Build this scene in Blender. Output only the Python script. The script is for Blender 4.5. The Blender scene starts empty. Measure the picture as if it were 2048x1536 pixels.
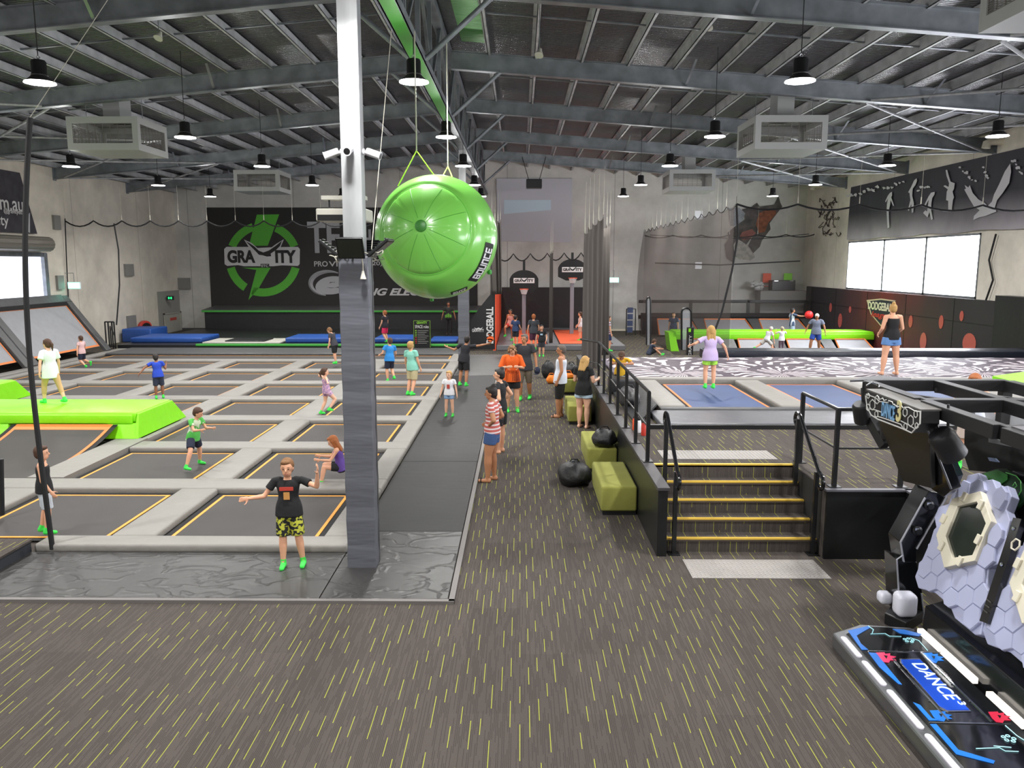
import bpy, bmesh, math, random
from mathutils import Vector, Matrix, noise as mnoise
S = bpy.context.scene
COL = S.collection
PI = math.pi
def R(d): return math.radians(d)
# ------------------------------------------------------------------ camera, world, exposure
FPX, TX, TY = 1600.0, 1040.0, 527.0
EYE = Vector((0.0, 0.0, 3.6))
cam = bpy.data.objects.new('camera', bpy.data.cameras.new('camera'))
COL.objects.link(cam)
PITCH = math.atan((768 - TY) / FPX)
YAW = math.atan((TX - 1024) / FPX)
cam.location = EYE
cam.rotation_euler = (PI / 2 - PITCH, 0, YAW)
cam.data.sensor_width = 36
cam.data.lens = FPX / 2048 * 36
cam.data.clip_start = 0.05
cam.data.clip_end = 300
S.camera = cam
world = bpy.data.worlds.new('daylight'); S.world = world
world.use_nodes = True
wb = world.node_tree.nodes['Background']
wb.inputs[0].default_value = (0.75, 0.87, 1.0, 1); wb.inputs[1].default_value = 1.5
S.view_settings.view_transform = 'Standard'
S.view_settings.look = 'None'
S.view_settings.gamma = 1
S.view_settings.use_curve_mapping = False
S.view_settings.exposure = 0.55
S.cycles.use_denoising = True
S.cycles.max_bounces = 8
S.cycles.transparent_max_bounces = 24
S.cycles.sample_clamp_indirect = 6
LAMP_W = 150.0          # high-bay lamp output
WINDOW_GLOW = 14.0
ROOM_X0, ROOM_X1, ROOM_Y0, ROOM_Y1 = -18.5, 15.2, -9.0, 43.5
# ------------------------------------------------------------------ measuring helpers (a pixel of the photo -> a point at a known real plane)
_cm = Matrix.Rotation(YAW, 4, 'Z') @ Matrix.Rotation(PI / 2 - PITCH, 4, 'X')
def ray(u, v):
    return _cm @ Vector(((u - 1024) / FPX, -(v - 768) / FPX, -1.0))
def gz(u, v, z=0.0):
    d = ray(u, v); return EYE + d * ((z - EYE.z) / d.z)
def gy(u, v, y):
    d = ray(u, v); return EYE + d * (y / d.y)
def gx(u, v, x):
    d = ray(u, v); return EYE + d * (x / d.x)
def gp(u, v, p, n):
    d = ray(u, v); n = Vector(n); return EYE + d * ((Vector(p) - EYE).dot(n) / d.dot(n))
# ------------------------------------------------------------------ materials
def lin(c):
    if isinstance(c, str):
        c = tuple(int(c[i:i + 2], 16) for i in (0, 2, 4))
    return tuple(((x / 255) / 12.92 if x / 255 <= 0.04045 else ((x / 255 + 0.055) / 1.055) ** 2.4) for x in c)
_mc = {}
def mat(name, c, rough=0.6, metal=0.0, bump=0.0, bs=30.0, vary=0.0, vs=4.0, stretch=None, emit=0.0, spec=None, coat=0.0, detail=2.0):
    if name in _mc: return _mc[name]
    m = bpy.data.materials.new(name); m.use_nodes = True
    nt = m.node_tree; b = nt.nodes['Principled BSDF']
    c = lin(c)
    b.inputs['Base Color'].default_value = (*c, 1)
    b.inputs['Roughness'].default_value = rough
    b.inputs['Metallic'].default_value = metal
    if spec is not None: b.inputs['Specular IOR Level'].default_value = spec
    if coat: b.inputs['Coat Weight'].default_value = coat; b.inputs['Coat Roughness'].default_value = 0.08
    if emit:
        b.inputs['Emission Color'].default_value = (*c, 1); b.inputs['Emission Strength'].default_value = emit
    if bump or vary:
        tc = nt.nodes.new('ShaderNodeTexCoord'); mp = nt.nodes.new('ShaderNodeMapping')
        geo = nt.nodes.new('ShaderNodeNewGeometry')
        nt.links.new(geo.outputs['Position'], mp.inputs[0])
        if stretch: mp.inputs['Scale'].default_value = stretch
    if vary:
        n = nt.nodes.new('ShaderNodeTexNoise'); n.inputs['Scale'].default_value = vs; n.inputs['Detail'].default_value = 4
        nt.links.new(mp.outputs[0], n.inputs[0])
        mx = nt.nodes.new('ShaderNodeMix'); mx.data_type = 'RGBA'
        mr = nt.nodes.new('ShaderNodeMapRange'); mr.inputs[1].default_value = 0.3; mr.inputs[2].default_value = 0.7
        nt.links.new(n.outputs[0], mr.inputs[0]); nt.links.new(mr.outputs[0], mx.inputs[0])
        mx.inputs[6].default_value = (*[x * (1 - vary) for x in c], 1)
        mx.inputs[7].default_value = (*[min(1, x * (1 + vary)) for x in c], 1)
        nt.links.new(mx.outputs[2], b.inputs['Base Color'])
    if bump:
        n = nt.nodes.new('ShaderNodeTexNoise'); n.inputs['Scale'].default_value = bs; n.inputs['Detail'].default_value = detail
        nt.links.new(mp.outputs[0], n.inputs[0])
        bp = nt.nodes.new('ShaderNodeBump'); bp.inputs['Strength'].default_value = 1.0; bp.inputs['Distance'].default_value = bump
        nt.links.new(n.outputs[0], bp.inputs['Height']); nt.links.new(bp.outputs[0], b.inputs['Normal'])
    _mc[name] = m
    return m
def N(nt, t, **k):
    n = nt.nodes.new(t)
    for a, b in k.items(): setattr(n, a, b)
    return n
def mth(nt, op, a, b=None, c=None):
    n = N(nt, 'ShaderNodeMath', operation=op)
    for i, x in enumerate((a, b, c)):
        if x is None: continue
        if isinstance(x, (int, float)): n.inputs[i].default_value = x
        else: nt.links.new(x, n.inputs[i])
    return n.outputs[0]
def mixc(nt, f, a, b):
    n = N(nt, 'ShaderNodeMix', data_type='RGBA')
    nt.links.new(f, n.inputs[0])
    for i, x in ((6, a), (7, b)):
        if isinstance(x, tuple): n.inputs[i].default_value = (*x, 1) if len(x) == 3 else x
        else: nt.links.new(x, n.inputs[i])
    return n.outputs[2]
def xyz(nt, obj=False):
    if obj:
        s = N(nt, 'ShaderNodeTexCoord').outputs['Object']
    else:
        s = N(nt, 'ShaderNodeNewGeometry').outputs['Position']
    q = N(nt, 'ShaderNodeSeparateXYZ'); nt.links.new(s, q.inputs[0]); return q.outputs
def comb(nt, x, y, z=0.0):
    n = N(nt, 'ShaderNodeCombineXYZ')
    for i, a in enumerate((x, y, z)):
        if isinstance(a, (int, float)): n.inputs[i].default_value = a
        else: nt.links.new(a, n.inputs[i])
    return n.outputs[0]
def newmat(name, rough=0.7):
    m = bpy.data.materials.new(name); m.use_nodes = True
    b = m.node_tree.nodes['Principled BSDF']; b.inputs['Roughness'].default_value = rough
    return m, m.node_tree, b
def make_carpet():
    m, nt, b = newmat('carpet', 0.95)
    b.inputs['Specular IOR Level'].default_value = 0.15
    p = xyz(nt); x = p[0]; y = mth(nt, 'SUBTRACT', p[1], p[2])
    tx = mth(nt, 'FLOOR', mth(nt, 'DIVIDE', x, 0.5)); ty = mth(nt, 'FLOOR', mth(nt, 'DIVIDE', y, 1.0))
    off = N(nt, 'ShaderNodeTexWhiteNoise', noise_dimensions='2D'); nt.links.new(comb(nt, tx, ty), off.inputs['Vector'])
    def lines(pitch, width, seg, thr, seed, dash=1.0):
        u = mth(nt, 'DIVIDE', x, pitch)
        c = mth(nt, 'FLOOR', u); f = mth(nt, 'FRACT', u)
        w0 = N(nt, 'ShaderNodeTexWhiteNoise', noise_dimensions='2D'); nt.links.new(comb(nt, c, seed), w0.inputs['Vector'])
        v = mth(nt, 'ADD', mth(nt, 'DIVIDE', y, seg), mth(nt, 'ADD', mth(nt, 'MULTIPLY', c, 0.618), mth(nt, 'MULTIPLY', w0.outputs[0], 0.25)))
        w = N(nt, 'ShaderNodeTexWhiteNoise', noise_dimensions='3D')
        nt.links.new(comb(nt, c, mth(nt, 'FLOOR', v), seed), w.inputs['Vector'])
        on = mth(nt, 'GREATER_THAN', w.outputs[0], thr)
        w2 = N(nt, 'ShaderNodeTexWhiteNoise', noise_dimensions='3D')
        nt.links.new(comb(nt, c, mth(nt, 'FLOOR', v), seed + 5), w2.inputs['Vector'])
        ln = mth(nt, 'LESS_THAN', f, width)
        if dash < 1: on = mth(nt, 'MULTIPLY', on, mth(nt, 'LESS_THAN', mth(nt, 'FRACT', v), mth(nt, 'ADD', dash, mth(nt, 'MULTIPLY', w2.outputs[0], .38))))
        return mth(nt, 'MULTIPLY', on, ln)
    g = lines(0.078, 0.082, 0.78, 0.14, 3.0, 0.25)
    d = lines(0.0135, 0.45, 0.22, 0.45, 9.0)
    n = N(nt, 'ShaderNodeTexNoise'); n.inputs['Scale'].default_value = 160; n.inputs['Detail'].default_value = 3
    nt.links.new(N(nt, 'ShaderNodeNewGeometry').outputs['Position'], n.inputs[0])
    base = mixc(nt, n.outputs[0], lin('363231'), lin('5e5752'))
    base = mixc(nt, mth(nt, 'MULTIPLY', d, 0.42), base, lin('221e1e'))
    t = N(nt, 'ShaderNodeMapRange'); t.inputs[3].default_value = 0.92; t.inputs[4].default_value = 1.07; nt.links.new(off.outputs[0], t.inputs[0])
    hs = N(nt, 'ShaderNodeHueSaturation'); nt.links.new(base, hs.inputs['Color']); nt.links.new(t.outputs[0], hs.inputs['Value'])
    c2 = mixc(nt, g, hs.outputs[0], lin('979c40'))
    nt.links.new(c2, b.inputs['Base Color'])
    bp = N(nt, 'ShaderNodeBump'); bp.inputs['Distance'].default_value = 0.004; nt.links.new(n.outputs[0], bp.inputs['Height']); nt.links.new(bp.outputs[0], b.inputs['Normal'])
    return m
def make_foil():
    m, nt, b = newmat('roof_foil', 0.26)
    b.inputs['Metallic'].default_value = 0.92
    p = xyz(nt)
    n = N(nt, 'ShaderNodeTexNoise'); n.inputs['Scale'].default_value = 1.3; n.inputs['Detail'].default_value = 4
    nt.links.new(N(nt, 'ShaderNodeNewGeometry').outputs['Position'], n.inputs[0])
    w = mth(nt, 'SINE', mth(nt, 'MULTIPLY', mth(nt, 'ADD', p[1], mth(nt, 'MULTIPLY', n.outputs[0], 0.12)), 2 * PI / 0.095))
    n2 = N(nt, 'ShaderNodeTexNoise'); n2.inputs['Scale'].default_value = 5; n2.inputs['Detail'].default_value = 5
    nt.links.new(comb(nt, p[0], mth(nt, 'MULTIPLY', p[1], 5.0)), n2.inputs[0])
    hgt = mth(nt, 'ADD', mth(nt, 'MULTIPLY', w, 0.5), mth(nt, 'MULTIPLY', n2.outputs[0], 2.2))
    bp = N(nt, 'ShaderNodeBump'); bp.inputs['Distance'].default_value = 0.03; nt.links.new(hgt, bp.inputs['Height']); nt.links.new(bp.outputs[0], b.inputs['Normal'])
    # safety mesh lines under the foil
    gx_ = mth(nt, 'LESS_THAN', mth(nt, 'FRACT', mth(nt, 'DIVIDE', p[0], 0.15)), 0.05)
    c = mixc(nt, mth(nt, 'MULTIPLY', mth(nt, 'ADD', mth(nt, 'MULTIPLY', w, .5), .5), n2.outputs[0]), lin('38383a'), lin('b4b4b8'))
    c = mixc(nt, mth(nt, 'MULTIPLY', gx_, 0.5), c, lin('8c8c90'))
    nt.links.new(c, b.inputs['Base Color'])
    return m
def make_concrete(name, c, axis):
    m, nt, b = newmat(name, 0.8)
    p = xyz(nt)
    n = N(nt, 'ShaderNodeTexNoise'); n.inputs['Scale'].default_value = 0.55; n.inputs['Detail'].default_value = 6; n.inputs['Roughness'].default_value = 0.65
    nt.links.new(N(nt, 'ShaderNodeNewGeometry').outputs['Position'], n.inputs[0])
    mr = N(nt, 'ShaderNodeMapRange'); mr.inputs[1].default_value = 0.35; mr.inputs[2].default_value = 0.68; nt.links.new(n.outputs[0], mr.inputs[0])
    l = lin(c)
    col = mixc(nt, mr.outputs[0], tuple(x * 0.80 for x in l), tuple(min(1, x * 1.12) for x in l))
    a = p[axis]
    j = mth(nt, 'LESS_THAN', mth(nt, 'FRACT', mth(nt, 'DIVIDE', mth(nt, 'ADD', a, 0.7), 5.7)), 0.006)
    col = mixc(nt, mth(nt, 'MULTIPLY', j, 0.6), col, tuple(x * 0.3 for x in l))
    nt.links.new(col, b.inputs['Base Color'])
    return m
def make_net(name, c, alpha):
    m = bpy.data.materials.new(name); m.use_nodes = True; nt = m.node_tree
    b = nt.nodes['Principled BSDF']; out = nt.nodes['Material Output']
    b.inputs['Base Color'].default_value = (*lin(c), 1); b.inputs['Roughness'].default_value = 0.9
    b.inputs['Specular IOR Level'].default_value = 0.1
    tr = N(nt, 'ShaderNodeBsdfTransparent'); mx = N(nt, 'ShaderNodeMixShader'); mx.inputs[0].default_value = alpha
    nt.links.new(tr.outputs[0], mx.inputs[1]); nt.links.new(b.outputs[0], mx.inputs[2]); nt.links.new(mx.outputs[0], out.inputs[0])
    return m
def make_airbag():
    m, nt, b = newmat('airbag_print', 0.6)
    p = xyz(nt)
    nz = N(nt, 'ShaderNodeTexNoise'); nz.inputs['Scale'].default_value = 1.6; nz.inputs['Detail'].default_value = 2
    nt.links.new(N(nt, 'ShaderNodeNewGeometry').outputs['Position'], nz.inputs[0])
    per = 2.35
    u = mth(nt, 'MULTIPLY', mth(nt, 'SUBTRACT', mth(nt, 'FRACT', mth(nt, 'DIVIDE', mth(nt, 'SUBTRACT', p[0], 2.65), per)), 0.5), per)
    v = mth(nt, 'SUBTRACT', p[1], 18.7)
    r = mth(nt, 'SQRT', mth(nt, 'ADD', mth(nt, 'MULTIPLY', u, u), mth(nt, 'MULTIPLY', v, v)))
    ang = mth(nt, 'ARCTAN2', v, u)
    warp = mth(nt, 'MULTIPLY', nz.outputs[0], 14.0)
    s1 = mth(nt, 'SINE', mth(nt, 'ADD', mth(nt, 'MULTIPLY', ang, 28.0), warp))
    s2 = mth(nt, 'SINE', mth(nt, 'ADD', mth(nt, 'MULTIPLY', r, 5.0), mth(nt, 'MULTIPLY', ang, 3.0)))
    l1 = mth(nt, 'GREATER_THAN', s1, 0.35); l2 = mth(nt, 'GREATER_THAN', s2, -0.75)
    on = mth(nt, 'MULTIPLY', l1, l2)
    col = mixc(nt, on, lin('40343f'), lin('c9c0c4'))
    nt.links.new(col, b.inputs['Base Color'])
    bp = N(nt, 'ShaderNodeBump'); bp.inputs['Distance'].default_value = 0.08; nt.links.new(nz.outputs[0], bp.inputs['Height']); nt.links.new(bp.outputs[0], b.inputs['Normal'])
    return m
def make_stripes(name, c1, c2, period, duty=0.5, axis=2, rough=0.85):
    m, nt, b = newmat(name, rough)
    p = xyz(nt, True)
    f = mth(nt, 'LESS_THAN', mth(nt, 'FRACT', mth(nt, 'DIVIDE', p[axis], period)), duty)
    nt.links.new(mixc(nt, f, lin(c1), lin(c2)), b.inputs['Base Color'])
    return m
def make_blotch(name, c1, c2, scale=18, thr=0.5, rough=0.85):
    m, nt, b = newmat(name, rough)
    n = N(nt, 'ShaderNodeTexNoise'); n.inputs['Scale'].default_value = scale; n.inputs['Detail'].default_value = 3
    nt.links.new(N(nt, 'ShaderNodeTexCoord').outputs['Object'], n.inputs[0])
    f = mth(nt, 'GREATER_THAN', n.outputs[0], thr)
    nt.links.new(mixc(nt, f, lin(c1), lin(c2)), b.inputs['Base Color'])
    return m
def make_vinyl_mat():
    m, nt, b = newmat('floor_mat_vinyl', 0.42)
    g = N(nt, 'ShaderNodeNewGeometry').outputs['Position']
    mp = N(nt, 'ShaderNodeMapping'); mp.inputs['Scale'].default_value = (1, 1.4, 1); nt.links.new(g, mp.inputs[0])
    n = N(nt, 'ShaderNodeTexNoise'); n.inputs['Scale'].default_value = 1.9; n.inputs['Detail'].default_value = 2.5; n.inputs['Distortion'].default_value = .6
    nt.links.new(mp.outputs[0], n.inputs[0])
    # sharp creases where the noise crosses the middle
    cr = mth(nt, 'SUBTRACT', 1.0, mth(nt, 'MINIMUM', mth(nt, 'MULTIPLY', mth(nt, 'ABSOLUTE', mth(nt, 'SUBTRACT', n.outputs[0], 0.5)), 22.0), 1.0))
    n2 = N(nt, 'ShaderNodeTexNoise'); n2.inputs['Scale'].default_value = 0.8; nt.links.new(g, n2.inputs[0])
    h = mth(nt, 'ADD', mth(nt, 'MULTIPLY', cr, mth(nt, 'MULTIPLY', n2.outputs[0], 0.9)), n.outputs[0])
    bp = N(nt, 'ShaderNodeBump'); bp.inputs['Distance'].default_value = 0.016; nt.links.new(h, bp.inputs['Height']); nt.links.new(bp.outputs[0], b.inputs['Normal'])
    nt.links.new(mixc(nt, n2.outputs[0], lin('2a2929'), lin('3c3b3a')), b.inputs['Base Color'])
    return m
def make_glass(name, c, rough=0.05):
    m, nt, b = newmat(name, rough)
    b.inputs['Base Color'].default_value = (*lin(c), 1); b.inputs['Transmission Weight'].default_value = 0.9
    return m
M = {}
M['carpet'] = make_carpet(); M['foil'] = make_foil()
M['conc_l'] = make_concrete('concrete_left', 'cfc8ba', 1); M['conc_b'] = make_concrete('concrete_back', 'c2c0ba', 0); M['conc_r'] = make_concrete('concrete_right', 'dcd6ca', 1)
M['net'] = make_net('black_netting', '2a2624', 0.10)
M['net_dense'] = make_net('grey_netting', '4a4340', 0.55)
M['net_mid'] = make_net('thin_netting', '55504c', 0.22)
M['curtain'] = mat('gathered_netting', '4b4642', 0.9)
M['airbag'] = make_airbag(); M['mat'] = make_vinyl_mat()
M['galv'] = mat('galvanised_steel', '80858a', 0.42, 0.55, vary=0.28, vs=2.2)
M['galv_light'] = mat('galvanised_column', '9b9d9f', 0.5, 0.4, vary=0.2, vs=6, stretch=(1, 1, 0.2))
M['galv_dark'] = mat('galvanised_purlin', 'b0b2b5', 0.5, 0.15, vary=0.2, vs=3)
M['black'] = mat('black_paint', '17181a', 0.35)
M['blackmatte'] = mat('black_matte', '1a1a1b', 0.75)
M['blackpad'] = mat('black_vinyl_pad', '1c1d20', 0.42, bump=0.006, bs=6)
M['bluepadblack'] = mat('dark_blue_vinyl', '20242f', 0.35, bump=0.012, bs=5)
M['pad'] = mat('grey_vinyl_pad', '827f7a', 0.55, bump=0.010, bs=7, vary=0.05, vs=2)
M['paddark'] = mat('dark_grey_vinyl_pad', '4a4a4b', 0.48, bump=0.015, bs=5, vary=0.08)
M['colpad'] = mat('column_pad_vinyl', '5b5d65', 0.45, bump=0.012, bs=3, stretch=(.5, .5, 3))
M['bed'] = mat('black_jump_bed', '3b3736', 0.7, bump=0.0015, bs=300, vary=0.10, vs=1.5)
M['bedblue'] = mat('blue_jump_bed', '33466f', 0.6, vary=0.08, vs=1.5)
M['bedgrey'] = mat('grey_jump_bed', '8e8f93', 0.6, vary=0.05)
M['bedorange'] = mat('orange_jump_bed', 'e2603a', 0.6)
M['gap'] = mat('spring_gap_black', '0c0c10', 0.8)
M['web'] = mat('orange_webbing', 'e69a38', 0.6)
M['weborange'] = mat('orange_webbing_bright', 'd9793a', 0.6)
M['green'] = mat('lime_green_vinyl', '86e010', 0.42, bump=0.015, bs=4)
M['greenedge'] = mat('green_edge_vinyl', '3d9a3a', 0.5)
M['sock'] = mat('green_grip_sock', '3fd84f', 0.8)
M['lime'] = mat('lime_upholstery', '8a8b42', 0.9, bump=0.003, bs=90, vary=0.08, vs=3)
M['white'] = mat('white_paint', 'd8d8dc', 0.5)
M['offwhite'] = mat('off_white_metal', 'b9b7ad', 0.5)
M['lampblack'] = mat('lamp_black', '101012', 0.45)
M['lampshade'] = mat('lamp_shade_black', '2c2a2b', 0.4, 0.3)
M['lampglow'] = mat('lamp_glow', 'ffffff', 0.5, emit=14)
M['grille'] = mat('vent_metal', '9a9c9a', 0.5, 0.2)
M['grillemesh'] = make_net('vent_grille', '6d675f', 0.6)
M['nosing'] = mat('yellow_nosing', 'd9b54a', 0.4, 0.2)
M['tactile'] = mat('tactile_grey', '8f8b88', 0.6)
M['blue'] = mat('blue_mat_vinyl', '24509c', 0.45, bump=0.02, bs=3)
M['orangewall'] = mat('orange_wall_vinyl', 'e0522c', 0.55)
M['chrome'] = mat('polished_steel', 'c8ccd0', 0.18, 1.0)
M['rope'] = mat('white_rope', 'b5b2a5', 0.8)
M['limerope'] = mat('lime_strap', 'a8cf3a', 0.7)
M['blackrope'] = mat('black_rope', '121214', 0.7)
M['shield'] = mat('lilac_white_plastic', 'a9adc9', 0.35)
M['cream'] = mat('cream_plastic', 'd9d3c0', 0.4)
M['screenglass'] = mat('dark_screen', '1e2620', 0.12, coat=0.4)
M['padgloss'] = mat('dance_floor_black', '0d0e12', 0.12, coat=0.5)
M['windowpane'] = mat('frosted_daylight_pane', 'f4f6ff', 0.5, emit=WINDOW_GLOW)
M['signgreen'] = mat('exit_sign_face', '7dffd8', 0.5, emit=3.0)
M['exitgreen'] = mat('exit_green', '20c070', 0.5, emit=1.5)
M['printblack'] = mat('banner_black', '201f1e', 0.7, vary=0.06)
M['printgreen'] = mat('logo_green', '4fa82e', 0.65)
M['printwhite'] = mat('logo_white', 'c9c8c8', 0.65, vary=0.05, vs=3)
M['printgrey'] = mat('logo_silver', 'a9a9ac', 0.6)
M['ink'] = mat('logo_ink', '161616', 0.7)
M['red'] = mat('red_plastic', 'c03a30', 0.45)
M['skin'] = None
# ------------------------------------------------------------------ mesh builder
_OFF = {}
class MB:
    def __init__(s): s.v = []; s.f = []; s.mi = []; s.cur = 0
    def add(s, vs, fs):
        b = len(s.v); s.v += [tuple(p) for p in vs]
        for f in fs: s.f.append([i + b for i in f]); s.mi.append(s.cur)
        return s
    def box(s, a, b):
        x0, y0, z0 = [min(a[i], b[i]) for i in range(3)]; x1, y1, z1 = [max(a[i], b[i]) for i in range(3)]
        return s.add([(x0, y0, z0), (x1, y0, z0), (x1, y1, z0), (x0, y1, z0), (x0, y0, z1), (x1, y0, z1), (x1, y1, z1), (x0, y1, z1)],
                     [(0, 3, 2, 1), (4, 5, 6, 7), (0, 1, 5, 4), (1, 2, 6, 5), (2, 3, 7, 6), (3, 0, 4, 7)])
    def rbox(s, a, b, r=0.02, k=3):
        # box with rounded vertical and horizontal edges (chamfer ring)
        x0, y0, z0 = [min(a[i], b[i]) for i in range(3)]; x1, y1, z1 = [max(a[i], b[i]) for i in range(3)]
        r = min(r, (x1 - x0) / 2.01, (y1 - y0) / 2.01, (z1 - z0) / 2.01)
        def ring(z, ins):
            pts = []
            for cx, cy, a0 in ((x1 - r, y1 - r, 0), (x0 + r, y1 - r, 90), (x0 + r, y0 + r, 180), (x1 - r, y0 + r, 270)):
                for i in range(k + 1):
                    t = R(a0 + 90 * i / k); pts.append((cx + (r - ins) * math.cos(t), cy + (r - ins) * math.sin(t), z))
            return pts
        zs = []
        for i in range(k + 1):
            t = R(90 * i / k); zs.append((z0 + r - r * math.cos(t) if False else z0 + r * (1 - math.sin(t)), r * (1 - math.cos(t))))
        zs = zs[::-1]
        prof = [(z0 + r * (1 - math.sin(R(90 - 90 * i / k))), r * (1 - math.cos(R(90 - 90 * i / k)))) for i in range(k + 1)]
        prof = [(z0 + r * (1 - math.cos(R(90 * i / k))), r * (1 - math.sin(R(90 * i / k)))) for i in range(k + 1)]
        prof += [(z1 - (z - z0), ins) for z, ins in prof[::-1]]
        rings = [ring(z, ins) for z, ins in prof]
        return s.loft(rings)
    def loft(s, rings, cap=True, closed=True):
        n = len(rings[0]); vs = [p for rg in rings for p in rg]; fs = []
        for j in range(len(rings) - 1):
            for i in range(n if closed else n - 1):
                k = (i + 1) % n
                fs.append((j * n + i, j * n + k, (j + 1) * n + k, (j + 1) * n + i))
        if cap:
            fs.append(tuple(range(n))[::-1]); fs.append(tuple((len(rings) - 1) * n + i for i in range(n)))
        return s.add(vs, fs)
    def tube(s, pts, r, n=8, cap=True):
        pts = [Vector(p) for p in pts]
        rr = r if isinstance(r, (list, tuple)) else [r] * len(pts)
        rings = []; up = None
        for i, p in enumerate(pts):
            d = (pts[min(i + 1, len(pts) - 1)] - pts[max(i - 1, 0)]).normalized()
            if up is None:
                up = Vector((0, 0, 1)) if abs(d.z) < 0.9 else Vector((1, 0, 0))
            a = d.cross(up).normalized(); bb = a.cross(d).normalized(); up = bb
            rings.append([p + (a * math.cos(2 * PI * k / n) + bb * math.sin(2 * PI * k / n)) * rr[i] for k in range(n)])
        return s.loft(rings, cap)
    def lathe(s, prof, c=(0, 0, 0), n=20, cap=True, axis=None):
        c = Vector(c)
        if axis is None: a, b_, d = Vector((1, 0, 0)), Vector((0, 1, 0)), Vector((0, 0, 1))
        else:
            d = Vector(axis).normalized(); a = d.orthogonal().normalized(); b_ = d.cross(a)
        rings = [[c + d * z + (a * math.cos(2 * PI * k / n) + b_ * math.sin(2 * PI * k / n)) * r for k in range(n)] for r, z in prof]
        return s.loft(rings, cap)
    def bar(s, p0, p1, w, h=None, up=(0, 0, 1)):
        h = h or w; p0, p1 = Vector(p0), Vector(p1); d = (p1 - p0).normalized(); up = Vector(up)
        if abs(d.dot(up)) > 0.98: up = Vector((0, 1, 0))
        a = d.cross(up).normalized() * w / 2; b = a.cross(d).normalized() * h / 2
        return s.loft([[p - a - b, p + a - b, p + a + b, p - a + b] for p in (p0, p1)])
    def prism(s, pts, off):
        pts = [Vector(p) for p in pts]; off = Vector(off); n = len(pts)
        return s.add(pts + [p + off for p in pts], [tuple(range(n)), tuple(range(2 * n - 1, n - 1, -1))] + [(i, i + n, (i + 1) % n + n, (i + 1) % n) for i in range(n)])
    def ell(s, c, r, m=None, n=14, k=10):
        c = Vector(c); vs = []; fs = []
        for j in range(1, k):
            t = PI * j / k
            for i in range(n):
                a = 2 * PI * i / n; q = Vector((r[0] * math.sin(t) * math.cos(a), r[1] * math.sin(t) * math.sin(a), r[2] * math.cos(t)))
                vs.append(c + (m @ q if m else q))
        tq = Vector((0, 0, r[2])); vs += [c + (m @ tq if m else tq), c - (m @ tq if m else tq)]
        for j in range(k - 2):
            for i in range(n):
                q = (i + 1) % n; fs.append((j * n + i, (j + 1) * n + i, (j + 1) * n + q, j * n + q))
        T, B = len(vs) - 2, len(vs) - 1
        for i in range(n):
            q = (i + 1) % n; fs.append((T, i, q)); fs.append((B, (k - 2) * n + q, (k - 2) * n + i))
        return s.add(vs, fs)
    def cap(s, p0, p1, r0, r1, n=12):
        p0, p1 = Vector(p0), Vector(p1); d = p1 - p0; L = d.length
        if L < 1e-6: return s.ell(p0, (r0, r0, r0))
        d /= L; pts = []; rr = []
        for i in range(4): t = R(90 * (i + 0.35) / 4); pts.append(p0 - d * r0 * math.cos(t)); rr.append(r0 * math.sin(t))
        pts += [p0, p1]; rr += [r0, r1]
        for i in range(4): t = R(90 * (3.65 - i) / 4); pts.append(p1 + d * r1 * math.cos(t)); rr.append(r1 * math.sin(t))
        return s.tube(pts, rr, n)
    def build(s, name, m, parent=None, smooth=False, local=False, bevel=0.0, fix=False):
        me = bpy.data.meshes.new(name)
        off = Vector((0, 0, 0))
        if parent is not None and not local: off = Vector(_OFF.get(parent.name, (0, 0, 0)))
        me.from_pydata([(p[0] - off.x, p[1] - off.y, p[2] - off.z) for p in s.v], [], s.f)
        ms = m if isinstance(m, (list, tuple)) else [m]
        for x in ms: me.materials.append(x)
        if len(ms) > 1:
            for p, i in zip(me.polygons, s.mi): p.material_index = i
        bm = bmesh.new(); bm.from_mesh(me); bmesh.ops.recalc_face_normals(bm, faces=bm.faces); bm.to_mesh(me); bm.free()
        if smooth:
            for p in me.polygons: p.use_smooth = True
            if smooth != 'all':
                try: me.set_sharp_from_angle(angle=R(40))
                except Exception: pass
        o = bpy.data.objects.new(name, me); COL.objects.link(o)
        if parent is not None:
            o.parent = parent; _OFF[o.name] = tuple(off)
        if bevel:
            bv = o.modifiers.new('bevel', 'BEVEL'); bv.width = bevel; bv.segments = 2; bv.limit_method = 'ANGLE'
        return o
def tag(o, label, cat, group=None, kind=None):
    o['label'] = label; o['category'] = cat
    if group: o['group'] = group
    if kind: o['kind'] = kind
    return o
def thing(name, label, cat, loc=(0, 0, 0), group=None, rz=0.0):
    o = bpy.data.objects.new(name, None); COL.objects.link(o)
    o.location = loc; o.rotation_euler = (0, 0, rz); o.empty_display_size = 0.1
    _OFF[o.name] = tuple(loc)
    return tag(o, label, cat, group)
def struct(o): o['kind'] = 'structure'; return o
def dup(root, loc, rz=None, label=None, group=None):
    kids = {}
    for x in bpy.data.objects:
        if x.parent: kids.setdefault(x.parent.name, []).append(x)
    def cp(o, par):
        c = o.copy(); COL.objects.link(c)
        if par is not None: c.parent = par
        for ch in kids.get(o.name, []): cp(ch, c)
        return c
    r = cp(root, None); r.location = loc
    if rz is not None: r.rotation_euler = (0, 0, rz)
    if label: r['label'] = label
    if group: r['group'] = group
    _OFF[r.name] = tuple(loc)
    return r
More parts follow.
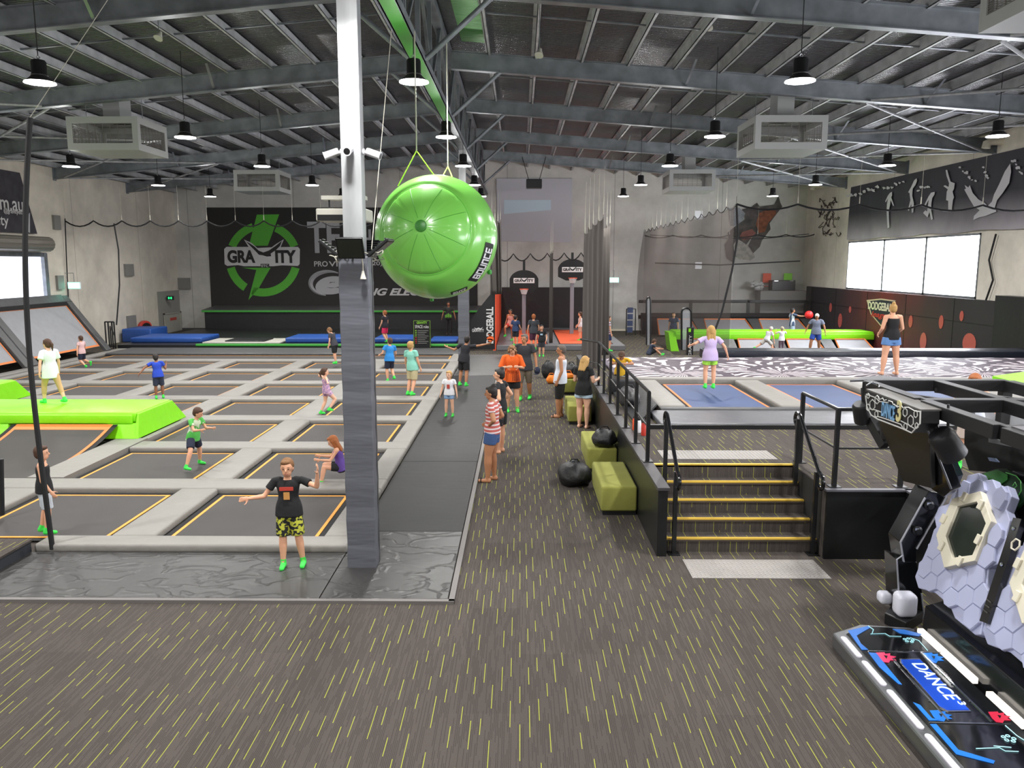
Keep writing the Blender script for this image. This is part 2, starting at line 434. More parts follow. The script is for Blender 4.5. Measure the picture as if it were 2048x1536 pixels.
def text(s, name, o3, xdir, ydir, w, h, m, parent=None, bold=0.0, ext=0.004, shear=0.0):
    """lettering: bottom-left corner at o3, running along xdir, w wide and h tall"""
    cu = bpy.data.curves.new(name, 'FONT'); cu.body = s; cu.size = 1; cu.offset = bold; cu.extrude = 0.0; cu.shear = shear
    cu.materials.append(m)
    t = bpy.data.objects.new(name, cu); COL.objects.link(t)
    bpy.context.view_layer.update()
    bb = [Vector(c) for c in t.bound_box]; x0 = min(b.x for b in bb); x1 = max(b.x for b in bb); y0 = min(b.y for b in bb); y1 = max(b.y for b in bb)
    sx = w / max(1e-4, x1 - x0); sy = h / max(1e-4, y1 - y0)
    cu.extrude = ext / max(sx, sy)
    X = Vector(xdir).normalized(); Y = Vector(ydir).normalized(); Z = X.cross(Y).normalized()
    off = Vector(_OFF.get(parent.name, (0, 0, 0))) if parent is not None else Vector((0, 0, 0))
    pos = Vector(o3) - off - X * x0 * sx - Y * y0 * sy
    mt = Matrix((X * sx, Y * sy, Z * max(sx, sy))).transposed().to_4x4(); mt.translation = pos
    bpy.context.view_layer.update()
    me = bpy.data.meshes.new_from_object(t.evaluated_get(bpy.context.evaluated_depsgraph_get()))
    me.transform(mt); me.name = name
    if mt.determinant() < 0: me.flip_normals()
    if not me.materials: me.materials.append(m)
    bpy.data.objects.remove(t); bpy.data.curves.remove(cu)
    t = bpy.data.objects.new(name, me); COL.objects.link(t)
    if parent is not None: t.parent = parent; _OFF[t.name] = tuple(off)
    return t
def scallop(p0, p1, n, sag, k=6):
    p0, p1 = Vector(p0), Vector(p1); pts = []
    for i in range(n):
        for j in range(k):
            t = (i + j / k) / n; q = p0.lerp(p1, t); q.z -= sag * 4 * (j / k) * (1 - j / k); pts.append(q)
    pts.append(p1); return pts
# ================================================================== building shell
ZR = 8.4            # rafter underside at the ridge line
XR = -1.85          # ridge / truss line
SL_L, SL_R = 0.09, 0.077
def rz_(x): return ZR - (XR - x) * SL_L if x < XR else ZR - (x - XR) * SL_R
Y0, Y1 = ROOM_Y0, ROOM_Y1
X0, X1 = ROOM_X0, ROOM_X1
def poly_wall(name, pts, off, m):
    return struct(MB().prism(pts, off).build(name, m))
struct(MB().box((X0, Y0, -0.2), (X1, Y1, 0.0)).build('floor', M['carpet']))
RT = 0.66
# left wall with the roller door opening, in pieces round the hole
WL = MB()
DY0, DY1, DZ = 24.0, 31.2, 3.9
WL.box((X0 - .2, Y0, 0), (X0, DY0, rz_(X0) + RT)).box((X0 - .2, DY1, 0), (X0, Y1, rz_(X0) + RT)).box((X0 - .2, DY0, DZ), (X0, DY1, rz_(X0) + RT)).box((X0 - .2, DY0, 0), (X0, DY1, 1.2))
struct(WL.build('wall_left', M['conc_l']))
WZ0, WZ1, WY0, WY1 = 2.43, 4.60, 26.95, 37.7
W2A, W2B = 17.0, 24.4
WR = MB()
zt = rz_(X1) + RT
WR.box((X1, Y0, 0), (X1 + .2, W2A, WZ0)).box((X1, Y0, WZ1), (X1 + .2, W2A, zt)).box((X1, Y0, WZ0), (X1 + .2, -2.0, WZ1)).box((X1, 5.0, WZ0), (X1 + .2, 6.6, WZ1)).box((X1, 13.6, WZ0), (X1 + .2, W2A, WZ1)).box((X1, W2B, 0), (X1 + .2, WY0, zt)).box((X1, WY1, 0), (X1 + .2, Y1, zt))
WR.box((X1, WY0, 0), (X1 + .2, WY1, WZ0)).box((X1, WY0, WZ1), (X1 + .2, WY1, zt)).box((X1, W2A, 0), (X1 + .2, W2B, WZ0)).box((X1, W2A, WZ1), (X1 + .2, W2B, zt))
struct(WR.build('wall_right', M['conc_r']))
gab = lambda y: [(X0 - .2, y, 0), (X1 + .2, y, 0), (X1 + .2, y, rz_(X1) + RT), (XR, y, ZR + RT), (X0 - .2, y, rz_(X0) + RT)]
poly_wall('wall_back', gab(Y1), (0, .2, 0), M['conc_b'])
poly_wall('wall_front', gab(Y0), (0, -.2, 0), M['conc_b'])
# roof sheeting: two slopes of foil-faced cladding
for nm, xa, xb in (('ceiling_left', X0 - .2, XR), ('ceiling_right', XR, X1 + .2)):
    za, zb = rz_(xa) + RT, rz_(xb) + RT
    struct(MB().prism([(xa, Y0, za), (xb, Y0, zb), (xb, Y1 + .2, zb), (xa, Y1 + .2, za)], (0, 0, .06)).build(nm, M['foil']))
# windows on the right wall: frame and three panes
cuts = [WY0, 30.5, 34.0, WY1]
for i in range(3):
    a, b = cuts[i], cuts[i + 1]
    fr = MB(); t = .07
    fr.box((X1 - .02, a, WZ0), (X1 + .12, a + t, WZ1)).box((X1 - .02, b - t, WZ0), (X1 + .12, b, WZ1)).box((X1 - .02, a, WZ0), (X1 + .12, b, WZ0 + t)).box((X1 - .02, a, WZ1 - t), (X1 + .12, b, WZ1))
    f = struct(fr.build('window_%d' % (i + 1), M['galv']))
    MB().box((X1 + .05, a + t, WZ0 + t), (X1 + .07, b - t, WZ1 - t)).build('pane', M['windowpane'], f)
fr = MB(); t = .08
fr.box((X1 - .02, W2B - t, WZ0), (X1 + .12, W2B, WZ1)).box((X1 - .02, W2A, WZ1 - t), (X1 + .12, W2B, WZ1)).box((X1 - .02, W2A, WZ0), (X1 + .12, W2A + t, WZ1)).box((X1 - .02, W2A, WZ0), (X1 + .12, W2B, WZ0 + t))
f = struct(fr.build('window_4', M['offwhite']))
MB().box((X1 + .05, W2A + t, WZ1 - .3), (X1 + .07, W2B - t, WZ1 - t)).build('pane', M['windowpane'], f)
MB().box((X1 + .03, W2A + t, WZ0 + t), (X1 + .045, W2B - t, WZ1 - .3)).build('blind', M['paddark'], f)
for i, (a, b) in enumerate(((-2.0, 5.0), (6.6, 13.6))):
    fr = MB(); fr.box((X1 - .02, a, WZ0), (X1 + .12, a + t, WZ1)).box((X1 - .02, b - t, WZ0), (X1 + .12, b, WZ1)).box((X1 - .02, a, WZ0), (X1 + .12, b, WZ0 + t)).box((X1 - .02, a, WZ1 - t), (X1 + .12, b, WZ1)).box((X1 - .02, (a + b) / 2 - .03, WZ0), (X1 + .12, (a + b) / 2 + .03, WZ1))
    f = struct(fr.build('window_%d' % (i + 5), M['galv']))
    MB().box((X1 + .05, a + t, WZ0 + t), (X1 + .07, b - t, WZ1 - t)).build('pane', M['windowpane'], f)
# roller door: drum, curtain part, translucent opening
rd = struct(MB().box((X0 - .12, DY0, 1.2), (X0 - .08, DY1, DZ)).build('door_1', mat('door_daylight_mesh', 'dfe3f2', 0.6, emit=1.6)))
jb = struct(MB().box((X0 - .02, DY1 - .1, 0), (X0 + .12, DY1 + .12, 4.0)).box((X0 - .02, DY0, DZ - .05), (X0 + .1, DY1 + .1, DZ + .12)).build('trim_1', M['galv']))
rings = []
for k in range(41):
    y = DY0 - .5 + (DY1 + .5 - DY0) * k / 40
    rings.append(Vector((X0 + .33, y, 4.33)))
drum = MB()
pr = []
n = 28
rr = [[Vector((X0 + .33 + math.cos(2 * PI * i / n) * (.27 if i % 2 else .285), y, 4.33 + math.sin(2 * PI * i / n) * (.27 if i % 2 else .285))) for i in range(n)] for y in (DY0 - .4, DY1 - .12)]
drum.loft(rr)
tag(drum.build('roller_door_drum', mat('roller_drum_grey', '6e6a62', .5, .2)), 'rolled-up grey ribbed roller door drum high on the left wall', 'roller door')
# exit door on back wall
dYa, dYb, dZ1 = 41.3, 43.42, gx(326, 627, X0).z
d = struct(MB().box((X0, dYa, 0), (X0 + .05, dYb, dZ1)).box((X0, dYa, 0), (X0 + .08, dYa + .12, dZ1)).box((X0, dYb - .12, 0), (X0 + .08, dYb, dZ1)).box((X0, dYa, dZ1 - .07), (X0 + .08, dYb, dZ1)).build('door_2', mat('door_grey', 'a7a69c', .6)))
MB().box((X0 + .05, dYa + .75, dZ1 - .42), (X0 + .06, dYb - .6, dZ1 - .28)).build('door_sign', M['red'], d)
MB().box((X0 - .01, dYa - .5, 0), (X0 + .03, dYb, gx(320, 583, X0).z)).build('panel', mat('door_surround_grey', '8f8e88', .6), d)
# concrete kerb / joints
struct(MB().box((X0, Y1 - .06, 0), (-1.1, Y1, .12)).build('baseboard_back', M['paddark']))
# ------------------------------------------------------------------ rafters (I sections)
RY = [3.8, 9.5, 15.2, 20.9, 26.6, 32.45, 38.4]
ordn = ['nearest', 'second', 'third', 'fourth', 'fifth', 'sixth', 'seventh', 'eighth', 'ninth', 'tenth']
def ibeam(mb, p0, p1, dz, w):
    for z, hh, ww in ((0, .02, w), (dz - .02, .02, w), (0, dz, .014)):
        a = [Vector(p0) + Vector((0, -ww / 2, z)), Vector(p0) + Vector((0, ww / 2, z)), Vector(p0) + Vector((0, ww / 2, z + hh)), Vector(p0) + Vector((0, -ww / 2, z + hh))]
        o_ = Vector(p1) - Vector(p0)
        mb.loft([a, [q + o_ for q in a]])
for i, y in enumerate(RY):
    for side, xe in (('left', X0), ('right', X1)):
        mb = MB(); ibeam(mb, (XR + (.12 if side == 'right' else -.12), y, ZR - .01), (xe, y, rz_(xe)), .44, .2)
        root = thing('roof_rafter', '%s galvanised steel I-beam rafter from the front on the %s slope of the roof' % (ordn[i], side), 'roof beam', (XR, y, ZR), 'roof rafters')
        mb.build('rafter_body', M['galv'], root)
        # end plates and fly braces
        e = MB(); e.box((xe + (-.02 if side == 'right' else .0), y - .12, rz_(xe) - .05), (xe + (.0 if side == 'right' else .02), y + .12, rz_(xe) + .5)).build('end_plate', M['galv'], root)
        for fx in (.35, .7):
            xx = XR + (xe - XR) * fx; z = rz_(xx)
            MB().bar((xx, y - .03, z + .03), (xx + .1, y - .75, z + .5), .06, .012).build('fly_brace', M['galv'], root)
# purlins
pur = []
x = -2.95
while x > X0: pur.append(x); x -= 1.1
pur_l = list(pur); pur_r = []
x = -.8
while x < X1: pur_r.append(x); x += 1.15
for side, lst in (('left', pur_l), ('right', pur_r)):
    for k, x in enumerate(lst):
        z = rz_(x) + .40
        mb = MB(); mb.box((x - .008, Y0, z), (x + .008, Y1, z + .24)).box((x - .008, Y0, z), (x + .075, Y1, z + .012)).box((x - .075, Y0, z + .228), (x + .008, Y1, z + .24)).box((x + .065, Y0, z), (x + .075, Y1, z + .025))
        tag(mb.build('roof_purlin', M['galv_dark']), '%s steel purlin out from the ridge on the %s slope of the roof' % (['first', 'second', 'third', 'fourth', 'fifth', 'sixth', 'seventh', 'eighth', 'ninth', 'tenth', 'eleventh', 'twelfth', 'thirteenth', 'fourteenth', 'fifteenth', 'sixteenth'][k], side), 'purlin', 'roof purlins')
# bridging rods between purlins, one line per bay and slope
for i in range(len(RY)):
    ya = RY[i] + 2.6
    if ya > Y1: continue
    for side, xa, xb in (('left', -2.95, X0), ('right', -.8, X1)):
        mb = MB()
        for dy in (0,):
            mb.bar((xa, ya + dy, rz_(xa) + .5), (xb, ya + dy, rz_(xb) + .5), .05, .03)
        tag(mb.build('bridging_rod', M['galv']), 'thin steel bridging line crossing the purlins of the %s bay, %s slope' % (ordn[i], side), 'bridging bar', 'purlin bridging')
# diagonal wind bracing near the side walls
nb = 0
for i in range(1, len(RY) - 1):
    for side, xa, xb in (('left', X0 + .5, X0 + 6.5), ('right', X1 - .5, X1 - 6.5)):
        mb = MB()
        mb.tube([(xa, RY[i] + .15, rz_(xa) + .02), (xb, RY[i + 1] - .15, rz_(xb) + .02)], .035, 8)
        mb.tube([(xb, RY[i] + .15, rz_(xb) + .02), (xa, RY[i + 1] - .15, rz_(xa) + .02)], .035, 8)
        tag(mb.build('wind_brace', M['galv_light']), 'crossed pair of steel tube braces under the %s bay near the %s wall' % (ordn[i], side), 'roof brace', 'roof bracing')
# ------------------------------------------------------------------ ridge truss and columns
TZ = 7.2
tr = thing('ridge_truss', 'long lattice steel truss running under the roof ridge above the ball', 'truss', (XR, 0, TZ))
MB().box((XR - .13, Y0, TZ), (XR + .13, Y1, TZ + .02)).box((XR - .13, Y0, TZ), (XR - .115, Y1, TZ + .16)).box((XR + .115, Y0, TZ), (XR + .13, Y1, TZ + .16)).build('bottom_chord', M['galv'], tr)
MB().box((XR - .1, Y0, ZR + .42), (XR + .1, Y1, ZR + .62)).build('top_chord', M['galv'], tr)
MB().box((XR - .105, 10.5, TZ - .008), (XR + .105, 21.4, TZ - .001)).build('chord_light_tint', mat('painted_green_bounce', '4fa53a', .5, .2), tr)  # green light bounced up from the ball, coloured onto the chord underside
mb = MB(); y = Y0; k = 0
ys = []
for i in range(len(RY) - 1):
    ys += [RY[i], RY[i] + 1.9, RY[i] + 3.8]
ys += [RY[-1], RY[-1] + 1.9, RY[-1] + 3.8]
for i, y in enumerate(ys):
    MB().bar((XR, y, TZ + .02), (XR, y, ZR + .45), .09, .09).build('web_post', M['galv'], tr)
    if i + 1 < len(ys):
        a, b = ((y, TZ + .05), (ys[i + 1], ZR + .42)) if i % 2 else ((y, ZR + .42), (ys[i + 1], TZ + .05))
        MB().bar((XR + .03, a[0], a[1]), (XR + .03, b[0], b[1]), .06, .06).build('web_diagonal', M['galv'], tr)
for y in RY:
    for s in (1, -1):
        MB().tube([(XR + s * .12, y, TZ + .05), (XR + s * 1.35, y, rz_(XR + s * 1.35) + .03)], .05, 10).build('knee_brace', M['galv'], tr, smooth=True)
# ball's green light on the right slope, painted as a thin sheet
gzz = rz_(-.25) + .62
tag(MB().prism([(-1.45, 15.4, rz_(-1.45) + RT - .02), (-.88, 15.4, rz_(-.88) + RT - .02), (-.88, 20.7, rz_(-.88) + RT - .02), (-1.45, 20.7, rz_(-1.45) + RT - .02)], (0, 0, .01)).build('green_bounce_sheet', mat('foil_green_bounce', '4c9a3c', .35, .5, bump=.02, bs=3, stretch=(.3, 6, 1))), 'painted green light from the ball on the roof just right of the ridge truss', 'painted light')
def column(y, label, padtop, w):
    root = thing('support_post', label, 'column', (XR - .02, y, 0))
    xa = XR - .02
    c = MB().box((xa - .11, y - .1, 0), (xa + .11, y + .1, TZ)).build('post', M['galv_light'], root)
    p = MB()
    # slightly bowed vinyl pad with a flap lip at the top
    rings = []
    for i in range(25):
        z = .0 + padtop * i / 24; g = .004 * math.sin(i * 2.1)
        hw = w / 2 + g; hd = .145 + g
        rings.append([(xa - hw, y - hd, z), (xa + hw, y - hd, z), (xa + hw, y + hd, z), (xa - hw, y + hd, z)])
    p.loft(rings)
    pad = p.build('padding', M['colpad'], root, bevel=.012)
    MB().box((xa + w / 2 - .004, y + .05, .02), (xa + w / 2 + .008, y + .09, padtop - .02)).build('seam', M['paddark'], pad)
    return root
col1 = column(9.19, 'tall grey padded steel column standing at the front corner of the trampolines', 3.68, .34)
col2 = column(26.6, 'grey padded steel column farther back beside the court edge behind the ball', 3.4, .36)
# ------------------------------------------------------------------ high-bay lamps
def make_lamp():
    root = thing('high_bay_lamp', 'x', 'ceiling lamp', (0, 0, 0), 'high-bay lamps')
    MB().lathe([(.0, .23), (.10, .23), (.115, .2), (.115, .02), (.13, -.0), (.12, -.02)][1:], n=20).build('driver_housing', M['lampblack'], root, smooth=True)
    MB().lathe([(.11, .0), (.16, -.05), (.23, -.11), (.245, -.125), (.238, -.125), (.22, -.105), (.15, -.045), (.10, -.005)], n=28, cap=False).build('lamp_shade', M['lampshade'], root, smooth=True)
    MB().lathe([(.236, -.112), (.238, -.126), (.001, -.13), (.001, -.112)], n=28, cap=False).build('diffuser', M['lampglow'], root)
    MB().tube([(0, 0, .22), (0, 0, .27)], .02).tube([(-.03, 0, .27), (0, 0, .31), (.03, 0, .27)], .008).build('hook', M['chrome'], root)
    return root
lamp0 = make_lamp()
LY = [2.1, 7.8, 13.5, 19.2, 24.8, 30.7, 35.8]
LX = [-13.6, -7.8, -1.72, 4.5, 11.0]
LZ = 6.62
first = True
rown = ['', 'second', 'first', 'second', 'third', 'fourth', 'fifth']
coln = ['leftmost', 'second from left', 'middle', 'second from right', 'rightmost']
for j, y in enumerate(LY + [-3.6]):
    for i, x in enumerate(LX):
        if (i, j) in ((0, 1),) and False: continue
        seen = j in (2, 3, 4, 5, 6)
        lab = 'black high-bay pendant lamp, %s column, %s row back from the front' % (coln[i], rown[j] if seen else 'hidden')
        z = LZ
        if j < 2 or j > 6:
            # lamps over the part of the hall behind the photographer: plain light, same fitting
            lab = 'black high-bay pendant lamp, %s column, %s' % (coln[i], {0: 'row behind camera', 1: 'row just overhead', 7: 'entrance row'}[j])
        r = dup(lamp0, (x, y, z), label=lab)
        mb = MB().tube([(x, y, z + .3), (x, y, TZ if abs(x - XR) < .3 else rz_(x) + RT - .1)], .008, 6); mb.build('cable', M['blackrope'], r)
        ld = bpy.data.lights.new('lamp_light', 'AREA'); ld.shape = 'DISK'; ld.size = .44; ld.energy = LAMP_W; ld.color = (1.0, .985, .96); ld.spread = R(155)
        lo = bpy.data.objects.new('lamp_light', ld); COL.objects.link(lo); lo.parent = r; lo.location = (0, 0, -.13)
        ld = bpy.data.lights.new('lamp_spill', 'POINT'); ld.shadow_soft_size = .12; ld.energy = LAMP_W * .26; ld.color = (1.0, .985, .96)
        lo = bpy.data.objects.new('lamp_spill', ld); COL.objects.link(lo); lo.parent = r; lo.location = (0, 0, -.30)
for x in [lamp0] + [o for o in bpy.data.objects if o.parent == lamp0]:
    bpy.data.objects.remove(x)
# ------------------------------------------------------------------ evaporative-air diffuser boxes
def airbox(xc, y, z, label):
    root = thing('air_diffuser', label, 'air vent', (xc, y, z), 'ceiling air diffusers')
    w, dp, h = 1.85, 1.75, .80; t = .15
    x0, x1 = xc - w / 2, xc + w / 2
    fr = MB()
    for yy in (y, y + dp - .05):
        fr.box((x0, yy, z), (x1, yy + .05, z + t)).box((x0, yy, z + h - t), (x1, yy + .05, z + h)).box((x0, yy, z + t), (x0 + t, yy + .05, z + h - t)).box((x1 - t, yy, z + t), (x1, yy + .05, z + h - t))
    for xx in (x0, x1 - .05):
        fr.box((xx, y + .051, z), (xx + .05, y + dp - .051, z + t)).box((xx, y + .051, z + h - t), (xx + .05, y + dp - .051, z + h)).box((xx, y + .051, z + t), (xx + .05, y + t, z + h - t)).box((xx, y + dp - t, z + t), (xx + .05, y + dp - .051, z + h - t))
    fr.build('casing', M['grille'], root)
    MB().box((x0, y, z - .02), (x1, y + dp, z)).build('base_plate', M['grille'], root)
    MB().box((x0, y, z + h), (x1, y + dp, z + h + .02)).build('top_plate', M['grille'], root)
    g = MB()
    for k in range(18):
        zz = z + t + (h - 2 * t) * (k + .5) / 18
        g.box((x0 + t, y + .015, zz - .003), (x1 - t, y + .025, zz + .003)).box((x0 + t, y + dp - .025, zz - .003), (x1 - t, y + dp - .015, zz + .003))
        g.box((x0 + .015, y + t, zz - .003), (x0 + .025, y + dp - t, zz + .003)).box((x1 - .025, y + t, zz - .003), (x1 - .015, y + dp - t, zz + .003))
    for k in range(9):
        xx = x0 + t + (w - 2 * t) * k / 8; g.box((xx - .004, y + .02, z + t), (xx + .004, y + .03, z + h - t))
        yy = y + t + (dp - 2 * t) * k / 8; g.box((x0 + .02, yy - .004, z + t), (x0 + .03, yy + .004, z + h - t)).box((x1 - .03, yy - .004, z + t), (x1 - .02, yy + .004, z + h - t))
    g.build('louvre', mat('louvre_metal', '6b665f', .5, .3), root)
    MB().box((xc - .22, y + .55, z + h), (xc + .22, y + dp - .55, rz_(xc) + RT - .08)).build('duct', M['grille'], root)
    for sx in (-.75, .75):
        MB().tube([(xc + sx, y + .7, z + h), (xc + sx, y + .7, rz_(xc) + .5)], .008, 6).build('hanger_rod', M['galv'], root)
airbox(6.78, 9.1, 6.53, 'grey box air diffuser at the top right corner nearest the camera')
airbox(6.95, 21.3, 6.53, 'grey louvred air diffuser box hanging right of the truss, middle distance')
airbox(6.95, 33.2, 6.53, 'small far grey air diffuser box on the right, before the screen wall')
airbox(-10.8, 21.3, 6.53, 'grey louvred air diffuser box hanging at left, middle distance')
airbox(-10.7, 33.2, 6.53, 'small far grey air diffuser box on the left before the black banner')
# ================================================================== trampoline court
PZ = .12           # pad tops
def pad(a, b, m=None, r=.03): return MB().rbox((a[0], a[1], .003 if len(a) < 3 else a[2]), (b[0], b[1], PZ if len(b) < 3 else b[2]), r)
def tramp(x0, x1, y0, y1, label, group, bed='bed', web='web', z=.035, wb=.045, gap=.1):
    root = thing('trampoline', label, 'trampoline', ((x0 + x1) / 2, (y0 + y1) / 2, z), group)
    nx, ny = 10, 10; vs = []; fs = []
    for j in range(ny + 1):
        for i in range(nx + 1):
            fx, fy = i / nx, j / ny; sag = -.02 * (1 - (2 * fx - 1) ** 2) * (1 - (2 * fy - 1) ** 2)
            vs.append((x0 + wb + (x1 - x0 - 2 * wb) * fx, y0 + wb + (y1 - y0 - 2 * wb) * fy, z + sag))
    for j in range(ny):
        for i in range(nx):
            a = j * (nx + 1) + i; fs.append((a, a + 1, a + nx + 2, a + nx + 1))
    MB().add(vs, fs).build('jump_bed', M[bed], root, smooth=True)
    w = MB(); zz = z + .003
    w.box((x0, y0, z - .003), (x1, y0 + wb, zz)).box((x0, y1 - wb, z - .003), (x1, y1, zz)).box((x0, y0 + wb, z - .003), (x0 + wb, y1 - wb, zz)).box((x1 - wb, y0 + wb, z - .003), (x1, y1 - wb, zz))
    w.build('edge_webbing', M[web], root)
    g = gap
    s = MB(); zb = z - .006
    s.box((x0 - g, y0 - g, zb - .004), (x1 + g, y0, zb)).box((x0 - g, y1, zb - .004), (x1 + g, y1 + g, zb)).box((x0 - g, y0, zb - .004), (x0, y1, zb)).box((x1, y0, zb - .004), (x1 + g, y1, zb))
    s.build('spring_cover', M['gap'], root)
    return root
NX, NY = 5, 7
bx = [(-4.61 - 2.77 * c, -2.66 - 2.77 * c) for c in range(NX)]
by = [(10.04 + 2.77 * k, 12.0 + 2.77 * k) for k in range(NY)]
oc = ['rightmost column beside the black runway', 'second column from the runway', 'third column from the runway', 'fourth column from the runway', 'fifth column from the runway']
orr = ['front row', 'second row', 'third row', 'fourth row', 'fifth row', 'sixth row', 'seventh row']
skip = {(2, 1), (2, 2), (3, 2), (4, 3), (4, 2)}
for c in range(NX):
    for k in range(NY):
        if (c, k) in skip: continue
        if c == 3 and k < 1: continue
        if c == 4 and k < 3: continue
        tramp(bx[c][0], bx[c][1], by[k][0], by[k][1], 'black trampoline with orange edging in the %s, %s' % (orr[k], oc[c]), 'black court trampolines')
# leaned bed of the front-left cell seen past the step block
# pads: cross strips between rows (full width), short pads between columns
XL, XRR = -16.1, -2.16
def tagpad(o, lab): return tag(o, lab, 'padding', 'grey court pads')
gapd = .12
for k in range(NY + 1):
    ya = (by[k - 1][1] + gapd) if k > 0 else 9.56
    yb = (by[k][0] - gapd) if k < NY else 29.28
    xl = XL if k > 0 else -6.1
    xl = {1: -10.75, 2: -7.49}.get(k, xl)
    mb = MB().rbox((xl, ya, .003), (XRR, yb, PZ), .035)
    tagpad(mb.build('cross_pad', M['pad'], smooth=True), 'long grey vinyl pad strip across the court %s' % (['along the front edge by the creased mat', 'behind the front row of trampolines', 'behind the second row of trampolines', 'behind the third row of trampolines', 'behind the fourth row of trampolines', 'behind the fifth row of trampolines', 'behind the sixth row of trampolines', 'between the seventh row and the long lane'][k]))
for k in range(NY):
    for c in range(NX + 1):
        if c >= 4 and k < 2: continue
        if c in (2, 3) and k in (1, 2) or (c, k) == (4, 3): continue
        if c == 3 and k < 0: continue
        xa = bx[c][1] + gapd if c < NX else XL + .02
        xb = bx[c - 1][0] - gapd if c > 0 else XRR - .003
        if c == 0: xb = XRR - .003
        mb = MB().rbox((xa, by[k][0] - gapd + .004, .003), (xb, by[k][1] + gapd - .004, PZ - .004), .035)
        nm = ['at the right edge by the runway', 'between the first and second columns', 'between the second and third columns', 'between the third and fourth columns', 'between the fourth and fifth columns', 'at the far left by the slopes'][c]
        tagpad(mb.build('side_pad', M['pad'], smooth=True), 'short grey vinyl pad %s, beside the %s' % (nm, orr[k]))
# long tumbling lane at the back
tramp(-15.9, -2.66, 29.45, 30.98, 'long black tumbling lane trampoline across the back of the court', None)
tagpad(MB().rbox((-16.3, 31.1, .003), (XRR, 33.25, PZ), .04).build('cross_pad', M['paddark'], smooth=True), 'wide dark grey pad between the long lane and the blue crash mats')
tagpad(MB().rbox((XRR - .45, 29.3, .003), (XRR, 31.05, PZ - .006), .04).build('side_pad', M['pad'], smooth=True), 'grey pad at the runway end of the long lane')
# quarter-pipe trampoline under the green box (third column, second row)
def quarter():
    x0, x1 = bx[2]; ya = by[1][0]; yb = 15.75
    root = thing('curved_trampoline', 'black curved-up trampoline with wide orange edging rising under the green box', 'trampoline', ((x0 + x1) / 2, ya, 0))
    prof = []
    for i in range(15):
        t = i / 14; y = ya + (yb - ya) * t; z = .03 + .36 * max(0, (t - .30) / .70) ** 2.0; prof.append((y, z))
    def wx(t): return .0 if t < .45 else .0
    def strip(xa, xb, dz, lo=0, hi=14):
        mb = MB(); vs = []; fs = []
        for y, z in prof[lo:hi + 1]: vs += [(xa, y, z + dz), (xb, y, z + dz)]
        for i in range(hi - lo): fs.append((2 * i, 2 * i + 1, 2 * i + 3, 2 * i + 2))
        return mb.add(vs, fs)
    strip(x0 + .06, x1 - .06, 0).build('jump_bed', M['bed'], root, smooth=True)
    w = strip(x0, x0 + .07, .003); w2 = strip(x1 - .07, x1, .003)
    w.add(w2.v, w2.f); w3 = strip(x0, x1, .004, 13, 14); w.add(w3.v, w3.f)
    w.build('edge_webbing', M['weborange'], root)
    s = strip(x0 - .1, x0, -.003); s2 = strip(x1, x1 + .1, -.003); s.add(s2.v, s2.f); s.build('spring_cover', M['gap'], root)
quarter()
# padding beside the curved bed
for xa, xb, nm in ((bx[2][1] + .1, bx[1][0] - .12, 'right'), (bx[3][1] + .1, bx[2][0] - .1, 'left')):
    mb = MB(); rings = []
    for i in range(9):
        t = i / 8; y = 12.7 + 3.0 * t; z = PZ + .005
        rings.append([(xa, y, .003), (xb, y, .003), (xb, y, z), (xa, y, z)])
    tagpad(mb.loft(rings).build('ramp_pad', M['pad']), 'grey sloping pad on the %s of the curved trampoline' % nm)
tagpad(MB().rbox((-7.635, 15.72, .003), (-7.5, 17.66, PZ), .02).build('side_pad', M['pad'], smooth=True), 'narrow grey pad beside the right end of the long green box')
# green boxes
def green_box(x0, x1, y0, y1, h, label, legs):
    root = thing('vault_box', label, 'padded box', ((x0 + x1) / 2, (y0 + y1) / 2, 0))
    ya, yb = y0 + .22, y1 - .55
    # top slab: long padded deck with fascia
    MB().rbox((x0, ya, h - .2), (x1 - .04, yb, h), .04).build('deck_pad', M['green'], root, smooth=True)
    MB().rbox((x0 + .02, ya - .05, h - .23), (x1 - .1, ya + .02, h - .035), .03).build('fascia_pad', M['green'], root, smooth=True)
    for (la, lb) in legs:
        # trapezoid leg: slopes outward front and back
        mb = MB()
        rings = [[(la, y0 - .0, PZ), (lb + .06, y0 - .0, PZ), (lb + .06, y1, PZ), (la, y1, PZ)],
                 [(la, ya - .02, h - .21), (lb, ya - .02, h - .21), (lb, yb + .03, h - .21), (la, yb + .03, h - .21)]]
        mb.loft(rings); mb.build('leg_pad', M['green'], root, bevel=.025)
    mb = MB().loft([[(x1 - .03, y0 + .02, PZ), (x1 + .07, y0 + .02, PZ), (x1 + .07, y1 - .02, PZ), (x1 - .03, y1 - .02, PZ)],
                    [(x1 - .03, ya + .02, h - .02), (x1 + .005, ya + .02, h - .02), (x1 + .005, yb - .02, h - .02), (x1 - .03, yb - .02, h - .02)]])
    mb.build('end_pad', M['green'], root, bevel=.015)
green_box(-16.2, -7.72, 15.6, 18.0, .62, 'long lime green padded box across the court at left that a girl walks along', [(-8.35, -7.76), (-11.0, -10.35)])
green_box(-16.2, -13.1, 18.75, 21.0, .62, 'lime green padded box end at the far left edge behind the long one', [(-13.8, -13.14)])
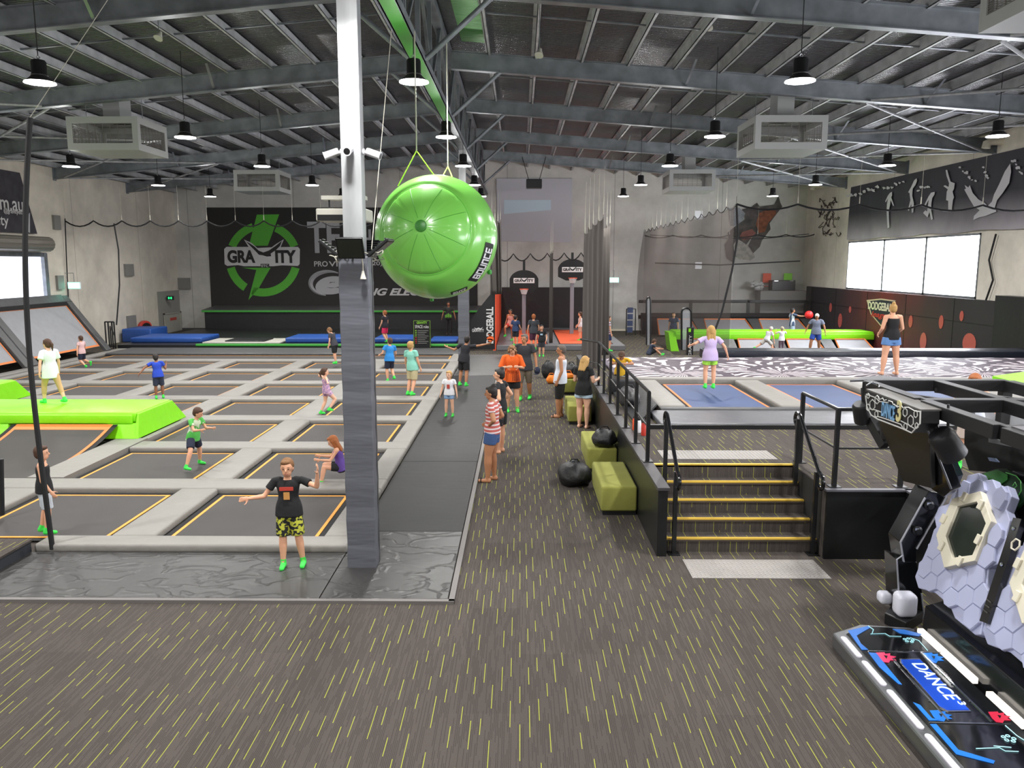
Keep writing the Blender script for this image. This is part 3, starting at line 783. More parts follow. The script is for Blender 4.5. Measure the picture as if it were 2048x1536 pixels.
# ------------------------------------------------------------------ sloped trampolines on the left wall
def slope(ya, yb, label, frame_front=True):
    root = thing('sloped_trampoline', label, 'trampoline', (-17.4, ya, 0), 'sloped wall trampolines')
    A = Vector((-16.75, 0, .12)); B = Vector((-18.25, 0, 2.12)); d = (B - A)
    nrm = Vector((d.z, 0, -d.x)).normalized() * 1.0
    if nrm.x < 0: nrm = -nrm
    def P(s, y, o=0): q = A + d * s + nrm * o; return (q.x, y, q.z)
    MB().add([P(.1, ya + .45), P(.1, yb - .45), P(.93, yb - .45), P(.93, ya + .45)], [(0, 1, 2, 3)]).build('jump_bed', M['bedgrey'], root)
    w = MB(); e = .06
    for a in ([P(.1, ya + .45, .01), P(.1, yb - .45, .01), P(.1 + .03, yb - .45, .01), P(.13, ya + .45, .01)], [P(.90, ya + .45, .01), P(.90, yb - .45, .01), P(.93, yb - .45, .01), P(.93, ya + .45, .01)],
              [P(.1, ya + .45, .01), P(.1, ya + .45 + e, .01), P(.93, ya + .45 + e, .01), P(.93, ya + .45, .01)], [P(.1, yb - .45 - e, .01), P(.1, yb - .45, .01), P(.93, yb - .45, .01), P(.93, yb - .45 - e, .01)]):
        w.add(a, [(0, 1, 2, 3)])
    w.build('edge_webbing', M['weborange'], root)
    def padstrip(s0, s1, y0, y1, nm='frame_pad'):
        th = .10
        MB().prism([P(s0, y0, -.03), P(s0, y1, -.03), P(s1, y1, -.03), P(s1, y0, -.03)], nrm * (th + .03)).build(nm, M['paddark'], root, bevel=.02)
    padstrip(-.02, 1.08, ya, ya + .38); padstrip(-.02, 1.08, yb - .38, yb)
    padstrip(.955, 1.1, ya + .38, yb - .38, 'top_pad')
    MB().box((-18.4, ya, .0), (-18.1, yb, 2.1)).build('support', M['blackmatte'], root)
slope(27.0, 32.3, 'far grey sloped trampoline with orange edging leaning on the left wall')
slope(21.4, 26.95, 'nearer grey sloped trampoline at the left picture edge beside the wall')
tagpad(MB().rbox((-16.73, 20.0, .003), (-16.32, 33.0, PZ - .01), .03).build('side_pad', M['pad'], smooth=True), 'grey pad strip running along the foot of the sloped trampolines')
# ------------------------------------------------------------------ floor mats
def floor_mat(x0, x1, y0, y1, z, label, m='mat'):
    tag(MB().rbox((x0, y0, .001), (x1, y1, z), .01).build('floor_mat', M[m] if isinstance(m, str) else m), label, 'mat', 'dark vinyl floor mats')
floor_mat(-18.4, -2.17, 8.17, 9.55, .03, 'wide creased dark grey vinyl mat along the front of the court')
floor_mat(-2.16, -.77, 8.17, 10.35, .031, 'creased dark grey mat corner around the foot of the front column')
blk = mat('runway_black_mat', '1b1b1b', .62, bump=.008, bs=3, stretch=(.4, 3, 1))
floor_mat(-2.15, -.77, 10.36, 14.2, .03, 'nearest smooth black mat of the runway between court and carpet', blk)
floor_mat(-2.15, -.77, 14.22, 19.2, .03, 'middle black runway mat where the girl in white stands', blk)
floor_mat(-2.15, -.77, 19.22, 25.5, .03, 'far black runway mat beside the back padded column', blk)
floor_mat(-2.15, -.2, 25.6, 31.5, .03, 'ribbed dark grey mat at the far end of the runway', mat('ribbed_mat', '474645', .45, bump=.03, bs=4, stretch=(.2, 4, 1)))
struct(MB().box((-.76, 8.1, 0), (-.70, 25.5, .035)).box((-18.5, 8.09, 0), (-.70, 8.15, .035)).build('trim_2', mat('mat_trim_grey', '6a6664', .6)))
# carpeted step block at lower left
root = thing('step_block', 'carpeted low step block with dark side at the lower left corner', 'step', (-8, 9, 0))
MB().box((-13, 5.5, .0), (-6.12, 9.55, .165)).build('base', mat('step_side_dark', '23262c', .6), root)
MB().box((-13, 5.5, .166), (-6.10, 9.57, .19)).build('carpet_top', M['carpet'], root)
# black netting edge rope and net at the near left
pts = []
base = gz(105, 1098, .05); top = gy(60, 235, base.y)
for i in range(25):
    t = i / 24; u = 60 + (105 - 60) * t; v = 235 + (1098 - 235) * t
    u -= 32 * math.sin(PI * t) * (1 - .35 * t)
    pts.append(gy(u, v, base.y))
rt = thing('safety_net', 'thick black net edge rope hanging at the near left of the court', 'net', tuple(base))
MB().tube(pts, .032, 8).build('edge_rope', M['blackrope'], rt, smooth=True)
wp = gy(215, 0, base.y + .2)
MB().tube([pts[0], wp], .004, 6).build('hanging_wire', M['rope'], rt)
# net beyond rope to the left
vs = []; fs = []
for p in pts: vs += [tuple(p), (-9.5, p.y, p.z)]
for i in range(len(pts) - 1): fs.append((2 * i, 2 * i + 2, 2 * i + 3, 2 * i + 1))
MB().add(vs, fs).build('netting', make_net('near_netting', '2a2624', .05), rt)
tag(MB().tube([gz(4, 1030, .1), gy(2, 918, gz(4, 1030, .1).y)], .035, 10).build('padded_pole', M['blackpad'], smooth=True), 'black padded pole at the far left picture edge', 'pole')
# ------------------------------------------------------------------ far left nets with scalloped top ropes
def netwall(name, p0, p1, z0, label, n, sag, m='net', posts=True, hang=True):
    rt = thing(name, label, 'net', tuple(p0), 'hanging safety nets')
    top = scallop(p0, p1, n, sag)
    vs = []; fs = []
    for p in top: vs += [tuple(p), (p.x, p.y, z0)]
    for i in range(len(top) - 1): fs.append((2 * i, 2 * i + 2, 2 * i + 3, 2 * i + 1))
    MB().add(vs, fs).build('netting', M[m] if isinstance(m, str) else m, rt)
    MB().tube(top, .03, 6).build('top_rope', M['blackrope'], rt)
    if hang:
        for i in range(n + 1):
            q = Vector(p0).lerp(Vector(p1), i / n)
            MB().tube([q, q + Vector((0, 0, .22))], .014, 6).tube([q + Vector((0, 0, .22)), q + Vector((0, 0, 1.4))], .005, 5).build('shackle', M['rope'], rt)
    return rt
zN = 5.3
n1 = netwall('back_net', (-18.35, 32.7, zN), (-2.3, 32.8, zN), .3, 'fine black safety net across the back of the court below the lamps', 14, .22, 'net')
b = [gy(130, 437, 32.65), gy(133, 520, 32.65), gy(137, 605, 32.65)]
MB().tube(b, .022, 6).build('side_rope', M['blackrope'], n1)
b = [gy(228, 447, 32.66), gy(237, 500, 32.66), gy(239, 570, 32.66), gy(233, 650, 32.66)]
MB().tube(b, .028, 6).build('side_rope', M['blackrope'], n1)
# ------------------------------------------------------------------ tumbling area at the back left
root = thing('stage_platform', 'low black platform with green edge strip carrying the blue crash mats', 'platform', (-9, 33.3, 0))
MB().box((-16.9, 33.3, 0), (-2.1, 41.4, .22)).build('deck', M['blackpad'], root)
MB().rbox((-13.6, 33.24, .17), (-2.15, 33.4, .27), .03).build('edge_strip', M['greenedge'], root)
def cmat(x0, x1, y0, y1, z0, z1, label, m='blue'):
    tag(MB().rbox((x0, y0, z0), (x1, y1, z1), .06).build('crash_mat', M[m], smooth=True), label, 'mat', 'mats on the tumbling stage')
cmat(-16.8, -13.7, 34.2, 36.3, .222, .44, 'thick blue crash mat at the left end of the tumbling stage')
cmat(-10.1, -6.9, 34.2, 36.2, .222, .44, 'blue crash mat left of the front column on the stage')
cmat(-6.3, -4.5, 34.3, 36.2, .222, .42, 'blue crash mat just right of the front column on the stage')
cmat(-3.9, -2.7, 34.2, 36.0, .222, .36, 'small blue crash mat behind the rules board on the stage')
cmat(-13.5, -10.2, 33.7, 35.6, .222, .30, 'flat white landing sheet between the blue mats', 'offwhite')
cmat(-12.6, -10.9, 33.9, 35.2, .302, .35, 'black trampoline panel lying on the white landing sheet', 'blackpad')
cmat(-18.35, -17.0, 36.6, 38.4, .001, .62, 'dark blue folded mat far back by the hose reel', 'blue')
root = thing('stage_padding', 'long black padded wall with a green top edge under the banner', 'padding', (-9, 41.5, 0))
MB().box((-16.4, 41.5, 0), (-1.3, 41.75, 1.16)).build('wall_pad', M['blackpad'], root)
MB().prism([(-16.5, 41.42, 1.16), (-1.3, 41.42, 1.16), (-1.3, 43.3, 1.30), (-16.5, 43.3, 1.30)], (0, 0, .06)).build('top_pad', M['paddark'], root)
MB().rbox((-16.5, 41.36, 1.1), (-1.3, 41.46, 1.2), .02).build('edge_strip', M['greenedge'], root)
# railing gate near the fire door
gxp = gy(213, 690, 33.8).x; gxq = gy(231, 690, 33.8).x
mb = MB()
for xx in (gxp, (gxp + gxq) / 2 - .06, (gxp + gxq) / 2 + .1, gxq): mb.tube([(xx, 33.8, 0), (xx, 33.8, 1.15)], .03, 6)
mb.tube([(gxp, 33.8, 1.15), (gxq, 33.8, 1.15)], .03, 6).tube([(gxp, 33.8, .12), (gxq, 33.8, .12)], .03, 6).tube([(gxp - .2, 34.6, .9), (gxp - .2, 34.6, 0)], .03, 6).tube([(gxp - .2, 34.6, .9), (gxq, 33.8, .55)], .03, 6)
tag(mb.build('stair_gate', M['black']), 'small black barred gate left of the tumbling stage', 'gate')
# hose reel, sign boxes, exit signs
c = gx(290, 656, X0 + .25)
root = thing('fire_hose_reel', 'red fire hose reel on the left wall near the fire door', 'hose reel', (X0 + .2, c.y, c.z))
AX = (1, -.5, 0)
MB().lathe([(.34, -.10), (.36, -.08), (.36, .08), (.34, .10)], c, 24, axis=AX).build('reel', M['red'], root, smooth=True)
MB().lathe([(.26, -.12), (.26, .14)], c, 20, axis=AX).build('hose', M['black'], root)
MB().lathe([(.09, -.12), (.09, .17)], c, 16, axis=AX).build('hub', M['white'], root)
MB().box((X0, c.y - .05, c.z - .05), (c.x, c.y + .05, c.z + .05)).build('bracket', M['black'], root)
c = gx(340, 596, X0 + .3)
root = thing('exit_sign', 'small dark exit sign with green figure above the fire door', 'exit sign', (c.x, 43.4, c.z))
MB().box((X0, c.y + .02, c.z - .02), (c.x, c.y + .06, c.z + .02)).build('arm', M['galv'], root)
MB().box((c.x - .17, c.y, c.z - .11), (c.x + .17, c.y + .1, c.z + .11)).build('case', M['black'], root)
MB().box((c.x - .10, c.y - .005, c.z - .06), (c.x - .03, c.y, c.z + .06)).box((c.x + .03, c.y - .005, c.z - .06), (c.x + .10, c.y, c.z + .06)).box((c.x - .03, c.y - .005, c.z - .015), (c.x + .03, c.y, c.z + .015)).build('pictogram', M['exitgreen'], root)
for (u, v, y, nm) in ((148, 571, 32.6, 'bright green exit sign hanging by the left wall above the slopes'), (1228, 560, 43.0, 'bright green exit sign on the back wall right of the dark nets')):
    c = gy(u, v, y)
    root = thing('exit_sign', nm, 'exit sign', tuple(c))
    MB().box((c.x - .26, y, c.z - .14), (c.x + .26, y + .06, c.z + .14)).build('case', M['white'], root)
    MB().box((c.x - .24, y - .004, c.z - .12), (c.x + .24, y, c.z + .12)).build('lit_face', M['signgreen'], root)
    MB().tube([(c.x, y + .03, c.z + .14), (c.x, y + .03, c.z + .5)], .012).tube([(c.x, y + .03, c.z + .5), (c.x, Y1 if y > 40 else y + .03, c.z + .5)], .012).build('hanger', M['galv'], root)
    if y < 40: MB().tube([(c.x, y + .03, c.z + .5), (X0, y + .03, c.z + .5)], .012).build('arm', M['galv'], root)
for (u, v) in ((258, 540), (365, 567), (263, 643), (120, 565), (113, 445)):
    c = gy(u, v, 43.4) if u > 350 else gx(u, v, X0 + .05)
    w = .22 if u < 200 else .4
    if u > 350: o = MB().box((c.x - w, 43.38, c.z - .3), (c.x + w, 43.5, c.z + .3))
    else: o = MB().box((X0, c.y - w, c.z - .28), (X0 + .1, c.y + w, c.z + .28))
    tag(o.build('wall_box', mat('electrical_grey', '7d7c78', .6)), 'small grey electrical box on the %s wall, %s' % ('back' if u > 350 else 'left', {258: 'upper one left of the fire door', 365: 'beside the banner edge', 263: 'lower one near the hose reel', 120: 'beside the roller door', 113: 'high by the drum end'}[u]), 'electrical box')
# ================================================================== raised deck on the right
HZ = .88
deck = MB()
deck.prism([(1.82, 10.70, 0), (3.74, 10.70, 0), (3.74, 9.50, 0), (4.74, 9.50, 0), (4.74, 7.9, 0), (6.6, 7.9, 0), (6.6, 3.0, 0), (15.19, 3.0, 0), (15.19, 23.9, 0), (1.82, 23.9, 0)], (0, 0, HZ))
struct(deck.build('floor_raised', M['carpet']))
kw = MB().box((1.70, 9.53, 0), (1.82, 23.9, .85)).build('knee_wall', M['black'])
struct(kw); kw.name = 'wall_knee'
struct(MB().box((1.69, 9.50, .85), (1.84, 23.9, .885)).build('trim_3', mat('cap_grey', '3c3a3d', .5)))
struct(MB().box((3.74, 9.46, 0), (4.74, 9.50, HZ - .02)).box((4.70, 7.9, 0), (4.74, 9.5, HZ - .02)).box((4.74, 7.86, 0), (6.6, 7.9, HZ - .02)).build('wall_deck_front', M['black']))
struct(MB().box((3.72, 9.44, HZ - .02), (4.78, 9.52, HZ + .005)).box((4.68, 7.86, HZ - .02), (4.78, 9.5, HZ + .005)).build('trim_4', mat('cap_grey2', '55555b', .45)))
# stairs
st = thing('staircase', 'short carpeted staircase with yellow nosings up to the raised deck', 'stairs', (2.78, 9.7, 0))
for i in range(5):
    y = 9.70 + .25 * i; z = .176 * (i + 1)
    ztop = z if i < 4 else HZ
    MB().box((1.83, y - (.012 if i == 4 else 0), .0), (3.733, 10.699 if i < 4 else 10.72, ztop - .002 if i < 4 else HZ - .004)).build('step', M['carpet'], st)
    nn = MB().box((1.84, y - .012, z - .035), (3.73, y + .05, z + .004)); nn.build('nosing_base', mat('nosing_brown', '5a5048', .5, .3), st)
    MB().box((1.84, y - .014, z - .012), (3.73, y + .038, z + .007)).build('nosing', M['nosing'], st)
struct(MB().box((3.735, 9.62, 0), (3.80, 10.72, HZ - .01)).build('wall_stair_cheek', M['blackmatte']))
def tactile(x0, x1, y0, y1, z, label):
    rt = thing('tactile_pad', label, 'tactile paving', ((x0 + x1) / 2, y0, z))
    MB().box((x0, y0, z + .001), (x1, y1, z + .006)).build('plate', M['tactile'], rt)
    mb = MB(); nx = 32; ny = 12
    for i in range(nx):
        for j in range(ny):
            cx = x0 + (i + .5) * (x1 - x0) / nx; cy = y0 + (j + .5) * (y1 - y0) / ny
            mb.lathe([(.013, z + .006), (.011, z + .012), (.001, z + .0125)], (cx, cy, 0), 6, cap=False)
    o = mb.build('stud_field', mat('tactile_stud', 'a49f9b', .5), rt); o['kind'] = 'stuff'
tactile(2.0, 3.6, 8.83, 9.42, 0, 'pale studded tactile strip on the carpet at the foot of the stairs')
tactile(2.02, 3.62, 10.98, 11.5, HZ, 'pale studded tactile strip at the head of the stairs')
# guard rail along the deck edge
def rail(name, pts, posts, z, h, label, mid=True, r=.025):
    rt = thing(name, label, 'railing', (pts[0][0], pts[0][1], z))
    MB().tube([(p[0], p[1], z + h) for p in pts], r, 8).build('top_rail', M['black'], rt, smooth=True)
    if mid: MB().tube([(p[0], p[1], z + h * .5) for p in pts], .014, 6).build('mid_rail', M['black'], rt, smooth=True)
    for (x, y) in posts:
        pp = MB().bar((x, y, z), (x, y, z + h), .05, .05).build('post', M['black'], rt)
        MB().box((x - .07, y - .07, z), (x + .07, y + .07, z + .012)).build('base_plate', M['black'], pp)
    return rt
rail('guard_rail', [(1.77, 10.82), (1.77, 17.9), (1.42, 18.6)], [(1.77, y) for y in (10.84, 12.0, 13.15, 14.3, 15.5, 16.7, 17.85)], .885, .97, 'black steel guard rail along the edge of the raised deck above the benches')
rail('guard_rail', [(3.87, 10.82), (3.87, 9.6), (4.68, 9.6)], [(3.87, 10.82), (3.87, 9.6), (4.68, 9.6)], HZ, .97, 'black steel corner guard rail right of the stairs')
def hand(xr, label):
    rt = thing('stair_handrail', label, 'handrail', (xr, 9.6, 0), 'stair handrails')
    top = (10.35, .70 + .95); bot = (9.5, .12 + .9)
    pts = []
    for i in range(9):
        a = R(-90 + 180 * i / 8); pts.append((xr, top[0] + .05 + .085 * math.cos(R(-90 + 210 * i / 8)), top[1] - .10 + .085 * math.sin(R(-90 + 210 * i / 8)) + .02))
    pts = pts + [(xr, top[0] - .02, top[1] + .0)]
    line = [(xr, top[0] - .10, top[1] - .05), (xr, bot[0] + .05, bot[1] + .06)]
    e = []
    for i in range(9):
        a = R(90 + 210 * i / 8); e.append((xr, bot[0] - .02 + .085 * math.cos(a), bot[1] - .05 + .085 * math.sin(a)))
    MB().tube(pts + line + e, .025, 8).build('rail', mat('gloss_black', '101114', .18), rt, smooth=True)
    MB().bar((xr, 10.36, .70), (xr, 10.36, 1.58), .05).build('post', M['black'], rt)
    MB().bar((xr, 9.62, 0), (xr, 9.62, 1.06), .05).build('post', M['black'], rt)
    MB().box((xr - .07, 9.55, 0), (xr + .07, 9.69, .012)).build('base_plate', M['black'], rt)
hand(1.93, 'curled-end black handrail on the left side of the stairs')
hand(3.66, 'curled-end black handrail on the right side of the stairs')
# mats + blue trampolines
DZ_ = HZ
tag(MB().rbox((2.35, 13.125, DZ_), (15.1, 14.35, .965), .02).build('floor_mat', mat('deck_mat_vinyl', '55555a', .36, bump=.02, bs=2.2, detail=4)), 'grey creased vinyl mat on the deck before the blue trampolines', 'mat')
struct(MB().box((1.9, 13.04, DZ_), (15.1, 13.12, .95)).build('trim_5', M['black']))
bz = .945
xs = [3.17 + 2.27 * i for i in range(5)]
for i, x in enumerate(xs):
    tramp(x, x + 1.5, 14.62, 17.6, 'blue trampoline with orange edging on the raised deck, %s from the left' % ordn[i].replace('nearest', 'first'), 'blue deck trampolines', 'bedblue', 'weborange', bz, .05, .1)
for i in range(6):
    xa = 2.55 if i == 0 else xs[i - 1] + 1.5 + .12
    xb = (xs[i] - .12) if i < 5 else 15.0
    tag(MB().rbox((xa, 14.505, DZ_), (xb, 17.75, 1.03), .04).build('side_pad', M['pad'], smooth=True), 'grey pad on the raised deck %s' % ('left of the first blue trampoline' if i == 0 else 'right of the %s blue trampoline' % ordn[i - 1].replace('nearest', 'first')), 'padding', 'deck pads')
tag(MB().rbox((2.6, 17.76, DZ_), (15.0, 18.05, 1.06), .04).build('cross_pad', M['pad'], smooth=True), 'grey pad strip between the blue trampolines and the airbag', 'padding')
tag(MB().rbox((2.56, 14.355, DZ_), (15.0, 14.5, 1.0), .03).build('cross_pad', M['paddark'], smooth=True), 'dark pad strip along the front of the blue trampolines', 'padding')
tag(MB().rbox((1.9, 16.6, HZ), (2.50, 17.2, 1.20), .05).build('block_pad', M['blackpad'], smooth=True), 'dark padded block at the deck edge that the boy in yellow leans on', 'padding')
mb = MB().prism([(1.95, 13.15, .9), (2.5, 14.4, 1.03), (2.5, 16.55, 1.03), (1.95, 16.55, .9)], (0, 0, .04))
tag(mb.build('ramp_pad', M['blackpad']), 'black sloping pad between the railing and the blue trampolines', 'padding')
# airbag: pillowy print
vs = []; fs = []; nx, ny = 70, 26
for j in range(ny + 1):
    for i in range(nx + 1):
        fx, fy = i / nx, j / ny
        x = 2.35 + 12.3 * fx; y = 18.1 + 4.5 * fy
        e = min(fx * 12.3, (1 - fx) * 12.3, fy * 4.5, (1 - fy) * 4.5)
        z = .90 + .16 * (1 - math.exp(-e * 3.2)) + .035 * mnoise.noise(Vector((x * 1.1, y * 1.3, 0))) * min(1, e * 3)
        vs.append((x, y, z))
for j in range(ny):
    for i in range(nx):
        a = j * (nx + 1) + i; fs.append((a, a + 1, a + nx + 2, a + nx + 1))
rt = thing('landing_airbag', 'large landing airbag printed with white radiating stripes on dark purple', 'airbag', (8.5, 20.3, .88))
MB().add(vs, fs).build('top_sheet', M['airbag'], rt, smooth='all')
MB().rbox((2.3, 18.08, HZ), (14.7, 22.62, .93), .02).build('side_wall', mat('airbag_side', '4a4150', .6), rt)
# side of airbag by the railing
tag(MB().rbox((5.3, 22.75, HZ), (14.7, 23.6, 1.14), .05).build('barrier_pad', M['bluepadblack'], smooth=True), 'long black pad barrier behind the striped airbag', 'padding')
# ================================================================== ball
BC = gy(873, 475, 13.0)
BR = 119 * ((BC - EYE).length) / FPX * .995
BM, bnt, bb = newmat('ball_green_vinyl', 0.3)
bb.inputs['Base Color'].default_value = (*lin('7bcb56'), 1); bb.inputs['Coat Weight'].default_value = .5; bb.inputs['Coat Roughness'].default_value = .12
root = thing('inflatable_ball', 'giant glossy green inflatable ball hanging from the roof', 'inflatable ball', tuple(BC))
poleP = gy(841, 452, 12.2)
pole = ((EYE - BC).normalized() * .0 + (gy(842, 452, 12.07) - BC)).normalized()
q = pole.to_track_quat('Z', 'Y').to_matrix()
vs = []; fs = []; nu, nv = 128, 96; RING = R(47)
def ballpt(th, ph, dr=0.0):
    # shallow creases along the gore seams
    g = 8; s_ = abs(((ph * g / (2 * PI)) % 1) - .5) * 2      # 1 at seam
    rg_ = math.exp(-((th - RING) / .045) ** 2); sd_ = .018 * (1 / (1 + math.exp(-(th - RING) / .05)) - .5)
    r = BR * (1 - .030 * rg_ + sd_ - .010 * (1 if th < RING else 0) * max(0, (s_ - .90) / .10) ** 2 * math.sin(th)) + dr
    p = Vector((r * math.sin(th) * math.cos(ph), r * math.sin(th) * math.sin(ph), r * math.cos(th)))
    return BC + q @ p
for j in range(1, nv):
    for i in range(nu): vs.append(ballpt(PI * j / nv, 2 * PI * i / nu))
vs += [ballpt(0, 0), ballpt(PI, 0)]
for j in range(nv - 2):
    for i in range(nu):
        k = (i + 1) % nu; fs.append((j * nu + i, (j + 1) * nu + i, (j + 1) * nu + k, j * nu + k))
for i in range(nu):
    k = (i + 1) % nu; fs.append((len(vs) - 2, i, k)); fs.append((len(vs) - 1, (nv - 2) * nu + k, (nv - 2) * nu + i))
MB().add(vs, fs).build('shell', BM, root, smooth='all')
mb = MB()
for g in range(8):
    ph = 2 * PI * (g + .5) / 8
    mb.tube([ballpt(.14 + (RING - .18) * j / 11, ph, .001) for j in range(12)], .004, 5)
mb.build('seam', mat('seam_green', '449a30', .5), root)
MB().lathe([(.001, .012), (.075, .01), (.09, .002), (.085, -.03)], BC + pole * (BR - .002), 20, axis=pole).build('pole_patch', mat('patch_green', '357f2c', .4), root, smooth=True)
# large welded ring seam (the off-centre circle)
rc = pole
a_ = rc.orthogonal().normalized(); b_ = rc.cross(a_)
mb = MB(); al = RING
mb.tube([BC + (rc * math.cos(al) + (a_ * math.cos(2 * PI * i / 60) + b_ * math.sin(2 * PI * i / 60)) * math.sin(al)) * (BR * .972) for i in range(61)], .007, 6)
mb.build('ring_seam', mat('ring_green', '6cc84a', .35), root, smooth=True)
# printed word panel at lower right
def ballpatch(uv0, uv1, w, hgt, s, nm):
    c0 = (gy(uv0[0], uv0[1], 12.4) - EYE).normalized(); c1 = (gy(uv1[0], uv1[1], 12.4) - EYE).normalized()
    def hit(d):
        oc = EYE - BC; b2 = d.dot(oc); c2 = oc.dot(oc) - (BR + .004) ** 2; disc = b2 * b2 - c2
        return EYE + d * (-b2 - math.sqrt(max(0, disc)))
    A, B = hit(c0), hit(c1)
    na, nb = (A - BC).normalized(), (B - BC).normalized()
    ax = na.cross(nb).normalized(); ang = na.angle(nb)
    def P(t, h, dr=.004):
        d = Matrix.Rotation(ang * t, 3, ax) @ na
        tilt = d.cross(ax).normalized()
        d2 = Matrix.Rotation(h / BR, 3, d.cross(ax).normalized()) @ d
        d2 = (d + ax * (h / BR)).normalized()
        return BC + d2 * (BR + dr)
    def strip(t0, t1, h0, h1, dr, nn=14):
        v = []; f = []
        for i in range(nn + 1):
            t = t0 + (t1 - t0) * i / nn; v += [P(t, h0, dr), P(t, h1, dr)]
        for i in range(nn): f.append((2 * i, 2 * i + 1, 2 * i + 3, 2 * i + 2))
        return v, f
    v, f = strip(0, 1, -w / 2, w / 2, .018)
    pp = MB().add(v, f).build(nm, M['ink'], root)
    mb = MB()
    L = len(s); 
    G = {'B': [(0, 0, .25, 1), (0, 0, 1, .2), (0, .4, 1, .6), (0, .8, 1, 1), (.75, 0, 1, 1)], 'O': [(0, 0, .25, 1), (.75, 0, 1, 1), (0, 0, 1, .2), (0, .8, 1, 1)],
         'U': [(0, 0, .25, 1), (.75, 0, 1, 1), (0, 0, 1, .2)], 'N': [(0, 0, .25, 1), (.75, 0, 1, 1), (0, .8, 1, 1)], 'S': [(0, 0, 1, .2), (0, .4, 1, .6), (0, .8, 1, 1), (0, .5, .25, 1), (.75, 0, 1, .5)], 'C': [(0, 0, .25, 1), (0, 0, 1, .2), (0, .8, 1, 1)],
         'E': [(0, 0, .25, 1), (0, 0, 1, .2), (0, .4, .9, .6), (0, .8, 1, 1)]}
    for i, ch in enumerate(s):
        t0 = .1 + .8 * i / L; t1 = .1 + .8 * (i + .86) / L
        for (xa, ya, xb, yb) in G[ch]:
            v, f = strip(t0 + (t1 - t0) * xa, t0 + (t1 - t0) * xb, (ya - .5) * w * .78, (yb - .5) * w * .78, .023, 3)
            mb.add(v, f)
    mb.build('lettering', mat('ball_lettering', 'e6e6ea', .5), pp)
ballpatch((944, 562), (979, 486), .26, 0, 'BOUNCE', 'word_panel')
ballpatch((902, 586), (934, 574), .11, 0, 'BOUNCE', 'small_word_panel')
MB().lathe([(.001, .05), (.035, .04), (.04, 0), (.03, -.03)], gy(979, 545, BC.y + .1), 12).build('valve', M['greenedge'], root, smooth=True)
MB().lathe([(.001, .0), (.03, .01), (.035, .07), (.02, .09)], BC - Vector((.1, -.1, BR + .06)), 12).build('valve', M['greenedge'], root, smooth=True)
# suspension: white line and lime straps
apex = gy(833, 302, 13.2)
rt = thing('ball_sling', 'white cord and two lime straps suspending the giant green ball', 'sling', tuple(apex))
MB().tube([apex, (apex.x, apex.y, TZ + .0)], .012, 6).build('cord', M['rope'], rt)
for (u, v) in ((796, 372), (872, 356)):
    e = gy(u, v, 13.1)
    MB().tube([apex, e], .010, 6).build('strap', M['limerope'], rt)
apex2 = gy(896, 333, 13.9)
MB().tube([apex2, (apex2.x, apex2.y, TZ - .0)], .010, 6).build('cord', M['rope'], rt)
for (u, v) in ((880, 362), (909, 365)):
    MB().tube([apex2, gy(u, v, 13.3)], .010, 6).build('strap', M['limerope'], rt)
# stay line running from the truss down to the column light bracket
a = gy(783, 60, 10.3); b = gy(743, 500, 9.25)
tag(MB().tube([a, b], .005, 6).build('stay_cord', M['rope']), 'pale cord slanting down to the column beside the green ball', 'cord')
# ================================================================== things on the front column
cx = XR - .02
def cambullet(base, d, label):
    rt = thing('security_camera', label, 'camera', tuple(base), 'security cameras')
    base = Vector(base); d = Vector(d).normalized()
    MB().lathe([(.035, 0), (.035, .02)], base, 12, axis=d).build('mount', M['white'], rt)
    p = base + d * .06
    MB().tube([base + d * .01, p], .015, 8).build('arm', M['white'], rt)
    aim = (d + Vector((0, -.15, -.35))).normalized()
    bd = MB().lathe([(.04, -.02), (.043, .0), (.043, .14), (.05, .15)], p, 14, axis=aim).build('body', M['white'], rt, smooth=True)
    MB().lathe([(.036, .151), (.001, .152)], p, 14, axis=aim, cap=False).build('lens', M['black'], bd)
zc = gy(686, 300, 9.1).z
cambullet((cx, 9.085, zc), (0, -1, 0), 'white bullet camera on the front face of the near column')
cambullet((cx - .115, 9.19, zc - .01), (-1, 0, 0), 'white bullet camera on the left side of the near column')
cambullet((cx + .115, 9.19, zc - .01), (1, 0, 0), 'white bullet camera on the right side of the near column')
def flood(base, out, label, w=.28, h=.26, tilt=.9):
    rt = thing('floodlight', label, 'floodlight', tuple(base), 'floodlights on the column')
    base = Vector(base); out = Vector(out).normalized(); side = out.cross(Vector((0, 0, 1))).normalized()
    up = (Vector((0, 0, 1)) * math.cos(tilt) + out * math.sin(tilt)).normalized()
    nrm = side.cross(up).normalized()
    if nrm.z > 0: nrm = -nrm
    c = base + out * .14 + Vector((0, 0, .06))
    def q_(a, b_, dd): return c + side * a + up * b_ + nrm * dd
    MB().prism([q_(-w / 2, -h / 2, 0), q_(w / 2, -h / 2, 0), q_(w / 2, h / 2, 0), q_(-w / 2, h / 2, 0)], -nrm * .035).build('housing', M['black'], rt, bevel=.008)
    MB().prism([q_(-w / 2 + .02, -h / 2 + .02, .001), q_(w / 2 - .02, -h / 2 + .02, .001), q_(w / 2 - .02, h / 2 - .02, .001), q_(-w / 2 + .02, h / 2 - .02, .001)], nrm * .003).build('glass', M['screenglass'], rt)
    for i in range(6): 
        b2 = -h / 2 + h * (i + .5) / 6
        MB().prism([q_(-w / 2 + .02, b2 - .004, -.035), q_(w / 2 - .02, b2 - .004, -.035), q_(w / 2 - .02, b2 + .004, -.035), q_(-w / 2 + .02, b2 + .004, -.035)], -nrm * .02).build('fin', M['black'], rt)
    MB().tube([base, c - nrm * .03], .012, 6).build('bracket', M['black'], rt)
zf = 3.70
flood((cx, 9.04, zf), (0, -1, 0), 'black floodlight facing the camera on the near column', .30, .26, .55)
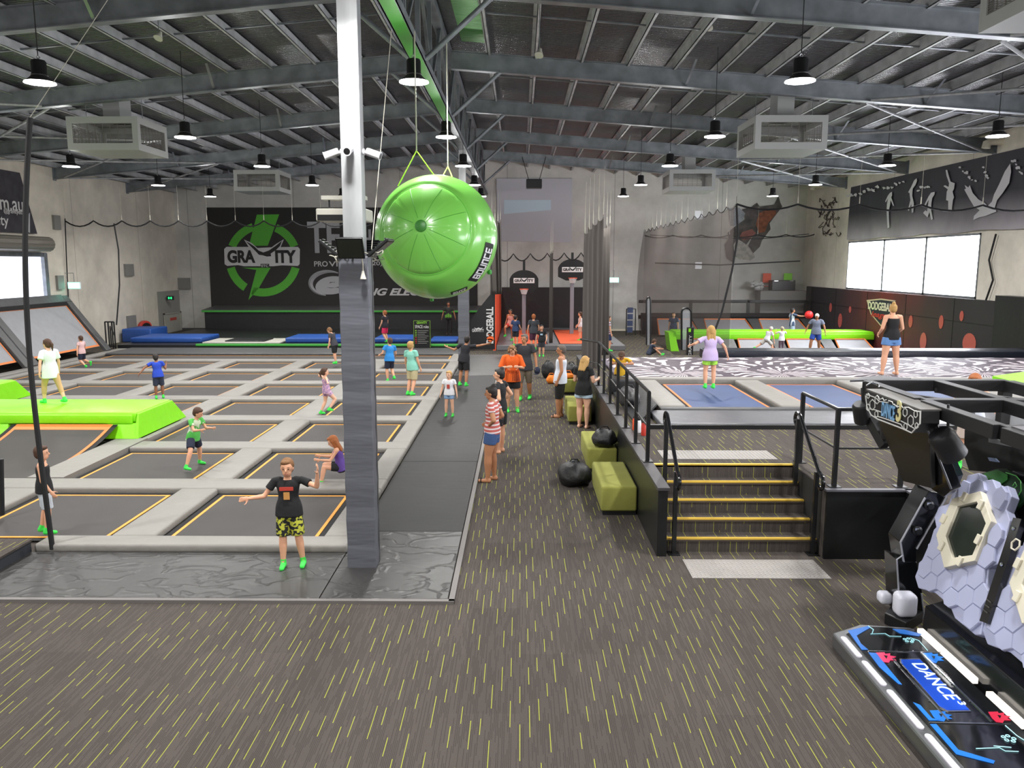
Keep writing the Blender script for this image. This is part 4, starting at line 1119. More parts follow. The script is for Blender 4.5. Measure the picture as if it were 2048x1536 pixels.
flood((cx - .15, 9.15, zf), (-1, -.1, 0), 'black floodlight tilted out left of the near column')
flood((cx + .17, 9.15, zf), (1, -.1, 0), 'black floodlight tilted out right of the near column', .28, .30)
flood((cx + .05, 9.34, zf), (.3, 1, 0), 'black floodlight on the rear of the near column')
random.seed(4)
mb = MB()
for k in range(9):
    p = Vector((cx + random.uniform(-.2, .25), 9.05 + random.uniform(-.03, .25), 3.72 + random.uniform(-.06, .05)))
    pts = [p]
    for j in range(7):
        p = p + Vector((random.uniform(-.09, .09), random.uniform(-.04, .04), random.uniform(-.04, .04))); p.x = max(cx - .28, min(cx + .34, p.x)); p.z = max(3.58, min(3.82, p.z)); pts.append(p)
    mb.tube(pts, .006, 5)
mb.tube([(cx + .1, 9.0, 3.72), (cx + .12, 8.99, 3.58), (cx + .12, 8.99, 3.50)], .008, 6)
tag(mb.build('cable_tangle', M['rope'], smooth=True), 'tangle of pale cables around the lights on the near column', 'cable')
tag(MB().lathe([(.012, .06), (.02, .02), (.035, -.03), (.03, -.035)], (cx + .12, 8.985, 3.46), 14).build('hanging_plug', M['offwhite'], smooth=True), 'small white spotlight plug dangling below the cables', 'spotlight')
# projector behind the column
pc = gy(690, 430, 10.6)
rt = thing('projector', 'white projector hung on a bracket behind the near column', 'projector', tuple(pc))
MB().rbox(pc + Vector((-.32, -.25, -.09)), pc + Vector((.32, .25, .07)), .02).build('body', M['offwhite'], rt)
MB().box(pc + Vector((-.30, -.255, -.085)), pc + Vector((.30, -.25, -.01))).build('front_panel', M['black'], rt)
MB().box(pc + Vector((-.28, -.1, .19)), pc + Vector((.28, .1, .24))).build('plate', M['offwhite'], rt)
for sx in (-.2, .2): MB().tube([pc + Vector((sx, 0, .06)), pc + Vector((sx, 0, .2))], .012).build('rod', M['black'], rt)
MB().tube([pc + Vector((0, 0, .24)), Vector((pc.x, pc.y, rz_(pc.x) + RT))], .018).build('mast', M['galv'], rt)
pc = gy(1068, 368, 38.0)
rt = thing('projector', 'black projector hanging from the roof before the wall screen', 'projector', tuple(pc))
MB().rbox(pc + Vector((-.36, -.3, -.2)), pc + Vector((.36, .3, .2)), .03).build('body', M['black'], rt)
for sx in (-.25, .25): MB().tube([pc + Vector((sx, 0, .2)), Vector((pc.x + sx * 2.2, 38.4, rz_(pc.x) + .3))], .015).build('bracket', M['black'], rt)
# ================================================================== back wall graphics
YB = Y1 - .05
def flat(name, pts, m, parent=None, y=YB, th=.01):
    return MB().prism([gy(u, v, y) for u, v in pts], (0, th, 0)).build(name, m, parent)
def C1(x, y): return (400 + x / 3.413, 400 + y / 3.413)
bn = thing('wall_banner', 'large black banner with green circular emblem on the back wall', 'banner', tuple(gy(413, 415, YB)))
flat('sheet', [(413, 415), (955, 415), (955, 619), (423, 617)], M['printblack'], bn, YB)
yy = YB - .012
cxp, cyp, Ro, Ri = 526.5, 518.0, 75.0, 59.0
def arc(a0, a1, n=14):
    o_ = [(cxp + Ro * math.cos(R(a0 + (a1 - a0) * i / n)), cyp - Ro * math.sin(R(a0 + (a1 - a0) * i / n))) for i in range(n + 1)]
    i_ = [(cxp + Ri * math.cos(R(a1 + (a0 - a1) * i / n)), cyp - Ri * math.sin(R(a1 + (a0 - a1) * i / n))) for i in range(n + 1)]
    return o_ + i_
lg = flat('emblem', arc(22, 68), M['printgreen'], bn, yy)
for a0, a1 in ((108, 158), (195, 238), (-109, -15)): flat('emblem_ring', arc(a0, a1), M['printgreen'], bn, yy)
flat('emblem_bolt', [C1(388, 100), C1(540, 98), C1(492, 232), C1(462, 312), C1(334, 312)], M['printgreen'], bn, yy)
flat('emblem_bolt', [C1(288, 462), C1(482, 462), C1(402, 600), C1(330, 684), C1(384, 478)], M['printgreen'], bn, yy)
yy -= .012
pl = [(165, 335), (180, 320), (330, 320), (345, 330), (500, 322), (668, 320), (682, 335), (680, 438), (668, 450), (560, 446), (500, 452), (300, 452), (260, 444), (186, 450), (168, 438)]
flat('name_plate', [C1(*p) for p in pl], M['printwhite'], bn, yy)
yy -= .012
egb = [(300, 270), (350, 292), (400, 335), (432, 352), (468, 338), (520, 300), (572, 268), (550, 322), (490, 372), (492, 392), (440, 392), (400, 384), (372, 352), (335, 325)]
flat('eagle_edge', [C1(*p) for p in egb], M['printwhite'], bn, yy + .004)
eg = [(310, 280), (345, 300), (372, 318), (400, 345), (432, 358), (470, 345), (520, 310), (560, 278), (545, 315), (520, 340), (482, 366), (486, 384), (455, 386), (430, 378), (402, 374), (382, 352), (355, 325), (330, 300)]
flat('eagle', [C1(*p) for p in eg], M['ink'], bn, yy)
def btext(s, x0, y0, x1, y1, m, parent, y, bold=.02, shear=0.0, cf=C1, nm='lettering'):
    a = gy(*cf(x0, y1), y); b = gy(*cf(x1, y1), y); c = gy(*cf(x0, y0), y)
    return text(s, nm, a, (1, 0, 0), (0, 0, 1), b.x - a.x, c.z - a.z, m, parent, bold, .01, shear)
btext('GRA', 190, 342, 378, 430, M['ink'], bn, yy, .045)
btext('ITY', 516, 342, 658, 430, M['ink'], bn, yy, .045)
flat('tag_plate', [C1(414, 436), C1(472, 436), C1(472, 462), C1(414, 462)], M['ink'], bn, yy)
btext('ETC', 420, 441, 466, 458, M['printwhite'], bn, yy - .012, .02)
btext('TE', 738, 148, 960, 362, M['printgrey'], bn, YB - .02, .03)
btext('H', 1100, 200, 1170, 340, M['printgrey'], bn, YB - .02, .03)
btext('PRO', 780, 418, 872, 454, M['printwhite'], bn, YB - .02, .01)
btext('VISIONS', 880, 418, 1150, 454, M['printwhite'], bn, YB - .02, .01)
btext('(20) E', 1160, 418, 1290, 454, M['printwhite'], bn, YB - .02, .01)
btext('NG ELEC', 1130, 602, 1510, 652, M['printwhite'], bn, YB - .02, .04, .35)
btext('e', 790, 520, 1000, 645, M['printgrey'], bn, YB - .02, .06, .25)
mb = MB(); pts = []
for i in range(31):
    t = R(60 + 200 * i / 30); pts.append(gy(*C1(880 + 125 * math.cos(t), 570 - 82 * math.sin(t)), YB - .02))
mb.tube(pts, [.03 + .10 * math.sin(PI * i / 30) for i in range(31)], 4).build('swoosh', M['printgrey'], bn)
# projection screen
rt = thing('projection_screen', 'pale projection screen with faint picture on the back wall', 'screen', tuple(gy(993, 357, YB)))
flat('screen_sheet', [(993, 357), (1145, 357), (1143, 485), (995, 482)], mat('screen_white', 'b4b4bb', .6), rt, YB - .03, .075)
flat('faint_image', [(1008, 400), (1102, 400), (1102, 420), (1008, 428)], mat('projected_blue', 'b9cbd6', .7), rt, YB - .04, .005)
# dark grey panel above screens etc: dark wall of nets left of the exit sign
# bricked crack mural
def C2(x, y): return (1260 + x / 5.12, 380 + y / 5.12)
mu = thing('wall_mural', 'painted mural of a cracked wall with orange rock and grey claw', 'mural', tuple(gy(1500, 470, YB)))
flat('crack_outline', [C2(*p) for p in [(1000, 440), (1090, 360), (1180, 300), (1150, 200), (1250, 170), (1300, 130), (1330, 170), (1480, 150), (1520, 60), (1540, 130), (1560, 170), (1490, 260), (1430, 340), (1440, 400), (1350, 520), (1330, 580), (1270, 640), (1200, 700), (1080, 680), (1050, 740), (990, 700), (970, 560), (1010, 500)]], mat('mural_dark', '4b4744', .8, vary=.4, vs=3), mu, YB - .01)
flat('crack_light', [C2(*p) for p in [(1010, 190), (1120, 180), (1180, 240), (1150, 320), (1090, 360), (1030, 370)]], mat('mural_grey', '86898e', .8, vary=.2), mu, YB - .02)
flat('rock', [C2(*p) for p in [(1320, 240), (1400, 200), (1490, 190), (1500, 240), (1420, 330), (1380, 430), (1320, 440), (1290, 350)]], mat('mural_orange', '7d4b33', .8, vary=.4, vs=5), mu, YB - .02)
flat('rock', [C2(*p) for p in [(1150, 430), (1250, 400), (1290, 440), (1230, 500), (1160, 520), (1120, 480)]], mat('mural_red', '7c5048', .8, vary=.3), mu, YB - .02)
flat('claw', [C2(*p) for p in [(1060, 560), (1100, 500), (1150, 530), (1190, 560), (1250, 480), (1210, 570), (1270, 660), (1280, 690), (1230, 720), (1130, 710), (1070, 660)]], mat('mural_bone', 'a29d96', .8, vary=.25, vs=6), mu, YB - .03)
gr = MB(); random.seed(9)
for k in range(26):
    u = 1661 + random.uniform(-17, 14); v = 400 + random.uniform(0, 70); p = [(u, v)]
    for j in range(5): p.append((p[-1][0] + random.uniform(-6, 6), p[-1][1] + random.uniform(-7, 9)))
    gr.tube([gx(max(1636, min(1684, a)), min(478, b), 15.165) for a, b in p], .018, 4)
tag(gr.build('graffiti', mat('graffiti_brown', '3d332f', .9)), 'small dark scribbled graffiti on the right wall near the far corner', 'graffiti')
for (u, v, s_) in ((1397, 430, .35), (1397, 531, .28)):
    p = gy(u, v, 41.185)
    tag(MB().box(p + Vector((-s_ / 2 * 1.2, 0, -s_ / 2 * 1.2)), p + Vector((s_ / 2 * 1.2, .03, s_ / 2 * 1.2))).build('notice_sheet', M['white']), 'small white square notice on the far right net, %s' % ('upper one' if v < 500 else 'lower one'), 'notice')
# ================================================================== basketball bay
YF = 33.3
rt = thing('dodgeball_sign', 'black angled side panel reading dodgeball at the end of the runway', 'panel', tuple(gy(965, 700, YF)))
MB().prism([gy(u, v, YF) for u, v in [(941, 699), (941, 640), (962, 612), (978, 592), (990, 580), (990, 699)]], (0, .12, 0)).build('board', M['blackpad'], rt)
a = gy(986.5, 686, YF - .01)
b2 = gy(986.5, 613, YF - .01)
text('D DGEBALL', 'lettering', gy(987, 687, YF - .012), (0, 0, 1), (-1, 0, 0), (b2.z - a.z), .30, M['printwhite'], rt, .03, .008)
fl = [(973, 677), (978, 672), (976, 668), (982, 671), (987, 674), (988, 679), (984, 683), (978, 683)]
MB().prism([gy(u, v, YF - .02) for u, v in fl], (0, .012, 0)).build('flame', mat('flame_orange', 'e8662e', .6), rt)
text('GRAVITY', 'small_lettering', gy(944, 664, YF - .012), (1, 0, 0), (0, 0, 1), .50, .13, M['printwhite'], rt, .02, .006)
MB().prism([gy(u, v, YF - .01) for u, v in [(948, 655), (953, 657), (957, 655), (961, 657), (966, 654), (961, 660), (957, 658), (953, 660)]], (0, .008, 0)).build('eagle', M['printwhite'], rt)
xo = gy(990, 690, YF).x
MB().prism([(xo + .04, YF, 0), (xo + .04, 43.2, 0), (xo + .04, 43.2, 2.55), (xo + .04, YF + .02, 2.38)], (-.12, 0, 0)).build('orange_wall_pad', M['orangewall'], rt)
tag(MB().box((xo + .06, 42.6, 0), (4.6, 43.0, 2.35)).build('wall_pad', M['blackpad']), 'tall black padded wall behind the basketball trampolines', 'padding')
tag(MB().rbox((xo + .06, YF, 0.001), (4.4, 42.55, .22), .03).build('court_pad', mat('bay_pad', '6b6a6d', .55)), 'grey padded frame around the orange basketball trampolines', 'padding')
def obed(xa, xb, label):
    r_ = thing('orange_trampoline', label, 'trampoline', ((xa + xb) / 2, 37, .22), 'orange basketball trampolines')
    MB().box((xa, 33.9, .221), (xb, 41.0, .235)).build('jump_bed', M['bedorange'], r_)
    MB().box((xa - .06, 33.84, .221), (xb + .06, 33.9, .228)).box((xa - .06, 41.0, .221), (xb + .06, 41.06, .228)).box((xa - .06, 33.9, .221), (xa, 41.0, .228)).box((xb, 33.9, .221), (xb + .06, 41.0, .228)).build('spring_cover', M['gap'], r_)
obed(-.25, 1.12, 'orange trampoline bed in front of the left basketball hoop')
obed(1.72, 3.9, 'orange trampoline bed in front of the right basketball hoop')
def hoop(u, v, vtop, label, wpx=57):
    y = 38.6; c = gy(u, v, y); s = 1 / (FPX / y); 
    r_ = thing('basketball_hoop', label, 'basketball hoop', (c.x, y, .22), 'basketball hoops')
    pr_ = MB().box((c.x - .09, y + .12, .236), (c.x + .09, y + .3, c.z - .1)).build('post', mat('hoop_post_grey', '76777f', .5), r_)
    MB().box((c.x - .06, y + .15, c.z - .1), (c.x + .06, y + .26, gy(u, vtop, y).z)).build('upper_post', M['black'], r_)
    w = wpx * s / 2; pts = [(c.x - w, y, c.z - .32), (c.x - w, y, c.z + .1)]
    for i in range(13):
        t = R(165 - 150 * i / 12); pts.append((c.x + w * math.cos(t), y, c.z + .02 + .50 * math.sin(t)))
    pts += [(c.x + w, y, c.z + .1), (c.x + w, y, c.z - .32), (c.x + w * .45, y, c.z - .5), (c.x - w * .45, y, c.z - .5)]
    MB().prism(pts, (0, .1, 0)).build('backboard', M['black'], r_)
    rim = MB().tube([(c.x + .2 * math.cos(2 * PI * i / 16), y - .25 + .2 * math.sin(2 * PI * i / 16), c.z - .38) for i in range(17)], .018, 6).build('rim', mat('rim_orange', 'd9502a', .5), r_)
    MB().lathe([(.19, c.z - .40), (.12, c.z - .62)], (c.x, y - .25, 0), 12, cap=False).build('net', make_net('hoop_net', 'd9d9d9', .35), rim)
    MB().box((c.x - .5, y - .012, c.z - .10), (c.x + .5, y - .002, c.z + .14)).build('name_plate', M['printwhite'], r_)
    text('GRA', 'lettering', (c.x - .46, y - .016, c.z - .05), (1, 0, 0), (0, 0, 1), .36, .14, M['ink'], r_, .04)
    text('ITY', 'lettering', (c.x + .16, y - .016, c.z - .05), (1, 0, 0), (0, 0, 1), .3, .14, M['ink'], r_, .04)
    MB().prism([(c.x + a, y - .018, c.z + b) for a, b in [(-.2, .2), (-.06, .06), (0, .02), (.08, .08), (.24, .2), (.12, .04), (.04, -.04), (-.04, -.03), (-.1, .02)]], (0, .006, 0)).build('eagle', M['ink'], r_)
hoop(1048, 562, 521, 'left black basketball backboard with white name plate, lower of the two')
hoop(1145, 540, 505, 'right black basketball backboard higher up, partly behind the dark nets')
# scalloped net top over the bay
netwall('bay_net', (-1.0, 34.2, gy(1000, 508, 34.2).z), (3.3, 34.4, gy(1000, 505, 34.2).z), .25, 'fine safety net with wavy top rope in front of the basketball bay', 6, .3, 'net', hang=False)
# rules board
a = gy(826, 640, 33.9); b = gy(862, 694, 33.9)
rt = thing('rules_board', 'black rules sign board with green heading in front of the stage', 'sign', (a.x, 33.1, 0))
ya = 33.15
k = 33.15 / 33.9
A = gy(826, 640, ya); B = gy(862, 696, ya)
MB().box((A.x, ya, B.z), (B.x, ya + .04, A.z)).box((A.x, ya, .12), (A.x + .04, ya + .04, B.z)).box((B.x - .04, ya, .12), (B.x, ya + .04, B.z)).build('board', M['black'], rt)
MB().box((A.x + .02, ya - .004, B.z + .02), (A.x + .03, ya, A.z - .02)).box((B.x - .03, ya - .004, B.z + .02), (B.x - .02, ya, A.z - .02)).box((A.x + .02, ya - .004, A.z - .03), (B.x - .02, ya, A.z - .02)).build('border', mat('lime_ink', '8ccc3c', .6), rt)
W_ = B.x - A.x
text('GRAVITY', 'heading', (A.x + .15, ya - .006, A.z - .16), (1, 0, 0), (0, 0, 1), W_ - .3, .1, mat('lime_ink', '', 0), rt, .02)
text('SPACE rules', 'lettering', (A.x + .08, ya - .006, A.z - .34), (1, 0, 0), (0, 0, 1), W_ - .16, .13, M['printwhite'], rt, .01)
for i in range(8):
    z = A.z - .45 - .075 * i
    MB().box((A.x + .08, ya - .005, z), (A.x + .14, ya, z + .03)).build('bullet_mark', mat('lime_ink', '', 0) if i < 4 else M['red'], rt)
    MB().box((A.x + .18, ya - .005, z), (B.x - .1 - .07 * (i % 3), ya, z + .02)).build('text_line', mat('print_dim', '8a8a86', .6), rt)
# ================================================================== hanging curtains (gathered nets)
def curtain(name, path, z0, ztops, label, m='curtain', amp=.10, folds=7, taper=None):
    rt = thing(name, label, 'curtain', (path[0][0], path[0][1], z0), 'gathered dark nets')
    n = 90; rows = 14; vs = []; fs = []
    L = [Vector((p[0], p[1], 0)) for p in path]
    def at(t):
        k = min(len(L) - 2, int(t * (len(L) - 1))); f = t * (len(L) - 1) - k; return L[k].lerp(L[k + 1], f)
    for i in range(n + 1):
        t = i / n; p = at(t); q_ = at(min(1, t + .01)) - at(max(0, t - .01)); nn_ = Vector((-q_.y, q_.x, 0)).normalized()
        zt_ = ztops[0] + (ztops[1] - ztops[0]) * t - .12 * abs(math.sin(PI * folds * t))
        for j in range(rows + 1):
            s_ = j / rows; ph = t * folds * 2 * PI + .5 * math.sin(3 * s_ + t * 4)
            w = amp * (.5 + .5 * s_)
            pp = p + nn_ * w * math.sin(ph); vs.append((pp.x + (taper * s_ if taper else 0), pp.y, zt_ + (z0 - zt_) * s_))
    for i in range(n):
        for j in range(rows):
            a = i * (rows + 1) + j; fs.append((a, a + 1, a + rows + 2, a + rows + 1))
    o = MB().add(vs, fs).build('curtain_sheet', M[m], rt, smooth='all')
    sm = o.modifiers.new('thickness', 'SOLIDIFY'); sm.thickness = .012
    for i in range(folds + 1):
        t = i / folds; p = at(t); zt_ = ztops[0] + (ztops[1] - ztops[0]) * t
        MB().tube([(p.x, p.y, zt_ - .05), (p.x, p.y, zt_ + .28)], .014, 6).tube([(p.x, p.y, zt_ + .28), (p.x + .02, p.y, zt_ + 1.2)], .005, 5).build('shackle', M['rope'], rt)
    return rt
zt_ = lambda u, v, y: gy(u, v, y).z
curtain('net_curtain', [(gy(1168, 600, 20.5).x, 20.5), (gy(1184, 600, 20.9).x, 20.9), (gy(1204, 600, 21.2).x, 21.2)], .01, (zt_(1170, 462, 20.5), zt_(1203, 428, 21.2)), 'nearer bundle of gathered dark netting right of the aisle', amp=.06, folds=4)
curtain('net_curtain', [(gy(1196, 600, 31).x, 31.0), (gy(1208, 600, 31.4).x, 31.4), (gy(1217, 600, 31.8).x, 31.8)], .01, (zt_(1200, 455, 31), zt_(1217, 446, 31.8)), 'farther bundle of gathered dark netting behind the nearer one', amp=.08, folds=3)
curtain('net_curtain', [(gy(984, 600, 32.6).x, 32.4), (gy(994, 600, 32.8).x, 32.8), (gy(1001, 600, 33).x, 33.0)], 2.36, (zt_(990, 445, 32.6), zt_(1001, 438, 33.0)), 'bundle of gathered dark netting above the orange padded wall', amp=.1, folds=3)
curtain('net_curtain', [(gy(1100, 600, 34.0).x, 34.0), (gy(1105, 600, 34.2).x, 34.2)], .24, (zt_(1100, 503, 34.0), zt_(1106, 500, 34.2)), 'thin gathered dark net strip between the two basketball hoops', amp=.04, folds=2)
# side net of dodgeball court, with real mesh rope top
rt = thing('court_net', 'tall brownish-grey see-through net along the side of the dodgeball court', 'net', (6.2, 24, 0), 'dodgeball nets')
top = scallop((6.15, 40.2, 5.25), (6.25, 23.7, 5.30), 15, .14)
vs = []; fs = []; rows = 10
for p in top:
    for j in range(rows + 1):
        s_ = j / rows; z = p.z * (1 - s_) + .02 * s_
        vs.append((p.x - .28 * math.sin(PI * s_ * .9) * (p.y - 23.7) / 16.5 + .05 * math.sin(p.y * 3.1), p.y, z))
for i in range(len(top) - 1):
    for j in range(rows):
        a = i * (rows + 1) + j; fs.append((a, a + 1, a + rows + 2, a + rows + 1))
MB().add(vs, fs).build('netting', M['net_dense'], rt, smooth='all')
MB().tube(top, .014, 6).build('top_rope', M['blackrope'], rt)
for i in range(16):
    q_ = Vector((6.15, 40.2, 5.25)).lerp(Vector((6.25, 23.7, 5.3)), i / 15)
    MB().tube([q_, q_ + Vector((0, 0, .22))], .014, 6).tube([q_ + Vector((0, 0, .22)), q_ + Vector((0, 0, .9))], .004, 5).build('shackle', M['rope'], rt)
pe = [(6.25, 23.7, 5.3), (6.33, 23.7, 4.4), (6.2, 23.7, 3.4), (5.95, 23.7, 2.2), (5.55, 23.7, 1.0)]
MB().tube(pe, .032, 6).build('edge_rope', M['blackrope'], rt, smooth=True)
netwall('court_net', (6.25, 23.7, 5.3), (15.1, 23.7, 5.25), 1.15, 'fine net with thick wavy black top rope crossing before the windows', 5, .16, 'net', hang=True)
netwall('court_net', (6.3, 41.2, 5.0), (14.85, 41.2, 5.05), .9, 'thin dark net across the back of the dodgeball court', 6, .12, 'net_mid', hang=True)
for v_ in (545, 552):
    pass
tag(MB().tube([gy(1300, 470, 41.1), gy(1440, 476, 41.1), gy(1520, 478, 41.1), gy(1618, 468, 41.1)], .02, 6).build('net_rope', M['blackrope']), 'dark rope across the far court net, upper one', 'rope')
tag(MB().tube([gy(1310, 526, 41.1), gy(1440, 530, 41.1), gy(1600, 522, 41.1)], .035, 6).build('net_rope', M['blackrope']), 'dark rope sagging across the far court net, lower one', 'rope')
tag(MB().tube([gx(1992, 468, 15.1), gx(1978, 520, 15.1), gx(1986, 560, 15.1), gx(1972, 600, 15.1)], .03, 6).build('net_rope', M['blackrope'], smooth=True), 'black rope hanging down the right wall beside the window', 'rope')
# arched entrance panels in dark netting
def arch(u0, u1, v0, v1, y, label):
    rt = thing('net_arch', label, 'doorway', tuple(gy((u0 + u1) / 2, v1, y)), 'arched net doorways')
    pts = [gy(u0, v1, y), gy(u0, v0 + 10, y)]
    for i in range(9):
        t = R(180 - 180 * i / 8); pts.append(gy((u0 + u1) / 2 + (u1 - u0) / 2 * math.cos(t), v0 + 8 - 8 * math.sin(t), y))
    pts += [gy(u1, v0 + 10, y), gy(u1, v1, y)]
    MB().tube(pts, .035, 6).build('arch_trim', M['black'], rt)
    ins = [Vector(p) for p in pts]
    MB().prism(ins, (0, .01, 0)).build('clear_panel', make_net('clear_mesh', 'b8bcc2', .35), rt)
arch(1363, 1382, 616, 700, 27.0, 'arched clear opening in the dark court net beside the label post')
arch(1293, 1301, 594, 690, 33.0, 'narrow arched clear opening farther along the dark court net')
rt = thing('label_post', 'black padded post with white vertical lettering and lime mark at the court entrance', 'post', tuple(gz(1378, 712, .9)))
py = 26.0
a = gy(1375, 655, py); b = gy(1384, 735, py)
MB().box((a.x, py, 0.0), (b.x + .02, py + .12, a.z)).build('post', M['blackpad'], rt)
text('GRAVITY', 'lettering', gy(1382.5, 712, py - .01), (0, 0, 1), (-1, 0, 0), .68, .09, M['printwhite'], rt, .01)
MB().box(gy(1377, 664, py - .01), gy(1382, 657, py - .005)).build('lime_mark', M['green'], rt)
# ================================================================== dodgeball court
# centre ridge (green) and grey angled beds
def awall(x0, x1, yb, z1, label, n, front=True, zf=.02, yf=None):
    pass
for i in range(4):
    xa = 7.0 + 2.05 * i + (.06 if i else 0); xb = 7.0 + 2.05 * (i + 1) - .55
    rt = thing('angled_trampoline', 'grey angled trampoline with orange edging below the lime ridge, %s from the left' % ordn[i].replace('nearest', 'first'), 'trampoline', ((xa + xb) / 2, 33.3, 0), 'low angled trampolines')
    A_, B_ = Vector((0, 32.95, .02)), Vector((0, 33.84, .42))
    MB().prism([(xa, A_.y, A_.z), (xb, A_.y, A_.z), (xb - .1, B_.y, B_.z), (xa + .1, B_.y, B_.z)], (0, .03, -.02)).build('jump_bed', M['bedgrey'], rt)
    MB().tube([(xa, A_.y, A_.z + .02), (xa + .1, B_.y, B_.z + .02), (xb - .1, B_.y, B_.z + .02), (xb, A_.y, A_.z + .02)], .035, 4).build('edge_webbing', M['weborange'], rt)
    if i < 3:
        MB().prism([(xb + .06, 32.98, .02), (xb + .54, 32.98, .02), (xb + .54, 33.84, .44), (xb + .06, 33.84, .44)], (0, .03, .0)).build('divider_pad', M['paddark'], rt)
rt = thing('ridge_pad', 'long lime green padded ridge across the middle of the dodgeball court', 'padding', (10, 34, 0))
MB().rbox((6.6, 33.92, .40), (15.0, 34.1, .66), .03).build('fascia_pad', M['green'], rt, smooth=True)
MB().rbox((6.6, 34.0, .62), (15.0, 35.3, .74), .04).build('top_pad', M['green'], rt, smooth=True)
MB().prism([(6.25, 33.0, 0.01), (6.58, 33.0, .01), (6.62, 34.2, .68), (6.35, 34.2, .68)], (0, 1.0, 0)).build('end_pad', M['green'], rt)
MB().box((6.7, 34.12, 0), (15.0, 35.2, .60)).build('core', M['blackmatte'], rt)
for i in range(3):
    xa = [6.9, 9.3, 12.1][i]; xb = [8.9, 11.7, 14.4][i]
    rt = thing('back_trampoline', 'grey sloped trampoline at the back of the dodgeball court, %s from left' % ordn[i].replace('nearest', 'first'), 'trampoline', ((xa + xb) / 2, 40, 0), 'back sloped trampolines')
    MB().prism([(xa, 39.6, .1), (xb, 39.6, .1), (xb - .15, 41.2, .75), (xa + .15, 41.2, .75)], (0, .03, -.02)).build('jump_bed', M['bedgrey'], rt)
    MB().tube([(xa, 39.6, .12), (xa + .15, 41.2, .77), (xb - .15, 41.2, .77), (xb, 39.6, .12)], .04, 4).build('edge_webbing', M['weborange'], rt)
    MB().prism([(xb + .05, 39.6, .1), (xb + .38, 39.6, .1), (xb + .5, 41.2, .8), (xb - .05, 41.2, .8)], (0, .05, 0)).build('divider_pad', M['paddark'], rt)
tag(MB().prism([(6.3, 41.25, .7), (15.0, 41.25, .7), (15.0, 41.9, 1.05), (6.3, 41.9, 1.05)], (0, .05, -.7)).build('back_pad', M['blackpad']), 'black pad bank above the back trampolines of the dodgeball court', 'padding')
rt = thing('court_barrier', 'black railed barrier along the back of the dodgeball court', 'barrier', (10, 42, 0))
for v_ in (603,): 
    z = gy(1400, v_, 42.0).z; MB().rbox((6.2, 41.95, z - .08), (15.1, 42.1, z + .08), .02).build('top_rail', M['blackpad'], rt)
z = gy(1400, 634, 42).z
MB().rbox((6.2, 41.95, z - .1), (15.1, 42.1, z + .1), .02).build('lower_rail', M['blackpad'], rt)
for u in (1295, 1382, 1497, 1612):
    x = gy(u, 600, 42).x; MB().box((x - .07, 41.95, .0), (x + .07, 42.1, gy(1400, 600, 42).z)).build('post', M['black'], rt)
x = gy(1508, 600, 42).x
# counter with stacked things behind barrier
a = gy(1516, 581, 43.0); b = gy(1608, 640, 43.0)
tag(MB().box((a.x, 42.5, 0), (b.x, 43.4, a.z)).build('counter_box', mat('plywood_grey', '8a8884', .7)), 'grey boxed counter in the back right corner of the hall', 'counter')
zt2 = a.z
p = gy(1565, 570, 42.8); 
rt = thing('sound_console', 'black equipment case on top of the grey counter', 'equipment case', (p.x, 42.8, zt2))
MB().rbox((p.x - .62, 42.6, zt2), (p.x + .62, 43.2, zt2 + .55), .03).build('case', M['black'], rt)
MB().box((p.x - .5, 42.58, zt2 + .5), (p.x - .3, 42.6, zt2 + .53)).box((p.x + .3, 42.58, zt2 + .5), (p.x + .5, 42.6, zt2 + .53)).build('latch', M['chrome'], rt)
for u, m_, nm in ((1534, 'orangewall', 'orange'), (1576, 'green', 'lime green')):
    p = gy(u, 556, 43.28)
    rt = thing('plastic_chair', '%s square-backed plastic chair on the grey counter' % nm, 'chair', (p.x, 43.2, zt2), 'chairs on the counter')
    MB().rbox((p.x - .22, 43.27, p.z - .25), (p.x + .22, 43.31, p.z + .25), .015).build('backrest', M[m_], rt)
    MB().rbox((p.x - .2, 43.22, zt2 + .2), (p.x + .2, 43.31, zt2 + .23), .01).build('seat', M[m_], rt)
    for sx in (-.17, .17):
        MB().tube([(p.x + sx, 43.29, zt2), (p.x + sx, 43.29, p.z)], .015).build('leg', M['chrome'], rt)
random.seed(2)
p = gy(1512, 570, 42.9); mb = MB()
for k in range(16): mb.ell((p.x + random.uniform(-.25, .28), 42.75 + random.uniform(-.1, .1), zt2 + .12 + random.uniform(0, .35)), (.12, .1, .08))
tag(mb.build('crumpled_bags', mat('crumpled_white', 'b9bab8', .7), smooth=True), 'heap of crumpled white bags at the left end of the counter', 'bag')
# print along the right wall
rt = thing('wall_print', 'dark red wall padding printed with dodgeball lettering and red ovals', 'wall padding', (15.1, 34, 0))
m_, nt_, b_s = newmat('dodgeball_print', .55)
p_ = xyz(nt_)
nn = N(nt_, 'ShaderNodeTexNoise'); nn.inputs['Scale'].default_value = .8; nn.inputs['Detail'].default_value = 5
nt_.links.new(N(nt_, 'ShaderNodeNewGeometry').outputs['Position'], nn.inputs[0])
dy = mth(nt_, 'SUBTRACT', p_[1], 33.3); rr_ = mth(nt_, 'SUBTRACT', 1.0, mth(nt_, 'MINIMUM', 1.0, mth(nt_, 'DIVIDE', mth(nt_, 'ABSOLUTE', dy), 6.5)))
f_ = mth(nt_, 'MULTIPLY', mth(nt_, 'POWER', rr_, 2.0), nn.outputs[0])
nt_.links.new(mixc(nt_, mth(nt_, 'MINIMUM', 1.0, mth(nt_, 'MULTIPLY', f_, 2.2)), lin('29262a'), lin('6a2c28')), b_s.inputs['Base Color'])
MB().box((15.06, 25.2, 0), (15.19, 42.5, 2.42)).build('print_panel', m_, rt)
for y in (28.0, 31.5, 35.0, 38.5): MB().box((15.05, y - .015, 0), (15.06, y + .015, 2.42)).build('panel_joint', M['black'], rt)
